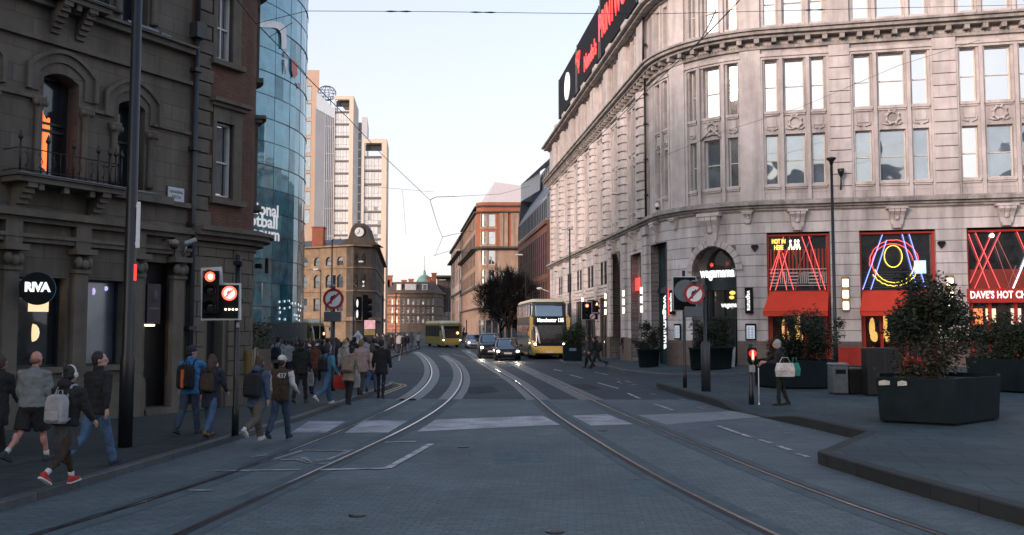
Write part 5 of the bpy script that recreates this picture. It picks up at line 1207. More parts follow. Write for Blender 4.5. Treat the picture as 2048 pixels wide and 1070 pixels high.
for z in range(4, int(zt), 8): F.box(mb, um, F.u[1], z, z+.3, 0, .12)
mb.build("fins", palep, t, world=True)["kind"] = "stuff"
q = at(651, 183, 262); mb = MB(); r_ = 2.75
for k in range(6): mb.tube([(q.x+r_*math.cos(a)*math.cos(k*R(30)), 264+r_*math.cos(a)*math.sin(k*R(30)), q.z+r_*.8*math.sin(a)) for a in [2*math.pi*i/20 for i in range(21)]], .07, 4)
for k in (-.6, -.2, .2, .6): mb.tube([(q.x+r_*math.cos(a)*math.sqrt(1-k*k), 264+r_*math.sin(a)*math.sqrt(1-k*k), q.z+r_*.8*k) for a in [2*math.pi*i/20 for i in range(21)]], .07, 4)
for k in (-1, 1): mb.tube([(q.x+k*1.6, 264, q.z-8), (q.x+k*1.0, 264, q.z-1)], .12, 5)
mb.build("roof_wire_frame", mat("frame_grey", (.14, .16, .18), .5, .5), t, world=True)
def slab_tower(label_, px0, px1, pyt, Y, fl, gl0, gl1, depth, pxs):
    t, F, zt = tower("cream_tower", label_, "building", px0, px1, pyt, Y, depth, pxs)
    g0, g1 = F.uz(gl0, 400)[0], F.uz(gl1, 400)[0]
    mb = MB(); F.box(mb, 0, g0, 0, zt, -.2, .25); F.box(mb, g1, F.u[1], 0, zt, -.2, .25); F.box(mb, g0, g1, zt-.9, zt, -.2, .25); F.quad(mb, F.u[1], F.u[2], 0, zt, 0)
    mb.add([F.P(0, zt-.1, 0), F.P(F.u[1], zt-.1, 0), F.P(F.u[2], zt-.1, 0), (F.p[0].x, F.p[2].y, zt-.1)], [(0, 1, 2, 3)]); mb.build("frame", cream, t, world=True)
    fh = (zt-4)/fl
    mb = MB(); F.box(mb, g0, g1, zt-2.3, zt-.9, -1.5, -1.2); mb.build("top_recess", dk_frame, t, world=True)
    for k in range(fl-1):
        z0 = 3+k*fh; F.window(t, g0, g1, z0+.28, z0+fh-.10, -.35, palep, tg, .10, [.22, .40, .55, .78], (.35,), .12, .01, "glazed_floor")
    for k in range(fl):
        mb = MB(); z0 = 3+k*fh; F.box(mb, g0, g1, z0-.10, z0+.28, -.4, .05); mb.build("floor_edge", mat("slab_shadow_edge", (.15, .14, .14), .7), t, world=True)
    mb = MB(); us = spread_spans(F.u[1]+1, F.u[2], 5, .5)
    for k in range(fl-1):
        for a, b in us[:3]: F.box(mb, a, b, 3.6+k*fh, 2.6+(k+1)*fh, .0, .03)
    mb.build("side_glazing", mat("side_glass", (.20, .21, .23), .3, .3), t, world=True)["kind"] = "stuff"
slab_tower("taller cream framed apartment tower with banded glazed floors", 664, 703, 192, 215, 18, 668, 697, 14, 713)
slab_tower("shorter cream framed apartment tower beside the clock building, topped by a dark recess", 722, 771, 278, 190, 13, 728, 763, 10, 775)
t, F, zt = tower("grey_tower", "narrow dark glass tower between the two cream towers", "building", 704, 731, 234, 240, 14, 734)
u1 = F.uz(722, 400)[0]; shell(F, t, 0, u1, 0, at(715, 245, 240).z, [], mat("dark_glass_wall", (.045, .06, .07), .25, .3, var=.4, s=.3)); shell(F, t, u1, F.u[-1], 0, zt, [], palep, name="pale_wall")
mb = MB()
for k in range(22): F.box(mb, .1, u1, 4+k*2.4, 4.25+k*2.4, 0, .1)
mb.build("floor_bands", greyp, t, world=True)
# -- street seen past the domed building
t = empty("far_terrace", (at(893, 600, 480).x, 480, 0), 0, "pale hazy buildings far along the street between the dome and the warehouse", "building")
mb = MB(); a = at(880, 600, 480); b = at(912, 600, 480); mb.box(a.x, b.x, 480, 500, 0, at(890, 600, 480).z); mb.box(a.x+2, b.x-3, 481, 495, at(890, 600, 480).z, at(890, 592, 480).z); mb.build("wall", mat("far_stone", (.38, .32, .30), .9, var=.2, s=.3), t, world=True)
# -- the building across the square that the corner windows mirror
t = empty("mirrored_building", (16, -52, 0), 0, "long stone building behind the photographer, mirrored in the windows of the curved building", "building")
BF = Facade([(75, -46), (20, -58), (-24, -52)])
rb = spread_spans(0, BF.u[-1], 26, .5); shell(BF, t, 0, BF.u[-1], 0, 20, [(a, b, z, z+2.2) for a, b in rb for z in (2, 6.4, 10.8, 15.2)], mat("mirrored_stone", (.20, .18, .16), .85, var=.25, s=.3), .3)
mb = MB(); BF.quad(mb, 0, BF.u[-1], 0, 19.5, -.4); mb.build("windows", gl_dark, t, world=True)["kind"] = "stuff"
mb = MB(); us = BF.u
for a, b in zip(us, us[1:]): mb.add([BF.P(a, 20, .3), BF.P(b, 20, .3), BF.P(b, 25, -6), BF.P(a, 25, -6)], [(0, 1, 2, 3)])
for k in range(5): u = 12+k*18; mb.loft([[BF.P(u-3, 20, 0), BF.P(u+3, 20, 0), BF.P(u+3, 20, -6), BF.P(u-3, 20, -6)], [BF.P(u-.2, 29, -3), BF.P(u+.2, 29, -3), BF.P(u+.2, 29, -3.4), BF.P(u-.2, 29, -3.4)]], False, True)
mb.build("roof", slate, t, world=True)
# ================================================================== street furniture
lens_red = mat("signal_red_lit", (.6, .05, .03), .4, emit=1.1, ec=(1, .10, .06))
lens_core = mat("signal_hot_core", (.9, .6, .4), .4, emit=1.3, ec=(1, .50, .28))
lens_off = mat("signal_lens_off", (.012, .014, .013), .25)
sig_black = mat("signal_black", (.008, .009, .010), .7, spec=.15)
border_w = mat("signal_border", (.52, .54, .55), .5, var=.1)
sign_face = mat("sign_face_white", (.82, .84, .86), .35, var=.04)
sign_ring = mat("sign_ring_red", (.40, .03, .03), .45, var=.1)
sign_ink = mat("sign_ink", (.014, .014, .016), .5)
grey_d = mat("dark_grey_paint", (.045, .05, .055), .5, var=.2)
lit_white = mat("lit_white", (.8, .8, .8), .4, emit=.33, ec=(1, .92, .9))
def disc(mb, r0, r1, y, x=0, z=0, n=28):      # flat ring (or disc when r0 is 0) facing -y
    A = [(x+r1*math.cos(2*math.pi*k/n), y, z+r1*math.sin(2*math.pi*k/n)) for k in range(n)]
    if r0 <= 0: mb.add(A, [tuple(range(n))])
    else:
        B = [(x+r0*math.cos(2*math.pi*k/n), y, z+r0*math.sin(2*math.pi*k/n)) for k in range(n)]
        mb.add(A+B, [(k, (k+1) % n, n+(k+1) % n, n+k) for k in range(n)])
def no_right_turn(parent, x, y, z, r, lit=0):
    f = MB(); disc(f, 0, r*.9, y, x, z); o = f.build("sign_face", lit_white if lit else sign_face, parent)
    f = MB(); disc(f, r*.76, r, y-.004, x, z); f.build("red_ring", lens_red if lit else sign_ring, o)
    f = MB(); k = r
    f.plate([(x-.30*k, z-.45*k), (x-.13*k, z-.45*k), (x-.13*k, z+.02*k), (x-.30*k, z+.02*k)], y-.010, y-.006)
    f.plate([(x-.30*k, z+.02*k), (x-.13*k, z+.02*k), (x+.08*k, z+.16*k), (x+.08*k, z+.32*k), (x-.20*k, z+.26*k)], y-.010, y-.006)
    f.plate([(x+.06*k, z+.02*k), (x+.42*k, z+.24*k), (x+.06*k, z+.46*k)], y-.010, y-.006); f.build("arrow", sign_ink, o)
    f = MB(); a = .55*k; b = .07*k; f.plate([(x-a-b, z-a+b), (x-a+b, z-a-b), (x+a+b, z+a-b), (x+a-b, z+a+b)], y-.014, y-.0105); f.build("red_bar", lens_red if lit else sign_ring, o)
    return o
def lens(parent, x, z, y, r, lit):
    h = MB(); n = 12                           # hood over the lens
    A = [(x+r*1.15*math.cos(q), y, z+r*1.15*math.sin(q)) for q in [R(-20+220*k/n) for k in range(n+1)]]; B = [(a, y-r*1.5, c+.02) for a, b, c in A]
    h.add(A+B, [(k, k+1, n+2+k, n+1+k) for k in range(n)]); o = h.build("hood", sig_black, parent)
    f = MB(); f.ell((x, y, z), r, .02, r, 14, 6); l = f.build("lens", lens_red if lit else lens_off, o)
    if lit: f = MB(); f.ell((x+.01, y-.012, z), r*.55, .02, r*.60, 12, 6); f.build("lens_core", lens_core, o)
def pole(parent, r, h, name="pole", m=None, r2=None, hb=0, rb=0):
    mb = MB(); pr = ([(rb, 0), (rb, hb), (r, hb+.06)] if hb else [(r, 0)])+[(r2 or r, h)]; mb.lathe(pr, n=12); return mb.build(name, m or black_metal, parent)
def gp(px, py, z): x, y = gnd(px, py, z); return (x, y, z)
# left traffic light with its cut-out backing board
p = gp(470, 871, LP); t = empty("traffic_light", p, R(10), "red traffic light with a lit no right turn disc on a stepped board", "traffic light")
pole(t, .055, 3.62, hb=.5, rb=.07); yy = -.16
f_ = lambda px, py: (at(px, py, p[1]-.1).x-p[0], at(px, py, p[1]-.1).z-LP)
outl = [f_(*q) for q in ((404, 537), (444, 534), (446, 566), (481, 567), (481, 640), (404, 641))]
cx_, cz_ = sum(a for a, b in outl)/6, sum(b for a, b in outl)/6
o = MB(); o.plate(outl, yy, yy+.03); o.build("board_border", border_w, t)
i_ = MB(); s_ = .045; xa, xb, xc = outl[0][0]+s_, outl[1][0]-s_, outl[3][0]-s_; zb, zt, zm = outl[5][1]+s_, outl[0][1]-s_-.01, outl[2][1]-s_
i_.plate([(xa, zb), (xc, zb), (xc, zm), (xb, zm), (xb, zt), (xa, zt)], yy-.03, yy-.001); bd = i_.build("backing_board", sig_black, t)
h_ = MB(); h_.box(xa+.03, xb+.01, yy-.16, yy-.031, zb+.08, zt-.03, .02); h_.build("signal_head", sig_black, t)
for k, q in enumerate((555, 584, 616)): a, b = f_(424, q); lens(t, a, b, yy-.165, .10, k == 0)
a, b = f_(459, 587); no_right_turn(t, a, yy-.05, b, .145, 1)
d_ = MB(); a, b = f_(462, 619)
for k in range(4): d_.ell((a-.105+k*.07, yy-.04, b), .022, .02, .022, 7, 5)
d_.build("marker_lights", mat("marker_lamp", (.8, .7, .5), .4, emit=1.6, ec=(1, .80, .5)), t)
b_ = MB(); b_.box(-.10, .10, -.12, .06, 2.62, 2.72); b_.box(-.08, .08, -.15, .06, 3.4, 3.48); b_.build("bracket", sig_black, t)
b_ = MB(); b_.box(-.06, .03, -.062, -.05, 2.3, 2.45); b_.box(-.01, .05, -.064, -.05, 2.15, 2.26); b_.build("stickers", mat("sticker", (.30, .30, .31), .6, var=.4, s=30), t)
# tall black pole on the left pavement
t = empty("tall_pole", gp(250, 894, LP), 0, "tall thick black pole on the left pavement with a thin white panel edge", "pole")
pole(t, .105, 14, r2=.075, hb=1.6, rb=.125)
mb = MB(); q = at(275, 450, t.location.y); z1 = at(275, 404, t.location.y).z-LP; z0 = at(275, 496, t.location.y).z-LP; mb.box(.10, .165, -.03, .01, z0, z1, .005); mb.box(.06, .11, -.03, .03, z0+.05, z0+.1); mb.box(.06, .11, -.03, .03, z1-.1, z1-.05); mb.build("white_panel", mat("panel_white", (.55, .55, .60), .5, emit=.05), t)
mb = MB(); zr = at(274, 545, t.location.y).z-LP; mb.box(.09, .115, -.05, .03, zr-.15, zr+.15, .005); mb.build("red_marker", mat("red_marker", (.3, .02, .02), .5, emit=.5, ec=(1, .05, .04)), t)
# round no right turn signs
def post_sign(label_, p, dx, zc, r, post_r, hb, rb, back=1, box=True, h=None):
    t = empty("turn_sign", p, 0, label_, "traffic sign"); pole(t, post_r, h or zc+r*.9, m=mat("post_grey", (.030, .034, .038), .5), hb=hb, rb=rb)
    no_right_turn(t, dx, -post_r-.08, zc, r)
    m_ = MB(); disc(m_, 0, r*1.02, -post_r-.072, dx, zc); m_.lathe([(r*1.02, -.0), (r*1.02, .012)], (dx, -post_r-.068, zc), 28, 'Y', False); m_.build("sign_back", grey_metal, t)
    if back: m_ = MB(); m_.lathe([(r*1.08, -.02), (r*1.08, .0)], (dx-.28*back, -post_r-.03, zc+.10), 28, 'Y', False); m_.build("rear_disc", mat("disc_back", (.16, .18, .20), .5, .5), t)
    m_ = MB(); m_.tube([(dx+.02, -post_r-.10, zc+r+.02), (dx+.05, -post_r-.22, zc+r+.12), (dx, -post_r-.26, zc+r+.08)], .035, 6); m_.box(dx-.10, dx+.10, -post_r-.30, -post_r-.12, zc+r+.03, zc+r+.10, .02); m_.build("sign_lamp", grey_metal, t)
    m_ = MB(); m_.box(min(0, dx)-.04, max(0, dx)+.04, -post_r-.06, 0, zc-.1, zc-.04); m_.box(min(0, dx)-.04, max(0, dx)+.04, -post_r-.06, 0, zc+.06, zc+.12); m_.build("bracket", grey_d, t)
    if box: m_ = MB(); m_.box(dx-.30, dx+.26, -post_r-.14, .02, zc-r-.42, zc-r-.08, .02); m_.build("control_box", mat("box_grey", (.10, .115, .13), .5, var=.15), t)
    return t
p = gp(1412, 783, .2); sc_ = p[1]/FOC
post_sign("round no right turn sign with a grey box beneath it before the arch", p, at(1387, 588, p[1]).x-p[0], at(1387, 588, p[1]).z-.2, 20.5*sc_, .055, 1.55, .15, 1, True)
p = (at(668, 600, 30.5).x, 30.5, LP)
post_sign("round no right turn sign above the crowd in front of the clock building", p, 0, at(668, 598, 30.5).z-LP, 20.5*30.5/FOC, .05, .4, .07, 0, True, 3.9)
# centre traffic light and the far pair
def signal(label_, p, zb, zt, wd, lit=0, rz=0, border=True, h=None, step=True, hot=True):
    t = empty("traffic_light", p, rz, label_, "traffic light"); pole(t, .055, h or zt, hb=.45, rb=.07)
    if border:
        m_ = MB(); m_.box(-wd/2, wd/2, -.13, -.10, zb, zt, .01); m_.build("board_border", border_w, t)
    m_ = MB(); m_.box(-wd/2+.035, wd/2-.035, -.16, -.131, zb+.035, zt-.035); m_.build("backing_board", sig_black, t)
    m_ = MB(); m_.box(-.14, .14, -.30, -.155, zb+.08, zt-.08, .02); m_.build("signal_head", sig_black, t)
    n = 3; hh = (zt-zb-.22)/n
    for k in range(n): lens(t, 0, zt-.11-hh*(k+.5), -.305, min(.105, hh*.42), k == lit)
    return t
p = gp(1370, 776, .2); Yq = p[1]
t = signal("red traffic light half hidden behind the round no right turn sign on the plaza", p, at(1370, 622, Yq).z-.2, at(1370, 553, Yq).z-.2, .82, h=at(1370, 541, Yq).z-.2)
p = (at(1173, 600, 52).x, 52.0, .13)
t = signal("distant red traffic light with a white edged board beside the double decker bus", p, at(1173, 640, 52).z-.13, at(1173, 603, 52).z-.13, .62)
m_ = MB(); x0 = at(1196, 600, 52).x-p[0]; m_.box(.30, x0, -.13, -.10, at(1173, 640, 52).z-.13, at(1173, 625, 52).z-.13, .01); m_.build("side_border", border_w, t)
m_ = MB(); m_.box(.26, x0-.035, -.16, -.131, at(1173, 639, 52).z-.11, at(1173, 626, 52).z-.15); sb_ = m_.build("side_board", sig_black, t); no_right_turn(t, at(1183, 600, 52).x-p[0]+.03, -.17, at(1183, 633, 52).z-.13, .19, 0)
p = (at(1188, 600, 55).x, 55.0, .13); signal("distant dark traffic light turned away behind the other one by the planter", p, at(1188, 636, 55).z-.13, at(1188, 600, 55).z-.13, .42, lit=0, rz=R(25), border=False)
# pedestrian signal on the plaza
p = gp(1503, 809, .2); k_ = p[1]/FOC; t = empty("pedestrian_signal", p, 0, "short black signal post with a red figure, touched by the woman with the cane", "pedestrian signal")
pole(t, .06, 1.62, hb=.3, rb=.075)
m_ = MB(); m_.box(-.115, .115, -.22, -.06, 1.12, 1.52, .03); m_.build("signal_box", sig_black, t)
m_ = MB(); m_.ell((0, -.225, 1.42), .028, .01, .032, 8, 6); m_.box(-.03, .03, -.232, -.222, 1.29, 1.39, .008); m_.box(-.028, -.004, -.232, -.222, 1.21, 1.29); m_.box(.004, .028, -.232, -.222, 1.21, 1.29); m_.build("red_figure", mat("red_man", (.8, .1, .05), .4, emit=1.6, ec=(1, .24, .16)), t)
m_ = MB(); m_.lathe([(.105, -.225), (.105, -.222)], (0, 0, 1.37), 20, 'Y', False); m_.build("red_halo", mat("red_lens_glow", (.3, .01, .01), .5, emit=.35, ec=(1, .04, .03)), t)
m_ = MB(); m_.lathe([(.03, -.24), (.035, -.22)], (0, 0, 1.18), 12, 'Y', False); m_.box(-.07, .07, -.20, -.06, .86, 1.06, .02); m_.build("push_button", mat("button_grey", (.30, .30, .29), .5), t)
# tram signal cluster over the crowd
Yq = 44.0; p = (at(727, 600, Yq).x, Yq, .0); t = empty("tram_signal", p, 0, "black tram signal over the crowd with two stacked white lit bars", "tram signal"); pole(t, .05, at(727, 588, Yq).z, hb=.4, rb=.07)
zb, zt = at(727, 640, Yq).z, at(727, 594, Yq).z
m_ = MB(); m_.box(-.32, -.08, -.22, -.06, zb, zt, .02); m_.build("lit_panel_box", sig_black, t)
m_ = MB(); w_ = zt-zb
for q in (.26, .72): m_.ell((-.26, -.225, zb+w_*q), .05, .02, .20, 10, 6)
m_.build("lit_bars", lit_white, t)
m_ = MB()
for q in (.14, .44, .74): m_.lathe([(.13, -.12), (.15, -.10), (.15, .16), (.12, .30)], (.12, -.05, zb+w_*(q+.08)), 10, 'X')
m_.box(.0, .24, -.2, .1, zb, zt+.1, .02); m_.build("signal_heads", sig_black, t)
Yq = 40.0; p = (at(717, 600, Yq).x, Yq, 0); t = empty("diamond_sign", p, 0, "white diamond shaped sign on a thin pole among the crowd", "sign"); pole(t, .03, at(717, 660, Yq).z)
q = at(717, 674, Yq).z; r_ = 11.5*Yq/FOC; m_ = MB(); m_.plate([(-r_*.9, q), (0, q-r_*1.2), (r_*.9, q), (0, q+r_*1.2)], -.05, -.035); m_.build("plate", sign_face, t)
m_ = MB(); m_.box(-.10, -.06, -.056, -.051, q-.11, q+.07); m_.box(-.02, .02, -.056, -.051, q-.11, q+.10); m_.box(.06, .10, -.056, -.051, q-.11, q+.07); m_.build("digits", mat("faded_digits", (.2, .2, .21), .6), t)
# lamp posts
led = mat("lantern_pale", (.62, .62, .60), .5, var=.1)
def lamp_post(label_, px, Y, ztop_px, z0, arm, r=.075, hb=1.2, back=.0, drop=0):
    p = (at(px, 600, Y).x, Y, z0); h = at(px, ztop_px, Y).z-z0; t = empty("lamp_post", p, 0, label_, "lamp post"); pole(t, r, h, r2=r*.6, hb=hb, rb=r*1.45)
    s = 1 if arm > 0 else -1; m_ = MB(); m_.tube([(0, 0, h-.15), (s*.12, 0, h-.02), (arm*.5, 0, h+.03)], .032, 6); m_.build("arm", black_metal, t)
    m_ = MB(); a, b = sorted((arm*.28, arm)); m_.box(a, b, -.16, .16, h-.04, h+.09, .05); m_.build("lantern", led, t)
    m_ = MB(); m_.box(a+.08, b-.08, -.12, .12, h-.055, h-.041); m_.build("diffuser", lens_off, t)
    if back: m_ = MB(); m_.box(0, back, -.10, .10, h-.06, h+.04, .02); m_.tube([(back*.8, 0, h), (back*.8, 0, h+.22)], .03, 5); m_.build("rear_camera", grey_metal, t)
    return t
lamp_post("tall black lamp post with a pale flat lantern in front of the street arch", 1249, 57, 388, .13, -.80)
lamp_post("black lamp post with a pale flat lantern just right of the double decker bus", 1140, 66, 458, .12, -.66, back=.22)
lamp_post("far black lamp post with a curved pale lantern in front of the bare tree", 1052, 92, 510, .12, -1.1, .06)
lamp_post("far lamp post on the domed building side with a long flat lantern", 897, 200, 560, .0, -2.2, .10)
lamp_post("black lamp post above the crowd in front of the clock building", 663, 62, 478, .12, .60)
lamp_post("thin dark lamp post left of the taller one before the clock building", 641, 66, 540, .12, -.55, .045)
lamp_post("black lamp post standing out before the corner of the clock building", 713, 72, 524, .12, .55, .05)
for px, Y, pt, lb in ((765, 95, 590, "thick dark pole before the domed building"), (707, 88, 592, "slim dark pole left of the thick one before the domed building"), (933, 120, 640, "short pale post at the foot of the terracotta warehouse"), (792, 125, 585, "thin tall tram pole in the far street"), (920, 150, 560, "thin tall tram pole along the warehouse pavement")):
    p = (at(px, 600, Y).x, Y, .0); t = empty("tram_pole", p, 0, lb, "pole"); pole(t, .14 if px == 765 else .07, at(px, pt, Y).z, hb=.8, rb=.16 if px == 765 else .1)
p = (at(1669, 600, 38.5).x, 38.5, pr_z(13.8, 38.5)); h = at(1667, 316, 38.5).z-p[2]; t = empty("lamp_post", p, 0, "tall slim black post with a flat dish lantern before the pale banded pier", "lamp post"); pole(t, .075, h-.3, r2=.06, hb=1.4, rb=.10)
m_ = MB(); m_.lathe([(.06, h-.30), (.09, h-.16), (.20, h-.06), (.21, h), (.12, h+.03)], n=14); m_.build("lantern", black_metal, t)
t = empty("wall_bracket_lamp", tuple(PW.P(.4, 5.6, .0)), 0, "small pale bracket lamp on the end of the curved building above the bus", "wall lamp")
m_ = MB(); m_.tube([(0, 0, 0), (-1.0, -.3, .35)], .05, 5); m_.ell((-1.1, -.35, .36), .30, .18, .12, 8, 5); m_.build("lantern", led, t)
# ---- planters, bins, cabinet, board
plant_box = mat("planter_steel", (.007, .014, .018), .75, .0, spec=.12, var=.3, s=3, stain=.2); soil = mat("soil", (.02, .014, .010), .95, bump=.5, bs=20)
def hexa(r, rot): return [(r*math.cos(rot+math.pi*k/3), r*math.sin(rot+math.pi*k/3)) for k in range(6)]
def hex_planter(label_, x, y, z, r, h, rot):
    t = empty("planter", (x, y, z), 0, label_, "planter", None); m_ = MB()
    A = [(a, b, .07) for a, b in hexa(r*.96, rot)]; B = [(a, b, h) for a, b in hexa(r, rot)]; Cc = [(a, b, h) for a, b in hexa(r*.95, rot)]; D = [(a, b, h-.12) for a, b in hexa(r*.95, rot)]
    m_.loft([A, B, Cc, D], True, False); m_.build("shell", plant_box, t)
    m_ = MB(); m_.loft([[(a, b, 0) for a, b in hexa(r*.88, rot)], [(a, b, .07) for a, b in hexa(r*.88, rot)]], True, True); m_.build("base_plinth", sig_black, t)
    m_ = MB(); m_.add([(a, b, h-.10) for a, b in hexa(r*.95, rot)], [tuple(range(6))]); m_.build("soil", soil, t)
    return t
c0 = math.atan2(-1.0, -.03)
PL = []
pv = [(9.2, 18.8), (10.88, 20.15), (11.35, 21.05), (10.2, 22.0), (8.55, 21.2), (7.88, 19.6)]; pc = Vector((9.55, 20.45))
t = empty("planter", (pc.x, pc.y, .2), 0, "large dark angular planter in the right foreground with two torn white stickers", "planter"); PL.append(t)
lp = [Vector(q)-pc for q in pv]; rg_ = lambda k, z: [(q.x*k, q.y*k, z) for q in lp]
m_ = MB(); m_.loft([rg_(.955, .07), rg_(1, .985), rg_(.995, 1.0), rg_(.95, 1.0), rg_(.95, .88)], True, False); m_.build("shell", plant_box, t)
m_ = MB(); m_.loft([rg_(.86, 0), rg_(.86, .07)], True, True); m_.build("base_plinth", sig_black, t)
m_ = MB(); m_.add(rg_(.95, .90), [tuple(range(6))]); m_.build("soil", soil, t)
e = (lp[5]-lp[0]); n_ = Vector((e.y, -e.x)).normalized(); n_ = n_ if n_.y < 0 else -n_
for a, b in ((.965, .82), (.72, .60)):
    q0, q1 = lp[0]+e*a+n_*.012, lp[0]+e*b+n_*.012; qm = (q0+q1)/2
    m_ = MB(); m_.add([(q0.x, q0.y, .82), (q1.x, q1.y, .84), (q1.x, q1.y, .92), (qm.x, qm.y, .94), (q0.x, q0.y, .91)], [(0, 1, 2, 3, 4)]); m_.build("sticker", mat("torn_sticker", (.42, .42, .40), .7, var=.5, s=25), t)
PL.append(hex_planter("dark hexagonal planter with a loose shrub behind the woman with the cane", 9.75, 31.2, .2, 1.42, .95, R(0)))
PL.append(hex_planter("dark hexagonal planter cut by the right picture edge with a wide dark bush", 16.6, 29.6, .2, 1.75, 1.05, R(0)))
def pot(label_, x, y, z, r, h):
    t = empty("planter", (x, y, z), 0, label_, "planter"); m_ = MB(); m_.lathe([(r*.80, 0), (r*.84, .05), (r*.97, h*.92), (r*1.04, h*.93), (r*1.04, h), (r*.92, h), (r*.92, h-.12)], n=18); m_.build("shell", plant_box, t)
    m_ = MB(); m_.lathe([(r*.9, h-.12), (r*.3, h-.08)], n=14); m_.build("soil", soil, t); PL.append(t); return t
pot("round black planter with a bush at the foot of the stone arch", at(1437, 600, 40.6).x, 40.6, pr_z(9.2, 40.6), .62, 1.0)
pot("small round black planter left of the arch behind the sign post", at(1399, 600, 41.2).x, 41.2, pr_z(8.6, 41.2), .52, 1.0)
pot("round black planter before the tall vertical white lettering", at(1296, 600, 46.8).x, 46.8, pr_z(7, 46.8), .60, .92)
t = empty("planter", (at(1144, 600, 57.2).x, 57.2, .12), 0, "square black planter with a dense green bush in front of the double decker bus", "planter")
m_ = MB(); m_.box(-.58, .58, -.5, .5, 0, .98, .03); m_.build("shell", plant_box, t); m_ = MB(); m_.box(-.22, .22, -.515, -.502, .62, .80); m_.build("pale_label", mat("blue_label", (.12, .17, .26), .5), t); PL.append(t)
def box_thing(name, label_, cat, px0, px1, pyt, pyb, z, m, dep, lid=None, rz=0):
    p = gp((px0+px1)/2, pyb, z); k = p[1]/FOC; w_ = (px1-px0)*k; h = (pyb-pyt)*k; t = empty(name, (p[0], p[1]+dep/2, z), rz, label_, cat)
    m_ = MB(); m_.box(-w_/2, w_/2, -dep/2, dep/2, .04, h*(.90 if lid else 1), .025); m_.build("body", m, t)
    m_ = MB(); m_.box(-w_/2+.03, w_/2-.03, -dep/2+.03, dep/2-.03, 0, .05); m_.build("foot", sig_black, t)
    if lid: m_ = MB(); m_.box(-w_/2-.015, w_/2+.015, -dep/2-.015, dep/2+.015, h*.90, h, .03); m_.build("lid", lid, t)
    return t, w_, h
t, w_, h = box_thing("litter_bin", "grey steel litter bin on the plaza beside the black bin", "bin", 1667, 1698, 727, 790, .2, mat("bin_grey", (.14, .155, .17), .45, .5, var=.25, s=5), .5, mat("bin_lid", (.22, .24, .26), .4, .6))
m_ = MB(); m_.box(-w_*.32, w_*.32, -.262, -.25, h*.66, h*.80); m_.build("slot", sig_black, t)
t, w_, h = box_thing("litter_bin", "plain black bin between the grey bin and the tall black cabinet", "bin", 1701, 1728, 737, 790, .2, sig_black, .45, mat("black_lid", (.02, .022, .025), .4))
t, w_, h = box_thing("utility_cabinet", "tall black utility cabinet behind the large foreground planter", "cabinet", 1738, 1806, 697, 793, .2, mat("cabinet_black", (.010, .011, .012), .5, var=.3), .55)
m_ = MB(); m_.box(-.006, .006, -.282, -.274, .08, h-.05); m_.box(-w_*.35, -w_*.30, -.29, -.275, h*.55, h*.60); m_.build("door_gap", mat("cab_gap", (.05, .05, .05), .5), t)
x_, y_ = at(1456, 700, 41.8).x, 41.8
t = empty("sandwich_board", (x_+.1, y_, pr_z(x_, y_)), R(-30), "white lettered sandwich board leaning at the right of the arch planter", "sandwich board")
for k in (-1, 1):
    m_ = MB(); m_.T = Matrix.Translation((0, k*.16, 0)) @ Matrix.Rotation(R(k*10), 4, 'X'); m_.box(-.25, .25, -.015, .015, 0, .95); b_ = m_.build("board", sig_black if k > 0 else mat("board_white", (.45, .45, .44), .6, var=.5, s=9), t)
m_ = MB(); xb_, yb_ = at(1712, 700, 40.2).x, 40.2
t = empty("red_barrier", (xb_, yb_, pr_z(xb_, yb_)), math.atan2(RD.y, RD.x), "low red terrace barrier and table before the second shopfront", "barrier")
m_.box(-.75, .75, -.02, .02, .12, .86); m_.build("panel", red_paint, t)
m_ = MB()
for x in (-.74, .70): m_.box(x, x+.05, -.03, .03, 0, .95)
for x in (-.3, .1): m_.box(x, x+.03, -.04, -.02, .2, .8)
m_.box(-.78, .78, -.035, .035, .86, .91); m_.build("frame", red_paint, t)
t = empty("red_table", (xb_+.65, yb_+.9, pr_z(xb_, yb_)), 0, "small red outdoor table behind the red barrier", "table")
m_ = MB(); m_.box(-.35, .35, -.35, .35, .70, .74, .01); m_.build("table_top", red_paint, t); m_ = MB(); m_.lathe([(.22, 0), (.03, .03), (.03, .7)], n=10); m_.build("leg", red_paint, t)
# dark low fence and greenery at the museum foot, pink poster
p = at(511, 690, 44); t = empty("cafe_fence", (p.x, 44, .12), 0, "dark panelled terrace fence at the foot of the museum behind the walkers", "fence")
m_ = MB(); m_.box(-1.9, 1.9, -.03, .03, .05, 1.05); m_.build("panel", mat("fence_dark", (.03, .034, .036), .5), t)
m_ = MB()
for k in range(5): x = -1.9+k*.95; m_.box(x-.03, x+.03, -.05, .05, 0, 1.12); 
for k in range(4):
    x = -1.9+k*.95
    for a in (.12, .80): m_.box(x+a, x+a+.03, -.042, -.031, .2, .95)
m_.build("posts", mat("fence_pale_trim", (.13, .14, .14), .5), t)
Yq = 66.0; p = at(738, 650, Yq); t = empty("poster_panel", (p.x, Yq, .12), 0, "pink poster panel standing behind the crowd beneath the tram signal", "poster stand")
m_ = MB(); m_.box(-.52, .52, -.05, .05, p.z-.9, p.z+.28); m_.build("frame", sig_black, t); m_ = MB(); m_.box(-.46, .46, -.06, -.051, p.z-.42, p.z+.24); m_.build("poster", mat("pink_poster", (.62, .36, .42), .6, var=.35, s=4), t)
m_ = MB(); m_.box(-.46, .46, -.06, -.051, p.z-.86, p.z-.45); m_.build("lower_panel", mat("olive_poster", (.16, .13, .04), .6, var=.4, s=4), t)
m_ = MB(); m_.box(-.45, -.38, -.03, .03, -.0, p.z-.9); m_.box(.38, .45, -.03, .03, 0, p.z-.9); m_.build("legs", sig_black, t)
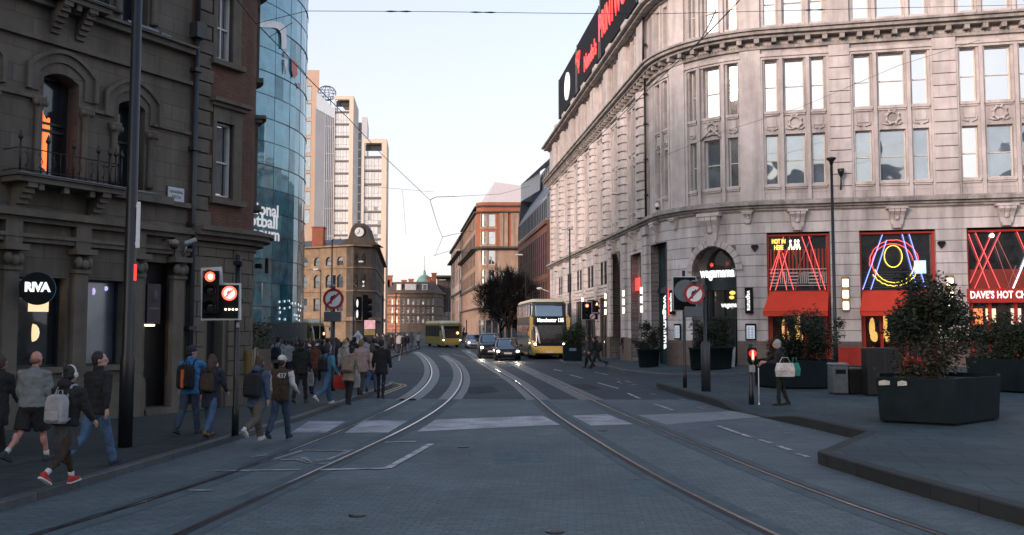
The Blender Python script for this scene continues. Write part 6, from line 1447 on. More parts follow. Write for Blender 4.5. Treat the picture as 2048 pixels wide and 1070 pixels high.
# ================================================================== vehicles
tyre = mat("tyre", (.012, .012, .013), .8); rim = mat("alloy", (.30, .31, .32), .35, .8, var=.15)
car_gl = glass("car_glass", (.012, .015, .018), .30, (.85, .93, 1), .02, .0, 1); hl = mat("headlight_on", (1, .95, .85), .3, emit=7, ec=(1, .88, .70)); plate_w = mat("number_plate", (.50, .50, .48), .5)
chrome = mat("chrome", (.6, .6, .62), .2, 1, var=.05)
def wheel(parent, x, y, r, wd=.22):
    s = 1 if x > 0 else -1
    m_ = MB(); m_.lathe([(r*.62, -wd/2), (r*.95, -wd/2), (r, -wd*.35), (r, wd*.35), (r*.95, wd/2), (r*.62, wd/2)], (x, y, r), 20, 'X'); o = m_.build("wheel", tyre, parent)
    m_ = MB(); m_.lathe([(r*.64, s*wd*.42), (r*.5, s*wd*.5), (r*.2, s*wd*.44), (.01, s*wd*.5)], (x, y, r), 14, 'X'); m_.build("rim", rim, o)
def car(label_, px, Y, rz, paint_c, L=4.25, W=1.79, Hh=1.46, name="parked_car", lit=True, tall=0):
    pm_ = mat("car_paint_%d" % (paint_c[0]*1e4), paint_c, .22, .35, var=.05, spec=.6); x = at(px, 600, Y).x
    t = empty("car", (x, Y, ground_z(x, Y)), rz, label_, "car"); w = W/2; zb = .93+tall*.55; hz = .86+tall*.5
    def ring(y, ww, z0, z1): return [(-ww*.86, y, z0), (-ww, y, z0+.10), (-ww, y, (z0+z1)/2), (-ww*.985, y, z1-.12), (-ww*.90, y, z1-.02), (-ww*.45, y, z1+.02), (ww*.45, y, z1+.02), (ww*.90, y, z1-.02), (ww*.985, y, z1-.12), (ww, y, (z0+z1)/2), (ww, y, z0+.10), (ww*.86, y, z0)]
    st_ = [(0, w*.80, .26, hz*.66), (.06, w*.88, .20, hz*.78), (.22, w*.95, .18, hz*.88), (.55, w*.99, .18, hz*.97), (1.15, w, .18, zb), (L*.55, w, .18, zb+.02), (L-.7, w*.99, .2, zb+.04), (L-.15, w*.94, .24, zb), (L, w*.86, .30, zb*.86)]
    m_ = MB(); m_.loft([ring(*q) for q in st_], True, True, True, True); bd = m_.build("body", pm_, t)
    def gr(z, y0, y1, ww): c = .22; return [(-ww+c, y0, z), (ww-c, y0, z), (ww-.02, y0+c*1.3, z), (ww, y0+.8, z), (ww, y1-.5, z), (ww-.10, y1-.1, z), (ww-c-.1, y1, z), (-ww+c+.1, y1, z), (-ww+.10, y1-.1, z), (-ww, y1-.5, z), (-ww, y0+.8, z), (-ww+.02, y0+c*1.3, z)]
    zr = Hh-.05
    m_ = MB(); m_.loft([gr(zb-.02, .95, L-.35, w*.93), gr((zb+zr)/2, 1.32, L-.52, w*.86), gr(zr, 1.72, L-.85, w*.74)], False, False, True, True); m_.build("windows", car_gl, t)
    m_ = MB(); m_.loft([gr(zr-.02, 1.66, L-.80, w*.755), gr(zr+.03, 1.76, L-.95, w*.70), gr(zr+.05, 2.0, L-1.2, w*.5)], False, True, True, True); m_.build("roof", pm_, t)
    m_ = MB()
    for s in (-1, 1):
        m_.tube([(s*w*.80, 1.02, zb), (s*w*.78, 1.40, (zb+zr)/2), (s*w*.66, 1.78, zr)], .035, 6); m_.tube([(s*w*.93, L*.5, zb), (s*w*.75, L*.5, zr)], .035, 6); m_.tube([(s*w*.90, L-.75, zb), (s*w*.72, L-1.0, zr)], .06, 6)
    m_.build("pillars", pm_, t)
    m_ = MB(); m_.box(-w*.55, w*.55, -.015, .08, .30, .46, .02); m_.box(-w*.60, w*.60, .02, .12, hz*.66, hz*.74, .01); m_.build("grille", sig_black, t)
    m_ = MB(); m_.box(-.26, .26, -.03, -.016, .44, .55); m_.build("number_plate", plate_w, t)
    m_ = MB(); disc(m_, .035, .06, -.02, 0, hz*.705, 16); m_.build("badge", chrome, t)
    for s in (-1, 1):
        m_ = MB(); m_.T = Matrix.Translation((s*w*.70, .06, hz*.72)) @ Matrix.Rotation(R(s*24), 4, 'Z'); m_.ell((0, 0, 0), .19, .06, .085, 12, 6); h_ = m_.build("headlight", mat("headlight_glass", (.35, .36, .38), .15, .5) , t)
        if lit and Y < 70:
            ld = bpy.data.lights.new('headlight_beam', 'SPOT'); ld.energy = 45; ld.color = (1, .80, .58); ld.spot_size = R(50); ld.spot_blend = .8; ld.shadow_soft_size = .08; lo = bpy.data.objects.new('headlight_beam', ld); col.objects.link(lo); lo.parent = h_; lo.location = (s*w*.72, -.08, hz*.72); lo.rotation_euler = (R(84), 0, R(180))
        if lit: m_ = MB(); m_.ell((s*w*.72, .0, hz*.72), .105, .045, .07, 10, 6); m_.build("lit_lamp", hl, h_)
        m_ = MB(); m_.tube([(s*w*.92, 1.3, zb-.02), (s*w*1.02, 1.28, zb+.06)], .03, 5); m_.ell((s*w*1.08, 1.27, zb+.08), .10, .07, .075, 8, 6); m_.build("door_mirror", pm_, t)
        for y in (.85, L-.80): wheel(t, s*(w-.12), y, .32)
    return t
car("dark hatchback with lit headlights leading the traffic beside the double decker bus", 1016, 60.0, R(3), (.010, .012, .016))
car("taller dark people carrier with lit headlights behind the dark hatchback", 983, 64.6, R(4), (.013, .012, .014), 4.5, 1.84, 1.78, tall=.42)
car("pale silver car with one lit headlight furthest back in the queue", 951, 92, R(6), (.30, .32, .36), 4.2, 1.76, 1.45)
bus_y = mat("bus_yellow", (.52, .36, .10), .35, var=.08, s=1); bus_cream = mat("bus_cream", (.60, .54, .36), .4, var=.08); bus_dk = mat("bus_dark_panel", (.022, .026, .026), .3, var=.2); bus_gl = glass("bus_glass", (.012, .018, .024), .26, (.75, .88, 1), .03, .02, .6); olive = mat("bus_olive", (.17, .145, .03), .4, var=.15)
def bus_body(t, W, L, H, m, prof, name="body"):
    """prof: (z, front y); a body of rounded plan swept up the raked front"""
    m_ = MB(); w = W/2; rg = []
    for z, y0, ins in prof:
        a = w-ins; c = .28; pts = []
        for (cx, cy, q0) in ((a-c, y0+c, -90), (a-c, L-ins-c, 0), (-a+c, L-ins-c, 90), (-a+c, y0+c, 180)):
            for k in range(4): q = R(q0+30*k); pts.append((cx+c*math.cos(q), cy+c*math.sin(q), z))
        rg.append(pts)
    m_.loft(rg, True, True); return m_.build(name, m, t)
def fy(prof, z):
    for (z0, y0, _), (z1, y1, _) in zip(prof, prof[1:]):
        if z0 <= z <= z1: return y0+(y1-y0)*(z-z0)/(z1-z0)
    return prof[-1][1]
def front_patch(t, prof, x0, x1, z0, z1, m, name, d=.012, W=2.5, n=4, crown=.0):
    m_ = MB(); w = W/2; c = .28; nx = 8; g = []
    for k in range(n+1):
        z = z0+(z1-z0)*k/n; y0 = fy(prof, z); row = []
        for i in range(nx+1):
            x = x0+(x1-x0)*i/nx; e = max(0, abs(x)-(w-c)); yy = c-math.sqrt(max(0, c*c-e*e)) if e < c else c; row.append((x, y0+yy-d, z))
        g.append(row)
    for k in range(n):
        for i in range(nx): m_.add([g[k][i], g[k][i+1], g[k+1][i+1], g[k+1][i]], [(0, 1, 2, 3)], None, True)
    return m_.build(name, m, t)
def double_decker():
    Y = 62.6; x = at(1099, 600, Y).x; t = empty("double_decker_bus", (x, Y, 0), R(5), "yellow and dark double decker bus with a white lit destination display", "bus")
    prof = [(.28, .05, .02), (.45, .0, 0), (1.15, .0, 0), (1.7, .06, 0), (2.45, .16, 0), (3.0, .22, .01), (3.85, .48, .05), (4.08, .70, .12), (4.18, 1.1, .25)]
    b = bus_body(t, 2.52, 10.9, 4.2, bus_y, [q for q in prof if q[0] <= 1.2]+[(1.3, .02, 0)], 'lower_body'); bus_body(t, 2.51, 10.9, 4.2, bus_dk, [(1.25, .012, 0)]+[q for q in prof if q[0] > 1.2], 'upper_body')
    m_ = MB(); m_.tube([(-1.262, .42, 1.2), (-1.262, .50, 2.0), (-1.262, .62, 2.95)], [.10, .09, .05], 6); m_.build('yellow_pillar', bus_y, t)
    for s in (-1, 1):
        for z0, z1 in ((1.45, 2.35), (2.95, 3.80)):
            m_ = MB()
            for k in range(7): y = 1.0+k*1.40; m_.box(*sorted((s*1.262, s*1.268)), y, y+1.30, z0, z1)
            m_.build("side_windows", bus_gl, t)
    m_ = MB()
    for s in (-1, 1):
        m_.box(*sorted((s*1.255, s*1.262)), .75, 10.6, 2.86, 3.88); m_.box(*sorted((s*1.255, s*1.262)), .75, 10.6, 1.36, 2.42); m_.box(*sorted((s*1.255, s*1.262)), 2.0, 10.6, .40, 1.30)
    m_.build("side_panels", bus_dk, t)
    m_ = MB(); rg = []
    prof2 = [(4.0, .62, .07), (4.10, .70, .10), (4.21, 1.1, .23)]; bus_body(t, 2.56, 10.95, 4.2, bus_cream, prof2, "roof")
    front_patch(t, prof, -1.22, 1.22, 2.98, 3.93, bus_gl, "upper_windscreen"); front_patch(t, prof, -1.22, 1.22, 2.36, 2.98, sign_black, "destination_box")
    front_patch(t, prof, -1.22, 1.22, 1.12, 2.36, mat("bus_windscreen", (.02, .016, .015), .12, var=.7, s=3), "windscreen")
    front_patch(t, prof, -1.16, 1.16, .92, 1.14, sign_black, "black_band", .014); front_patch(t, prof, -1.0, 1.0, .28, .42, sign_black, "lower_grille", .014)
    front_patch(t, prof, -.24, .24, .44, .56, plate_w, "number_plate", .018)
    text("destination_lettering", "Manchester 135", .36, mat("led_white", (.8, .8, .8), .4, emit=.6, ec=(1, 1, 1)), Matrix.Translation((.08, .15, 2.70)) @ Matrix.Rotation(R(88), 4, 'X'), t, .004, .012, sx=.80)
    m_ = MB(); m_.tube([(-1.16, .12, 2.38), (-.98, .02, 2.20), (-.80, -.03, 1.7), (-.66, -.03, 1.10)], [.05, .10, .09, .05], 6); m_.build("white_swoosh", mat("swoosh_white", (.60, .60, .58), .4), t)
    for s in (-1, 1):
        m_ = MB(); m_.ell((s*1.0, .0, 1.02), .14, .06, .17, 10, 6); h_ = m_.build("headlight", chrome, t)
        m_ = MB(); m_.ell((s*1.0, -.05, 1.04), .075, .03, .075, 9, 6); m_.build("lit_lamp", mat("bus_lamp", (1, .95, .9), .3, emit=6, ec=(1, .95, .85)), h_)
        m_ = MB(); m_.tube([(s*1.16, .2, 3.0), (s*1.30, -.12, 3.02), (s*1.30, -.2, 2.7)], .04, 6); m_.loft([[(s*1.30-.09, -.26, 2.05), (s*1.30+.09, -.26, 2.05), (s*1.30+.09, -.12, 2.05), (s*1.30-.09, -.12, 2.05)], [(s*1.30-.12, -.28, 2.9), (s*1.30+.12, -.28, 2.9), (s*1.30+.12, -.1, 2.9), (s*1.30-.12, -.1, 2.9)]], True, True); m_.build("mirror", bus_y, t)
        for y in (2.2, 8.2): wheel(t, s*1.12, y, .48, .28)
    m_ = MB(); m_.box(-1.262, -1.25, .55, 1.75, .35, 2.4); m_.build("door", bus_gl, t)
    m_ = MB(); m_.box(-1.285, -1.262, 1.85, 2.15, 1.6, 1.95); m_.build("orange_panel", mat("orange_panel", (.55, .22, .03), .5), t)
double_decker()
def single_decker(label_, px, Y, rz, W=2.3, L=9, H=2.85):
    x = at(px, 600, Y).x; t = empty("single_decker_bus", (x, Y, 0), rz, label_, "bus")
    prof = [(.26, .05, .03), (.42, .0, 0), (1.0, .0, 0), (1.5, .06, 0), (2.3, .22, .0), (2.62, .36, .06), (H, .8, .22)]
    bus_body(t, W, L, H, olive, prof); w = W/2
    m_ = MB()
    for s in (-1, 1):
        m_ = MB()
        for k in range(5): y = 1.0+k*1.5; m_.box(*sorted((s*(w+.002), s*(w+.010))), y, y+1.42, 1.15, 2.35)
        m_.build("side_windows", bus_gl, t)
    bus_body(t, W+.04, L+.04, H, bus_cream, [(2.58, .34, .04), (2.70, .40, .07), (H+.03, .85, .20)], "roof")
    front_patch(t, prof, -w+.05, w-.05, .28, .98, bus_y, "front_panel", .012, W); front_patch(t, prof, -w+.06, w-.06, .98, 2.30, mat("bus_windscreen", (.02, .016, .015), .12, var=.7, s=3), "windscreen", .012, W)
    front_patch(t, prof, -w*.7, w*.7, 2.02, 2.28, sign_black, "destination_box", .018, W)
    m_ = MB(); m_.tube([(-w+.12, .12, 2.32), (-w+.22, -.0, 1.7), (-w+.34, -.03, .98)], [.10, .14, .10], 6); m_.build("white_pillar", mat("swoosh_white", (.60, .60, .58), .4), t)
    for s in (-1, 1):
        m_ = MB(); m_.ell((s*w*.80, .0, .78), .15, .06, .10, 9, 6); h_ = m_.build("headlight", chrome, t); m_ = MB(); m_.ell((s*w*.80, -.05, .78), .08, .03, .06, 8, 6); m_.build("lit_lamp", mat("bus_lamp", (1, .95, .9), .3, emit=6, ec=(1, .95, .85)), h_)
        m_ = MB(); m_.tube([(s*w*.95, .2, 2.3), (s*w*1.12, -.1, 2.25)], .03, 5); m_.ell((s*w*1.14, -.12, 2.0), .09, .07, .2, 8, 6); m_.build("mirror", sig_black, t)
        for y in (1.9, L-2.2): wheel(t, s*(w-.14), y, .44, .26)
    m_ = MB(); m_.ell((w*.55, .0, 1.55), .16, .05, .16, 8, 6); m_.build("warm_interior_glow", mat("cab_glow", (.6, .3, .15), .5, emit=.7, ec=(1, .55, .3)), t)
    return t
single_decker("olive and yellow single decker bus turning at the end of the tram bend", 904, 97, R(17))
single_decker("cream roofed single decker bus half hidden behind the crowd by the museum", 640, 88, R(62), 2.4, 9.5, 2.95)
# ================================================================== people
fold_tx = bpy.data.textures.new('folds', 'CLOUDS'); fold_tx.noise_scale = .11; fold_tx.noise_depth = 2
def remesh(mb, vox, smooth=3, fold=0.0):
    me = bpy.data.meshes.new("tmp"); me.from_pydata(mb.v, [], mb.f); me.update(); o = bpy.data.objects.new("tmp", me); col.objects.link(o)
    r_ = o.modifiers.new("r", 'REMESH'); r_.mode = 'VOXEL'; r_.voxel_size = vox; r_.use_smooth_shade = True
    s_ = o.modifiers.new("s", 'SMOOTH'); s_.factor = .5; s_.iterations = smooth
    if fold: d_ = o.modifiers.new('d', 'DISPLACE'); d_.texture = fold_tx; d_.strength = fold; d_.mid_level = .5; d_.texture_coords = 'LOCAL'
    dg = bpy.context.evaluated_depsgraph_get(); out = bpy.data.meshes.new_from_object(o.evaluated_get(dg)); bpy.data.objects.remove(o); bpy.data.meshes.remove(me)
    return out
def mesh_obj(name, me, m, parent):
    me.materials.clear(); me.materials.append(m); me.name = name; o = bpy.data.objects.new(name, me); col.objects.link(o); o.parent = parent
    for p in me.polygons: p.use_smooth = True
    return o
def cloth(name, c, bump=.95, bs=9, var=.3, rough=.9): return mat(name, c, rough, 0, var, 5, bump, bs)
C_ = dict(black=(.012, .012, .014), navy=(.016, .022, .04), jeans=(.055, .105, .19), djeans=(.035, .058, .095), blue=(.035, .16, .36), denim=(.06, .12, .21), slate=(.045, .075, .125), grey=(.17, .185, .19), lgrey=(.30, .30, .31), white=(.52, .50, .50), beige=(.21, .165, .13), brown=(.05, .032, .022), khaki=(.085, .075, .06), rust=(.12, .035, .02), orange=(.55, .12, .02), red=(.40, .03, .02), pink=(.36, .25, .24), cream=(.45, .39, .34), green=(.03, .22, .17), dgrey=(.04, .043, .048), teal=(.05, .25, .33), blond=(.38, .28, .15), tan=(.20, .12, .05))
SK = {'fair': (.42, .25, .19), 'mid': (.30, .17, .12), 'dark': (.11, .06, .04), 'pink': (.46, .22, .18)}
def cm(c): return cloth("cloth_"+c, C_[c])
def hair_m(c): return mat("hair_"+c, C_[c], .7, 0, .35, 30, .4, 60)
def person(pos, h, rz, label_, top='black', hem=.47, legs='trousers', lc='jeans', lw=1.0, shoes='black', hair='black', hs='short', hat=None, skin='fair', stride=.35, arms=((-.25, .25, .08), (.3, .25, .08)), lean=.03, bulk=1.0, look=0., flare=1.0, fine=.013, collar=None, sleeve=None, group=None, hood=False, headphones=False, socks=None):
    """a figure facing +y; arms are (forward swing, elbow bend, spread) for the left and right arm; stride swings the legs"""
    t = empty("person", pos, rz, label_, "person", group); k = h/1.75; V = Vector
    hipz, kneez = .93*k, .50*k
    def leg(s, a):
        f = max(0, -a)*1.5+.06; kn = V((s*.095*k, math.sin(a)*.43*k, hipz-math.cos(a)*.43*k)); b = a-f
        an = kn+V((s*.005, math.sin(b)*.42*k, -math.cos(b)*.42*k)); pitch = max(-.1, min(1.1, f*1.1-.1)) if a < 0 else -.12 if a > .2 else 0
        return V((s*.09*k, 0, hipz)), kn, an, pitch
    Lg = [leg(-1, stride), leg(1, -stride)]
    low = min(an.z-.085*k*(1 if p < .3 else .4+.9*math.cos(p))-(.13*k*math.sin(p) if p > .3 else 0) for _, _, an, p in Lg)
    dz = -low
    Lg = [[V(q)+V((0, 0, dz)) for q in L_[:3]]+[L_[3]] for L_ in Lg]; hz = hipz+dz
    UB = Matrix.Translation((0, 0, hz)) @ Matrix.Rotation(-lean, 4, 'X') @ Matrix.Translation((0, 0, -hz))
    sh = hz+.52*k; A = []
    for s, (sw, el, sp_) in zip((-1, 1), arms):
        S = V((s*.185*k*bulk**.5, 0, sh)); d = V((s*math.sin(sp_), math.sin(sw)*math.cos(sp_), -math.cos(sw)*math.cos(sp_))); E = S+d*.29*k
        d2 = V((s*math.sin(sp_*.3), math.sin(sw+el), -math.cos(sw+el))); Wr = E+d2*.25*k; A.append([UB @ q for q in (S, E, Wr)]+[(UB.to_3x3() @ d2).normalized()])
    hc = UB @ V((0, .03*k, hz+.735*k)); HM = Matrix.Translation(hc) @ Matrix.Rotation(look, 4, 'Z') @ Matrix.Rotation(-lean*.4, 4, 'X')
    # body: one continuous skin
    b = MB()
    b.T = UB; b.lathe([(.02, hz-.12*k), (.14*k, hz-.05*k), (.12*k, hz+.12*k), (.15*k, hz+.38*k), (.13*k, hz+.50*k), (.05*k, hz+.56*k), (.052*k, hz+.66*k), (.02, hz+.68*k)], (0, 0, 0), 12, sx=1, sy=.62); b.T = HM
    b.ell((0, -.012*k, .02*k), .078*k, .098*k, .108*k, 14, 10); b.ell((0, .025*k, -.055*k), .056*k, .068*k, .062*k, 12, 8); b.ell((0, .098*k, -.015*k), .014*k, .020*k, .024*k, 8, 6); b.ell((0, .085*k, .02*k), .05*k, .02*k, .02*k, 8, 5); b.ell((0, .088*k, -.058*k), .024*k, .012*k, .010*k, 8, 5)
    for s in (-1, 1): b.ell((s*.080*k, -.005*k, -.005*k), .012*k, .022*k, .032*k, 7, 5)
    b.T = None
    for (S, E, Wr, d) in A:
        b.tube([S, E, Wr], [.034*k, .032*k, .028*k], 8); b.ell(E, .032*k, .032*k, .032*k, 8, 6); b.ell(S, .034*k, .034*k, .034*k, 8, 6)
        sx = 1 if S.x > 0 else -1; side = V((sx, 0, 0)); side = (side-d*side.dot(d)).normalized(); fw = d.cross(side).normalized()
        if fw.y < 0: fw = -fw
        P0 = Wr+d*.045*k; b.tube([Wr, P0, Wr+d*.085*k], [.026*k, .034*k, .030*k], 8)
        for q in range(4):
            o_ = fw*(.030-.020*q)*k; ln = (.070, .078, .074, .058)[q]*k; r0 = Wr+d*.08*k+o_; b.tube([r0, r0+d*ln*.5-side*.008*k, r0+d*ln*.9-side*.03*k], [.0105*k, .010*k, .008*k], 6)
        b.tube([Wr+d*.03*k+fw*.025*k, Wr+d*.065*k+fw*.050*k-side*.01*k, Wr+d*.095*k+fw*.052*k-side*.02*k], [.013*k, .012*k, .009*k], 6)
    for H_, K_, N_, p_ in Lg:
        lk = .45 if legs == 'trousers' else 1.0 if legs == 'shorts' else .8; b.tube([H_, K_, N_], [.070*k*lk, .050*k*lk, .034*k], 9); b.ell(K_, .052*k*lk, .052*k*lk, .052*k*lk, 8, 6); q = K_.lerp(N_, .3); b.ell(q+V((0, -.015*k, 0)), .052*k*lk, .056*k*lk, .10*k, 8, 6); b.ell(N_, .036*k, .04*k, .04*k, 8, 6)
    body = mesh_obj("body", remesh(b, fine, 2), mat("skin_"+skin, SK[skin], .55, 0, .08, 8), t)
    e = MB(); e.T = HM
    for s in (-1, 1): e.ell((s*.032*k, .083*k, .018*k), .012*k, .008*k, .007*k, 7, 5)
    e.build("eyes", mat("eyes_dark", (.03, .02, .02), .3), body)
    # upper garment
    g = MB(); g.T = UB; B_ = bulk; hb = (1-hem)   # hem as a height fraction
    zl = hem*h; pr = [(.03, zl)] if zl > hz-.25*k else [(.03, zl)]
    wl_ = .165*k*B_
    pr += [(.178*k*B_*(1+(flare-1)), zl+.01), (.178*k*B_*(1+(flare-1)*.6), (zl+hz)/2), (.172*k*B_, hz+.02*k), (wl_, hz+.16*k), (.182*k*B_, hz+.36*k), (.180*k*B_, hz+.46*k), (.13*k*B_, hz+.545*k), (.075*k, hz+.585*k), (.068*k, hz+.625*k), (.02, hz+.63*k)]
    pr = [q for i, q in enumerate(pr) if i < 2 or q[1] > zl+.02]
    g.lathe(pr, (0, -.005, 0), 18, sx=1.05, sy=.70); g.tube([(-.165*k*B_, 0, hz+.505*k), (.165*k*B_, 0, hz+.505*k)], .068*k, 10)
    for s in (-1, 1): g.ell((s*.175*k*B_, 0, hz+.495*k), .072*k, .075*k, .072*k, 9, 7)
    if hood: g.ell((0, -.085*k, hz+.60*k), .115*k, .085*k, .075*k, 10, 8)
    elif collar: g.lathe([(.072*k, hz+.57*k), (.085*k, hz+.60*k), (.082*k, hz+.66*k), (.06*k, hz+.665*k)], (0, 0, 0), 12)
    g.T = None; sl = MB() if sleeve else g
    for (S, E, Wr, d) in A:
        m_ = S.lerp(E, .5)+V((.004, .003, 0)); n_ = E.lerp(Wr, .5)
        sl.tube([S, m_, E, n_, Wr.lerp(E, .06)], [.075*k*B_**.4, .066*k*B_**.4, .058*k*B_**.4, .054*k, .043*k], 10); sl.ell(E, .060*k, .060*k, .060*k, 9, 7)
    mesh_obj("jacket", remesh(g, fine*1.15, 3, .045), cm(top), t)
    if sleeve: mesh_obj("sleeves", remesh(sl, fine*1.15, 3, .035), cm(sleeve), t)
    # lower garment
    g = MB()
    if legs == 'skirt':
        g.lathe([(.03, hz-.36*k), (.205*k, hz-.355*k), (.19*k, hz-.2*k), (.165*k, hz), (.12*k, hz+.08*k)], (0, 0, 0), 16, sx=1, sy=.80)
        mesh_obj("skirt", remesh(g, fine*1.2, 2, .03), cm(lc), t); g = MB()
        for H_, K_, N_, p_ in Lg: g.tube([H_, K_, N_, N_-V((0, 0, .02))], [.082*k, .055*k, .039*k, .037*k], 10); g.ell(K_, .056*k, .056*k, .056*k, 8, 6); q = K_.lerp(N_, .3); g.ell(q+V((0, -.014*k, 0)), .054*k, .058*k, .10*k, 8, 6)
        mesh_obj("tights", remesh(g, fine, 3), cloth("tights_brown", (.035, .022, .016), .1), t)
    else:
        g.ell((0, -.01, hz-.02*k), .168*k*bulk, .118*k*bulk, .14*k, 14, 9)
        for H_, K_, N_, p_ in Lg:
            if legs == 'shorts': g.tube([H_, H_.lerp(K_, .55), H_.lerp(K_, .93)], [.098*k*bulk, .098*k*bulk, .100*k*bulk], 12)
            else:
                g.tube([H_, H_.lerp(K_, .5), K_, K_.lerp(N_, .5), N_+V((0, -.005, .0))], [.092*k*bulk, .082*k*lw, .066*k*lw, .060*k*lw, .056*k*lw], 12); g.ell(K_, .068*k*lw, .068*k*lw, .068*k*lw, 9, 7)
        mesh_obj("trousers" if legs != 'shorts' else "shorts", remesh(g, fine*1.15, 3, .035), cm(lc), t)
    # shoes
    for H_, K_, N_, p_ in Lg:
        F = Matrix.Translation(N_) @ Matrix.Rotation(-p_, 4, 'X')
        g = MB(); g.T = F; g.ell((0, .05*k, -.045*k), .044*k, .125*k, .036*k, 12, 7); g.ell((0, -.03*k, -.03*k), .040*k, .055*k, .055*k, 10, 7); g.ell((0, -.01*k, .005*k), .042*k, .046*k, .04*k, 10, 6); me = remesh(g, fine*.9, 2)
        so = mesh_obj("shoe", me, cm(shoes), t)
        g = MB(); g.T = F; g.loft([[(x*k, y*k, z*k) for x, y in ((-.032, -.075), (.032, -.075), (.040, 0), (.046, .10), (.030, .168), (-.030, .168), (-.046, .10), (-.040, 0))] for z in (-.086, -.062)], True, True); g.build("sole", cm('white' if shoes in ('white', 'red', 'grey') else 'dgrey'), so)
    # hair, hats
    hm = hair_m(hair); g = MB(); g.T = HM
    if hs != 'none':
        if not hat: g.ell((0, -.030*k, .035*k), .090*k, .103*k, .108*k, 14, 9)
        g.ell((0, -.055*k, -.015*k), .080*k, .070*k, .085*k, 12, 8)
        if hs == 'long': g.tube([(0, -.06*k, 0), (0, -.085*k, -.14*k), (0, -.10*k, -.26*k)], [.085*k, .095*k, .055*k], 10); [g.tube([(s*.06*k, -.03*k, 0), (s*.075*k, -.05*k, -.15*k)], [.045*k, .04*k], 7) for s in (-1, 1)]
        if hs == 'bob': g.ell((0, -.04*k, -.05*k), .098*k, .085*k, .10*k, 12, 8)
        if hs == 'bun': g.ell((0, -.11*k, .09*k), .05*k, .05*k, .05*k, 9, 7)
        mesh_obj("hair", remesh(g, fine, 1, .022), hm, t)
    elif hat is None:
        g.ell((0, -.035*k, -.02*k), .081*k, .085*k, .06*k, 12, 8); g.build("cropped_hair", mat("stubble", (.20, .11, .085), .8), t)
    if hat:
        g = MB(); g.T = HM
        if hat[0] == 'beanie': g.ell((0, -.018*k, .065*k), .096*k, .110*k, .095*k, 14, 9); g.lathe([(.094*k, .02*k), (.104*k, .03*k), (.104*k, .065*k), (.094*k, .075*k)], (0, -.018*k, 0), 14, sx=.94, sy=1.06)
        else: g.ell((0, -.012*k, .055*k), .093*k, .108*k, .085*k, 14, 9); g.ell((0, .115*k, .04*k), .068*k, .075*k, .014*k, 12, 5)
        mesh_obj("hat", remesh(g, fine*.9, 2), cm(hat[1]), t)
    if headphones:
        g = MB(); g.T = HM; g.tube([(.100*k*math.cos(q), -.02*k, .02*k+.118*k*math.sin(q)) for q in [R(-8+196*i/14) for i in range(15)]], .014*k, 6)
        for s in (-1, 1): g.ell((s*.100*k, -.015*k, -.005*k), .026*k, .040*k, .046*k, 9, 7)
        g.build("headphones", cm('white'), t)
    if socks:
        for H_, K_, N_, p_ in Lg: g = MB(); g.tube([N_.lerp(K_, .02), N_.lerp(K_, .22)], [.040*k, .045*k], 9); g.build("sock", cm(socks), t)
    t["hz"] = hz; return t, UB, hz, k, A
def backpack(P, label_, c, w=.30, hh=.44, d=.17, z=.10, pocket=None, stripe=None, slack=0.0):
    t, UB, hz, k, A = P; B = empty("backpack", t.location, t.rotation_euler.z, label_, "backpack")
    zc = hz+z*k; yb = -.118*k-slack; g = MB(); g.T = UB
    def rr(y, s, s2=1.0): return [(x*w*s/2, y, zc+hh*(.5+q*s2/2)) for x, q in ((-.80, -1), (.80, -1), (1, -.82), (1, .5), (.82, .86), (.45, 1), (-.45, 1), (-.82, .86), (-1, .5), (-1, -.82))]
    g.loft([rr(yb-d, .80, .86), rr(yb-d*.85, .95, .97), rr(yb-d*.35, 1, 1), rr(yb, .95, .98)], True, True, True, False); o = g.build("bag_body", cm(c), B, bevel=.02)
    g = MB(); g.T = UB; g.box(-w*.36, w*.36, yb-d-.035, yb-d+.02, zc+hh*.08, zc+hh*.46, .025); g.build("front_pocket", cm(pocket or c), B)
    if stripe: g = MB(); g.T = UB; g.box(-w*.10, w*.08, yb-d-.05, yb-d-.0, zc+hh*.05, zc+hh*.78, .01); g.build("bright_stripe", cm(stripe), B)
    for s in (-1, 1):
        g = MB(); g.T = UB; x = s*.105*k; g.tube([(x, yb+.0, zc+hh*.92), (x, -.06*k, hz+.575*k), (x, .02*k, hz+.585*k), (x*1.05, .125*k, hz+.48*k), (x*1.15, .135*k, hz+.30*k), (x*1.35, .05*k, hz+.16*k), (x*1.2, yb, zc+hh*.12)], .018, 6); g.build("strap", cm(c), B)
    g = MB(); g.T = UB; g.tube([(-.04, yb-.02, zc+hh*.99), (-.03, yb-.02, zc+hh+.05), (.03, yb-.02, zc+hh+.05), (.04, yb-.02, zc+hh*.99)], .010, 5); g.build("grab_handle", cm(c), B)
    return B
def onp(px, py, z=LP): return gp(px, py, z)
RZ = R(-12)
W_ = ((-.30, .25, .10), (.35, .30, .10)); W2 = ((.30, .30, .12), (-.30, .25, .12))
person(onp(-6, 912), 1.68, RZ, "person in a long dark coat cut off by the left picture edge", 'black', .30, lc='black', hair='brown', skin='mid', flare=1.05)
person(onp(62, 926), 1.76, RZ, "stout man in a grey sweatshirt and black shorts walking away", 'grey', .50, 'shorts', 'black', hs='none', skin='pink', stride=-.30, arms=((.05, .35, .20), (.15, .35, .16)), bulk=1.30, shoes='dgrey', socks='white')
P = person(onp(128, 972), 1.63, R(-14), "woman with white headphones, black jacket, skirt and red trainers striding along the kerb", 'black', .50, 'skirt', 'dgrey', hair='black', hs='bun', stride=.36, arms=((-.1, .9, .16), (.25, .5, .22)), shoes='red', headphones=True, hood=True, lean=.06, bulk=1.16, socks='white', fine=.011)
backpack(P, "white drawstring rucksack on the woman with headphones", 'lgrey', .30, .40, .15, .02, slack=.02)
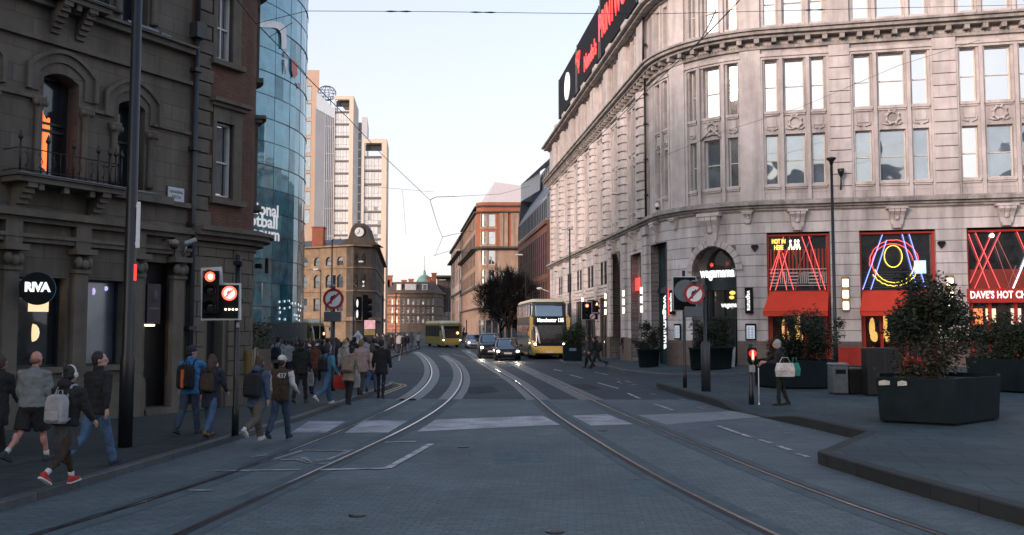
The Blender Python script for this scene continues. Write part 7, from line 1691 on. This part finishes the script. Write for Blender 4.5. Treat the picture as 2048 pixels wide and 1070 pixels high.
person(onp(190, 936), 1.77, R(-18), "man in a black jacket and blue jeans looking to the right beside the tall pole", 'black', .46, lc='jeans', lw=1.05, look=R(-60), stride=-.34, arms=((.1, .3, .14), (-.30, .30, .22)), shoes='navy', collar=True, fine=.011)
P = person(onp(378, 869), 1.74, R(-8), "man in a bright blue jacket and blue beanie with his hand on the woman's shoulder", 'blue', .46, lc='djeans', lw=1.1, hs='short', hat=('beanie', 'navy'), look=R(-35), stride=-.22, arms=((-.1, .3, .12), (1.0, .9, .30)), shoes='dgrey', collar=True, bulk=1.08)
backpack(P, "black rucksack with an orange stripe on the man in the bright blue jacket", 'black', .34, .50, .18, .0, stripe='orange')
P = person(onp(420, 875), 1.60, R(-10), "woman in a dark coat with loose brown hair beside the man in bright blue", 'navy', .36, lc='jeans', lw=1.15, hair='brown', hs='long', stride=.24, arms=((-.1, .3, .12), (.25, .45, .2)), shoes='tan', flare=1.10)
backpack(P, "brown leather rucksack on the woman with loose brown hair", 'brown', .27, .36, .12, .06)
P = person(onp(512, 884), 1.64, R(-14), "woman in a mid blue coat with wide grey trousers and white shoes", 'slate', .38, lc='khaki', lw=1.3, hair='brown', hs='bob', stride=.46, arms=((.1, .5, .12), (-.1, .35, .12)), shoes='white', flare=1.14, lean=.10, hood=True)
backpack(P, "black rucksack on the woman in the mid blue coat", 'black', .34, .46, .17, .02)
P = person(onp(560, 878, .06), 1.63, R(-12), "person in a dark varsity jacket with white sleeves and a white cap", 'brown', .46, lc='djeans', lw=1.1, hs='short', hat=('cap', 'white'), stride=-.24, arms=((.1, .5, .14), (.05, .9, .24)), shoes='navy', sleeve='white', bulk=1.08)
t0, UB_, hz_, k_, A_ = P
m_ = MB(); m_.T = UB_; 
text("jacket_digits", "437", .13, cm('white'), UB_ @ Matrix.Translation((.085, -.155, hz_+.40)) @ Matrix.Rotation(R(90), 4, 'X'), t0, .004, .004)
P = person((at(556, 700, 33.5).x, 33.5, LP), 1.76, R(-8), "person in a dark cap with a navy rucksack behind the white cap", 'lgrey', .46, lc='navy', hs='short', hat=('cap', 'black'), stride=.2, fine=.016)
backpack(P, "navy rucksack on the person in the dark cap", 'navy', .36, .46, .18, .02)
person(onp(601, 806), 1.76, R(-8), "tall person in a black hooded top and black trousers before the tram stop crowd", 'black', .46, lc='black', hood=True, hs='short', stride=-.2, arms=((.05, .25, .12), (.1, .5, .12)), shoes='dgrey', fine=.014, bulk=1.08)
person((at(626, 700, 29.0).x, 29.0, LP), 1.70, R(-4), "person in a rust jacket with a bright orange collar in the crowd", 'rust', .46, lc='black', hood=False, collar=True, hair='brown', stride=.25, fine=.016)
P = person(onp(652, 809), 1.68, R(-30), "person in a denim jacket with turquoise sleeves and flared jeans in mid stride", 'denim', .47, lc='jeans', lw=1.35, hair='black', hs='bob', stride=.40, arms=((.2, .9, .16), (.2, .5, .14)), shoes='white', sleeve='teal', fine=.014)
backpack(P, "black bag slung on the person in the denim jacket", 'black', .28, .36, .14, .08)
P = person(onp(698, 810), 1.60, R(-12), "woman in a beige parka leaning forward with her dark hair in a bun", 'beige', .40, lc='black', hair='black', hs='bun', stride=.16, arms=((.2, .6, .12), (-.15, .3, .35)), lean=.24, flare=1.12, hood=False, fine=.014)
backpack(P, "grey brown rucksack on the woman in the beige parka", 'beige', .32, .40, .17, .02)
person((at(722, 700, 28.6).x, 28.6, LP), 1.72, R(-6), "person in a fluffy pale pink coat in the middle of the crowd", 'pink', .42, lc='dgrey', hair='tan', hs='short', stride=.2, bulk=1.22, fine=.016)
person((at(744, 700, 30.0).x, 30.0, LP), 1.58, R(-6), "shorter person in a cream fleece beside the fluffy pale pink coat", 'cream', .45, lc='jeans', hair='brown', hs='long', stride=-.2, bulk=1.10, fine=.016)
person((at(690, 700, 31.5).x, 31.5, LP), 1.68, R(-6), "person with a pale hood behind the beige parka", 'cream', .46, lc='navy', hair='blond', hs='bob', hood=True, stride=.2, fine=.018)
person(onp(762, 797, .06), 1.78, R(-4), "man in a black coat and slim black trousers at the end of the kerb", 'black', .42, lc='black', lw=.82, hair='black', stride=.14, arms=((.05, .25, .22), (.05, .25, .22)), fine=.014, bulk=1.08)
# small bags carried in the crowd
def carrier(label_, p, c, w, h, rz=0, lean=0):
    t = empty("carrier_bag", p, rz, label_, "bag"); m_ = MB(); m_.loft([[(-w/2, -.05, 0), (w/2, -.05, 0), (w/2, .05, 0), (-w/2, .05, 0)], [(-w*.55, -.07, h*.5), (w*.55, -.07, h*.5), (w*.55, .07, h*.5), (-w*.55, .07, h*.5)], [(-w*.45, -.02, h), (w*.45, -.02, h), (w*.45, .02, h), (-w*.45, .02, h)]], True, True); m_.build("bag_body", cm(c), t, bevel=.015)
    m_ = MB(); m_.tube([(-w*.3, 0, h), (-w*.15, 0, h+.14), (w*.15, 0, h+.14), (w*.3, 0, h)], .010, 5); m_.build("handle", cm(c), t); return t
carrier("bright red bag at the hip of the woman in the beige parka", (at(680, 770, 26.2).x, 26.2, LP+.36), 'red', .34, .40)
carrier("white plastic bag right of the woman in the beige parka", (at(712, 765, 26.3).x, 26.3, LP+.40), 'lgrey', .22, .50)
carrier("white carrier bag between the black hooded top and the denim jacket", (at(620, 760, 26.5).x, 26.5, LP+.42), 'lgrey', .20, .42)
# further people: one build per look, copied along the street
far_kinds = []
for nm, kw in (("black", dict(top='black', lc='black')), ("navy", dict(top='navy', lc='djeans', hs='long', hair='brown')), ("grey", dict(top='lgrey', lc='black', hair='brown')), ("rust", dict(top='rust', lc='navy', hs='bob', hair='black')), ("white", dict(top='white', lc='djeans', hs='short', hair='brown')), ("dark", dict(top='dgrey', lc='djeans', hood=True))):
    far_kinds.append(dict(kw, nm=nm))
def far_person(px, Y, z, h, kind, rz, label_, first={}, group=None):
    kw = dict(far_kinds[kind]); nm = kw.pop('nm'); x = at(px, 650, Y).x
    if kind not in first:
        first[kind] = person((x, Y, z), 1.72, rz, label_, stride=.28, fine=.022, **kw)[0]; o = first[kind]
    else: o = copy_tree(first[kind])
    o.location = (x, Y, z); o.rotation_euler = (0, 0, rz); o["label"] = label_; o.scale = (h/1.72,)*3
    if group: o["group"] = group
    return o
G = "people in the crowd crossing before the museum"
crowd = [(570, 40, 0, "dark clad walker at the left edge of the crowd beside the museum foot"), (584, 38, 5, "hooded dark figure between the dark cap and the black hooded top"), (612, 41, 1, "long haired navy figure seen past the black hooded top"), (635, 43, 4, "white topped figure behind the rust jacket"), (645, 36, 0, "black clad figure just behind the denim jacket"), (660, 45, 2, "pale grey topped figure under the no right turn sign"), (672, 40, 5, "hooded figure directly below the no right turn sign pole"), (676, 33, 1, "long haired figure in navy left of the pale hood"), (703, 38, 3, "rust coloured figure behind the fluffy pink coat"), (709, 34, 0, "black clad figure between the pale hood and the fluffy pink coat"), (735, 40, 1, "navy figure behind the cream fleece"), (741, 36, 5, "hooded dark figure left of the man in the black coat"), (752, 43, 2, "pale grey figure left behind the man in the black coat"), (596, 46, 3, "rust topped figure far behind the black hooded top"), (622, 48, 0, "black clad figure in front of the hidden bus")]
for px, Y, kd, lb in crowd: far_person(px, Y, LP if Y < 36 else .0, 1.62+.16*rnd.random(), kd, R(rnd.uniform(-25, 20)), lb, group=G)
more = [(577, 37, 2, "pale grey topped figure just right of the dark cap"), (590, 42, 1, "navy figure with long hair behind the hooded dark figure"), (604, 37, 5, "second hooded figure beside the black hooded top"), (616, 45, 4, "white topped figure far behind the rust jacket"), (629, 38, 2, "pale grey figure behind the rust jacket"), (641, 40, 0, "black clad figure behind the turquoise sleeves"), (655, 38, 5, "hooded figure left of the sign pole"), (665, 34, 4, "white topped figure right of the denim jacket"), (683, 37, 0, "black clad figure behind the pale hood"), (695, 42, 4, "white topped figure far behind the beige parka"), (715, 42, 1, "navy long haired figure under the white diamond sign"), (726, 46, 3, "rust topped figure below the tram signal"), (731, 35, 2, "pale grey figure just behind the fluffy pink coat"), (747, 38, 0, "black clad figure behind the cream fleece"), (758, 47, 1, "navy figure beyond the man in the black coat"), (772, 52, 5, "hooded figure right of the man in the black coat")]
for px, Y, kd, lb in more: far_person(px, Y, LP if Y < 36 else .0, 1.62+.16*rnd.random(), kd, R(rnd.uniform(-25, 20)), lb, group=G)
G = "small distant people beyond the junction"
far = [(748, 62, 4, "distant white topped figure beside the pink poster"), (757, 66, 0, "distant black figure right of the pink poster"), (768, 70, 5, "distant hooded figure near the thick dark pole"), (776, 64, 1, "distant navy figure right of the thick dark pole"), (785, 72, 0, "distant black figure before the domed building"), (792, 80, 3, "distant rust figure before the domed building"), (799, 74, 2, "distant pale grey figure before the domed building"), (808, 70, 0, "distant dark figure left of the turning bus"), (814, 78, 1, "distant navy figure left of the turning bus"), (823, 85, 5, "hooded figure nearest the turning bus"), (837, 92, 2, "pale figure at the corner of the turning bus"), (932, 118, 0, "tiny dark figure on the warehouse pavement"), (927, 125, 1, "tiny navy figure further along the warehouse pavement")]
for px, Y, kd, lb in far: far_person(px, Y, .0, 1.62+.16*rnd.random(), kd, R(rnd.uniform(-160, 160)), lb, group=G)
# right-hand side
P = person((at(1193, 700, 48.5).x, 48.5, 0), 1.80, R(62), "person in a long black coat with a rucksack striding across the side of the road", 'black', .34, lc='black', hood=True, stride=-.50, arms=((.3, .5, .12), (-.3, .3, .12)), lean=.14, flare=1.1, fine=.016)
backpack(P, "black rucksack on the striding person in the long black coat", 'black', .34, .46, .2, .06)
person((at(1176, 700, 49.6).x, 49.6, 0), 1.74, R(70), "second dark coated person crossing just left of the striding one", 'dgrey', .36, lc='black', hair='brown', stride=.20, fine=.016)
person((at(1250, 700, 56.2).x, 56.2, .13), 1.70, R(150), "person in dark clothes at the foot of the tall lamp post by the arch", 'black', .44, lc='black', hair='brown', stride=.06, shoes='white', fine=.018)
cw_ = gp(1562, 812, .2)
P = person(cw_, 1.70, R(72), "grey haired woman in a black coat reaching for the pedestrian signal post", 'black', .44, lc='black', lw=.95, hair='lgrey', hs='bob', stride=.10, arms=((.35, 1.35, .10), (1.02, .05, .04)), look=R(12), lean=.08, skin='fair', fine=.012, hood=True)
hand = Matrix.Translation(cw_) @ Matrix.Rotation(R(72), 4, 'Z') @ (P[4][1][2]+P[4][1][3]*.09)
t = empty("white_cane", (hand.x-.02, hand.y, .2), R(0), "thin white cane standing upright between the woman and the signal post", "cane")
m_ = MB(); m_.tube([(0, 0, .03), (0, 0, hand.z-.2-.06)], .013, 7); m_.build("shaft", white_paint, t); m_ = MB(); m_.tube([(0, 0, hand.z-.28), (0, 0, hand.z-.2+.12)], .018, 7); m_.build("grip", sig_black, t); m_ = MB(); m_.lathe([(.02, 0), (.026, .02), (.015, .05)], n=8); m_.build("tip", sign_face, t)
lh = Matrix.Translation(cw_) @ Matrix.Rotation(R(72), 4, 'Z') @ P[4][0][1]
bx, by = at(1569, 735, lh.y-.10).x, lh.y-.14
t = carrier("white shopping bag with small coloured marks hanging from the woman's arm", (bx, by, .2+.78), 'white', .46, .36, R(-8)); 
m_ = MB()
for q in range(14):
    x, z = rnd.uniform(-.2, .2), rnd.uniform(.04, .32); m_.box(x, x+.018, -.078, -.072, z, z+.022)
m_.build("coloured_marks", mat("bag_marks", (.35, .12, .10), .7, var=.8, s=30), t)["kind"] = "stuff"
t = carrier("green tote bag behind the white shopping bag", (bx+.27, by+.05, .2+.80), 'green', .26, .34, R(20))
# ================================================================== shrubs, the bare tree, overhead wires
leaf_d = mat("leaf_dark", (.012, .020, .013), .6, spec=.25, var=.5, s=3); leaf_m = mat("leaf_mid", (.024, .036, .021), .6, spec=.3, var=.5, s=3); leaf_r = mat("leaf_russet", (.045, .022, .014), .7, var=.4, s=3); twig_m = mat("twig", (.016, .013, .011), .9)
def shrub(label_, c, rx, ry, h, n, ls, seed, mats=(leaf_d, leaf_m), dens=1.0, lobes=9, russet=0, top=1.0):
    r_ = random.Random(seed); t = empty("shrub", c, 0, label_, "shrub")
    br = MB(); tips = []
    for k in range(lobes):
        a = 2*math.pi*k/lobes+r_.uniform(-.4, .4); rr = r_.uniform(.15, .95); z = h*r_.uniform(.12, 1.0 if rr < .55 else .78)*top
        e = Vector((rx*rr*math.cos(a), ry*rr*math.sin(a), z)); m = e*.5+Vector((r_.uniform(-.1, .1), r_.uniform(-.1, .1), .1*h)); br.tube([(r_.uniform(-.12, .12)*rx, r_.uniform(-.12, .12)*ry, 0), m, e], [.022, .014, .006], 5); tips.append((e, r_.uniform(.24, .50)))
        for q in range(3): f = e+Vector((r_.gauss(0, .25)*rx, r_.gauss(0, .25)*ry, r_.uniform(-.12, .25)*h)); br.tube([m.lerp(e, .6), f], [.008, .003], 4); tips.append((f, r_.uniform(.16, .34)))
    for k in range(lobes//2): a = r_.uniform(0, 6.28); tips.append((Vector((rx*.55*math.cos(a), ry*.55*math.sin(a), h*r_.uniform(.06, .22))), r_.uniform(.24, .36)))
    br.build("stems", twig_m, t)
    mb = MB()
    for i in range(n):
        e, rad = tips[r_.randrange(len(tips))]; s = rad*(rx+h)/2
        d = Vector((r_.gauss(0, 1), r_.gauss(0, 1), r_.gauss(0, .9))); d = d.normalized()*s*r_.random()**.45; p = e+d
        if p.z < .02: p.z = abs(p.z)+.02
        a = Vector((r_.gauss(0, 1), r_.gauss(0, 1), r_.gauss(.25, .6))).normalized(); b = a.cross(Vector((r_.gauss(0, 1), r_.gauss(0, 1), r_.gauss(0, 1)))).normalized(); l = ls*r_.uniform(.6, 1.35); w_ = l*.36
        mb.cur = 2 if (russet and p.z < h*.45 and r_.random() < russet) else (0 if r_.random() < .62 else 1)
        mb.add([p-a*l*.5, p+b*w_*.5, p+a*l*.5, p-b*w_*.5], [(0, 1, 2, 3)])
    mb.build("foliage", [mats[0], mats[1], leaf_r], t); return t
def on(P, dz=-.10): b = P.location; hts = {0: 1.0, 1: .95, 2: 1.05, 3: 1.0, 4: 1.0, 5: .92, 6: .98}; return (b.x, b.y, b.z+hts[PL.index(P)]+dz)
shrub("large dark leafy bush with russet lower leaves in the foreground planter", (on(PL[0])[0]+.05, on(PL[0])[1]+.2, on(PL[0])[2]), .86, .86, 1.95, 10500, .11, 3, russet=.35, lobes=13)
shrub("loose grey green shrub in the planter behind the woman with the cane", (PL[1].location.x+.55, PL[1].location.y+.2, on(PL[1])[2]), 1.0, .8, 1.55, 7500, .11, 5, lobes=12)
shrub("small sprig of dark foliage at the left of the planter behind the woman", (PL[1].location.x-.45, PL[1].location.y+.1, on(PL[1])[2]), .42, .45, .75, 1200, .10, 6, lobes=7)
shrub("wide dark bush in the planter at the right picture edge", on(PL[2]), 1.45, 1.2, 1.50, 10000, .12, 8, lobes=14)
shrub("bush in the round planter at the foot of the stone arch", on(PL[3]), .68, .62, 1.25, 2600, .12, 9)
shrub("thin bush in the small pot left of the arch", on(PL[4]), .42, .4, 1.25, 1200, .12, 10)
shrub("bush in the round planter before the vertical white lettering", on(PL[5]), .66, .6, 1.30, 2600, .13, 11)
shrub("dense green bush in the square planter by the double decker bus", on(PL[6]), .72, .65, 1.45, 3600, .14, 12, mats=(mat("leaf_green", (.026, .050, .020), .55, var=.5, s=3), leaf_m))
p = at(508, 690, 47); shrub("dark bush at the foot of the glass museum beside the brick corner", (p.x, 47, .1), .9, .8, 2.6, 2600, .16, 13)
# bare tree, dense with twigs
def bare_tree(label_, base, h, spread, seed):
    r_ = random.Random(seed); t = empty("bare_tree", base, 0, label_, "tree"); tr = MB(); tw = MB()
    def grow(p, d, l, rad, lev):
        q = p+d*l; mid = p+d*l*.5+Vector((r_.gauss(0, .05), r_.gauss(0, .05), 0))*l
        (tr if lev < 3 else tw).tube([p, mid, q], [max(rad, .017), max(rad*.85, .015), max(rad*.66, .013)], 6 if lev < 2 else 4 if lev < 4 else 3, caps=False)
        if lev >= 8 or l < .10: return
        for k in range(5 if lev == 0 else (3 if lev < 7 else 2)):
            a = r_.uniform(.35, .85) if lev else r_.uniform(.45, .95); az = r_.uniform(0, 2*math.pi)
            s_ = d.orthogonal().normalized(); s_.rotate(Matrix.Rotation(az, 3, d)); nd = (d*math.cos(a)+s_*math.sin(a)+Vector((0, 0, .14))).normalized()
            st = p.lerp(q, r_.uniform(.55, 1.0)) if lev else p.lerp(q, r_.uniform(.75, 1))
            grow(st, nd, l*r_.uniform(.68, .92), rad*.62, lev+1)
    grow(Vector((0, 0, 0)), Vector((.02, 0, 1)), h*.17, .20, 0)
    tr.build("trunk", twig_m, t); c = tw.build("crown", mat("fine_twigs", (.005, .005, .005), .95), t); t.scale = (.74, .74, 1.0); return t
bare_tree("bare winter tree thick with dark twigs before the brick office", (at(1016, 680, 97).x, 97, .12), 13.0, 3, 21)
bare_tree("second bare tree close behind the first one before the warehouse", (at(1000, 680, 104).x, 104, .12), 11.0, 3, 23)
# overhead tram wires
wire_m = mat("wire_dark", (.02, .021, .023), .5, .4)
def wire(label_, pts, r=.014, name="overhead_wire", sag=0.0, ins=()):
    P3 = [at(*p) for p in pts]; out = []
    for a, b in zip(P3, P3[1:]):
        n = 8
        for k in range(n): q = a.lerp(b, k/n); q.z -= sag*4*(k/n)*(1-k/n); out.append(q)
    out.append(P3[-1]); t = empty(name, out[0], 0, label_, "overhead wire"); mb = MB(); mb.tube([p-out[0] for p in out], r, 5); mb.build("cable", wire_m, t)
    if ins:
        mb = MB()
        for k, l in ins:
            i = k*(len(out)-1); i0 = int(i); q = out[i0].lerp(out[min(i0+1, len(out)-1)], i-i0)-out[0]; d = (out[min(i0+1, len(out)-1)]-out[max(i0-1, 0)]).normalized(); mb.tube([q-d*l, q-d*l*.6, q, q+d*l*.6, q+d*l], [.008, .022, .010, .022, .008], 6)
        mb.build("insulator", sig_black, t)
    return t
wire("span wire crossing the whole sky near the top of the picture", [(612, 22, 22), (850, 23, 22.3), (1070, 26, 22.6), (1300, 28, 23), (1740, 17, 26), (2120, 8, 30)], .008, ins=((.155, .34), (.305, .34), (.745, .40)))
wire("dark wire running from the brick corner down across the glass museum into the street", [(470, -6, 20), (511, 45, 22), (560, 95, 25), (610, 150, 29), (700, 240, 37), (765, 310, 46), (860, 400, 62)], .016)
wire("thin wire from the museum edge to the brick corner", [(511, 47, 22), (613, 22, 24.5)], .010); wire("short bracing wire below the museum wire", [(538, 75, 23.4), (585, 45, 24.0)], .010)
wire("wire dropping from the bend over the street towards the horizon", [(860, 400, 62), (875, 450, 85), (885, 475, 110), (870, 512, 140)], .022)
wire("bent wire arm reaching right over the street", [(860, 400, 62), (872, 394, 62), (910, 393, 62)], .022, ins=((.9, .3),)); wire("thin span wire from the street bend to the brick office", [(910, 393, 62), (1000, 388, 78), (1060, 372, 92)], .016)
wire("lower short wire arm on the right of the hanging wire", [(885, 474, 108), (905, 469, 112), (945, 462, 120)], .03); wire("lowest thin wire before the warehouse", [(868, 511, 140), (905, 500, 150)], .03)
wire("faint wire left over the street", [(730, 372, 60), (800, 378, 70), (868, 384, 80)], .012); wire("faint vertical hanger over the street", [(805, 380, 90), (812, 470, 110)], .014)
wire("dark wire rising steeply across the curved facade to the top of the picture", [(1500, -28, 22), (1475, 5, 23), (1420, 62, 26), (1372, 108, 29), (1290, 185, 36), (1180, 290, 52), (1085, 395, 78)], .016, ins=((.22, .3), (.34, .3)))
wire("second wire close beside the steep one on the curved facade", [(1432, 20, 25), (1418, 50, 26), (1398, 85, 27.5), (1372, 108, 29)], .014, ins=((.2, .2), (.55, .2)))
wire("thin wire slanting across the banded piers of the curved facade", [(1320, 315, 42), (1450, 262, 40), (1600, 215, 38), (1800, 130, 36), (1960, 80, 34)], .008)
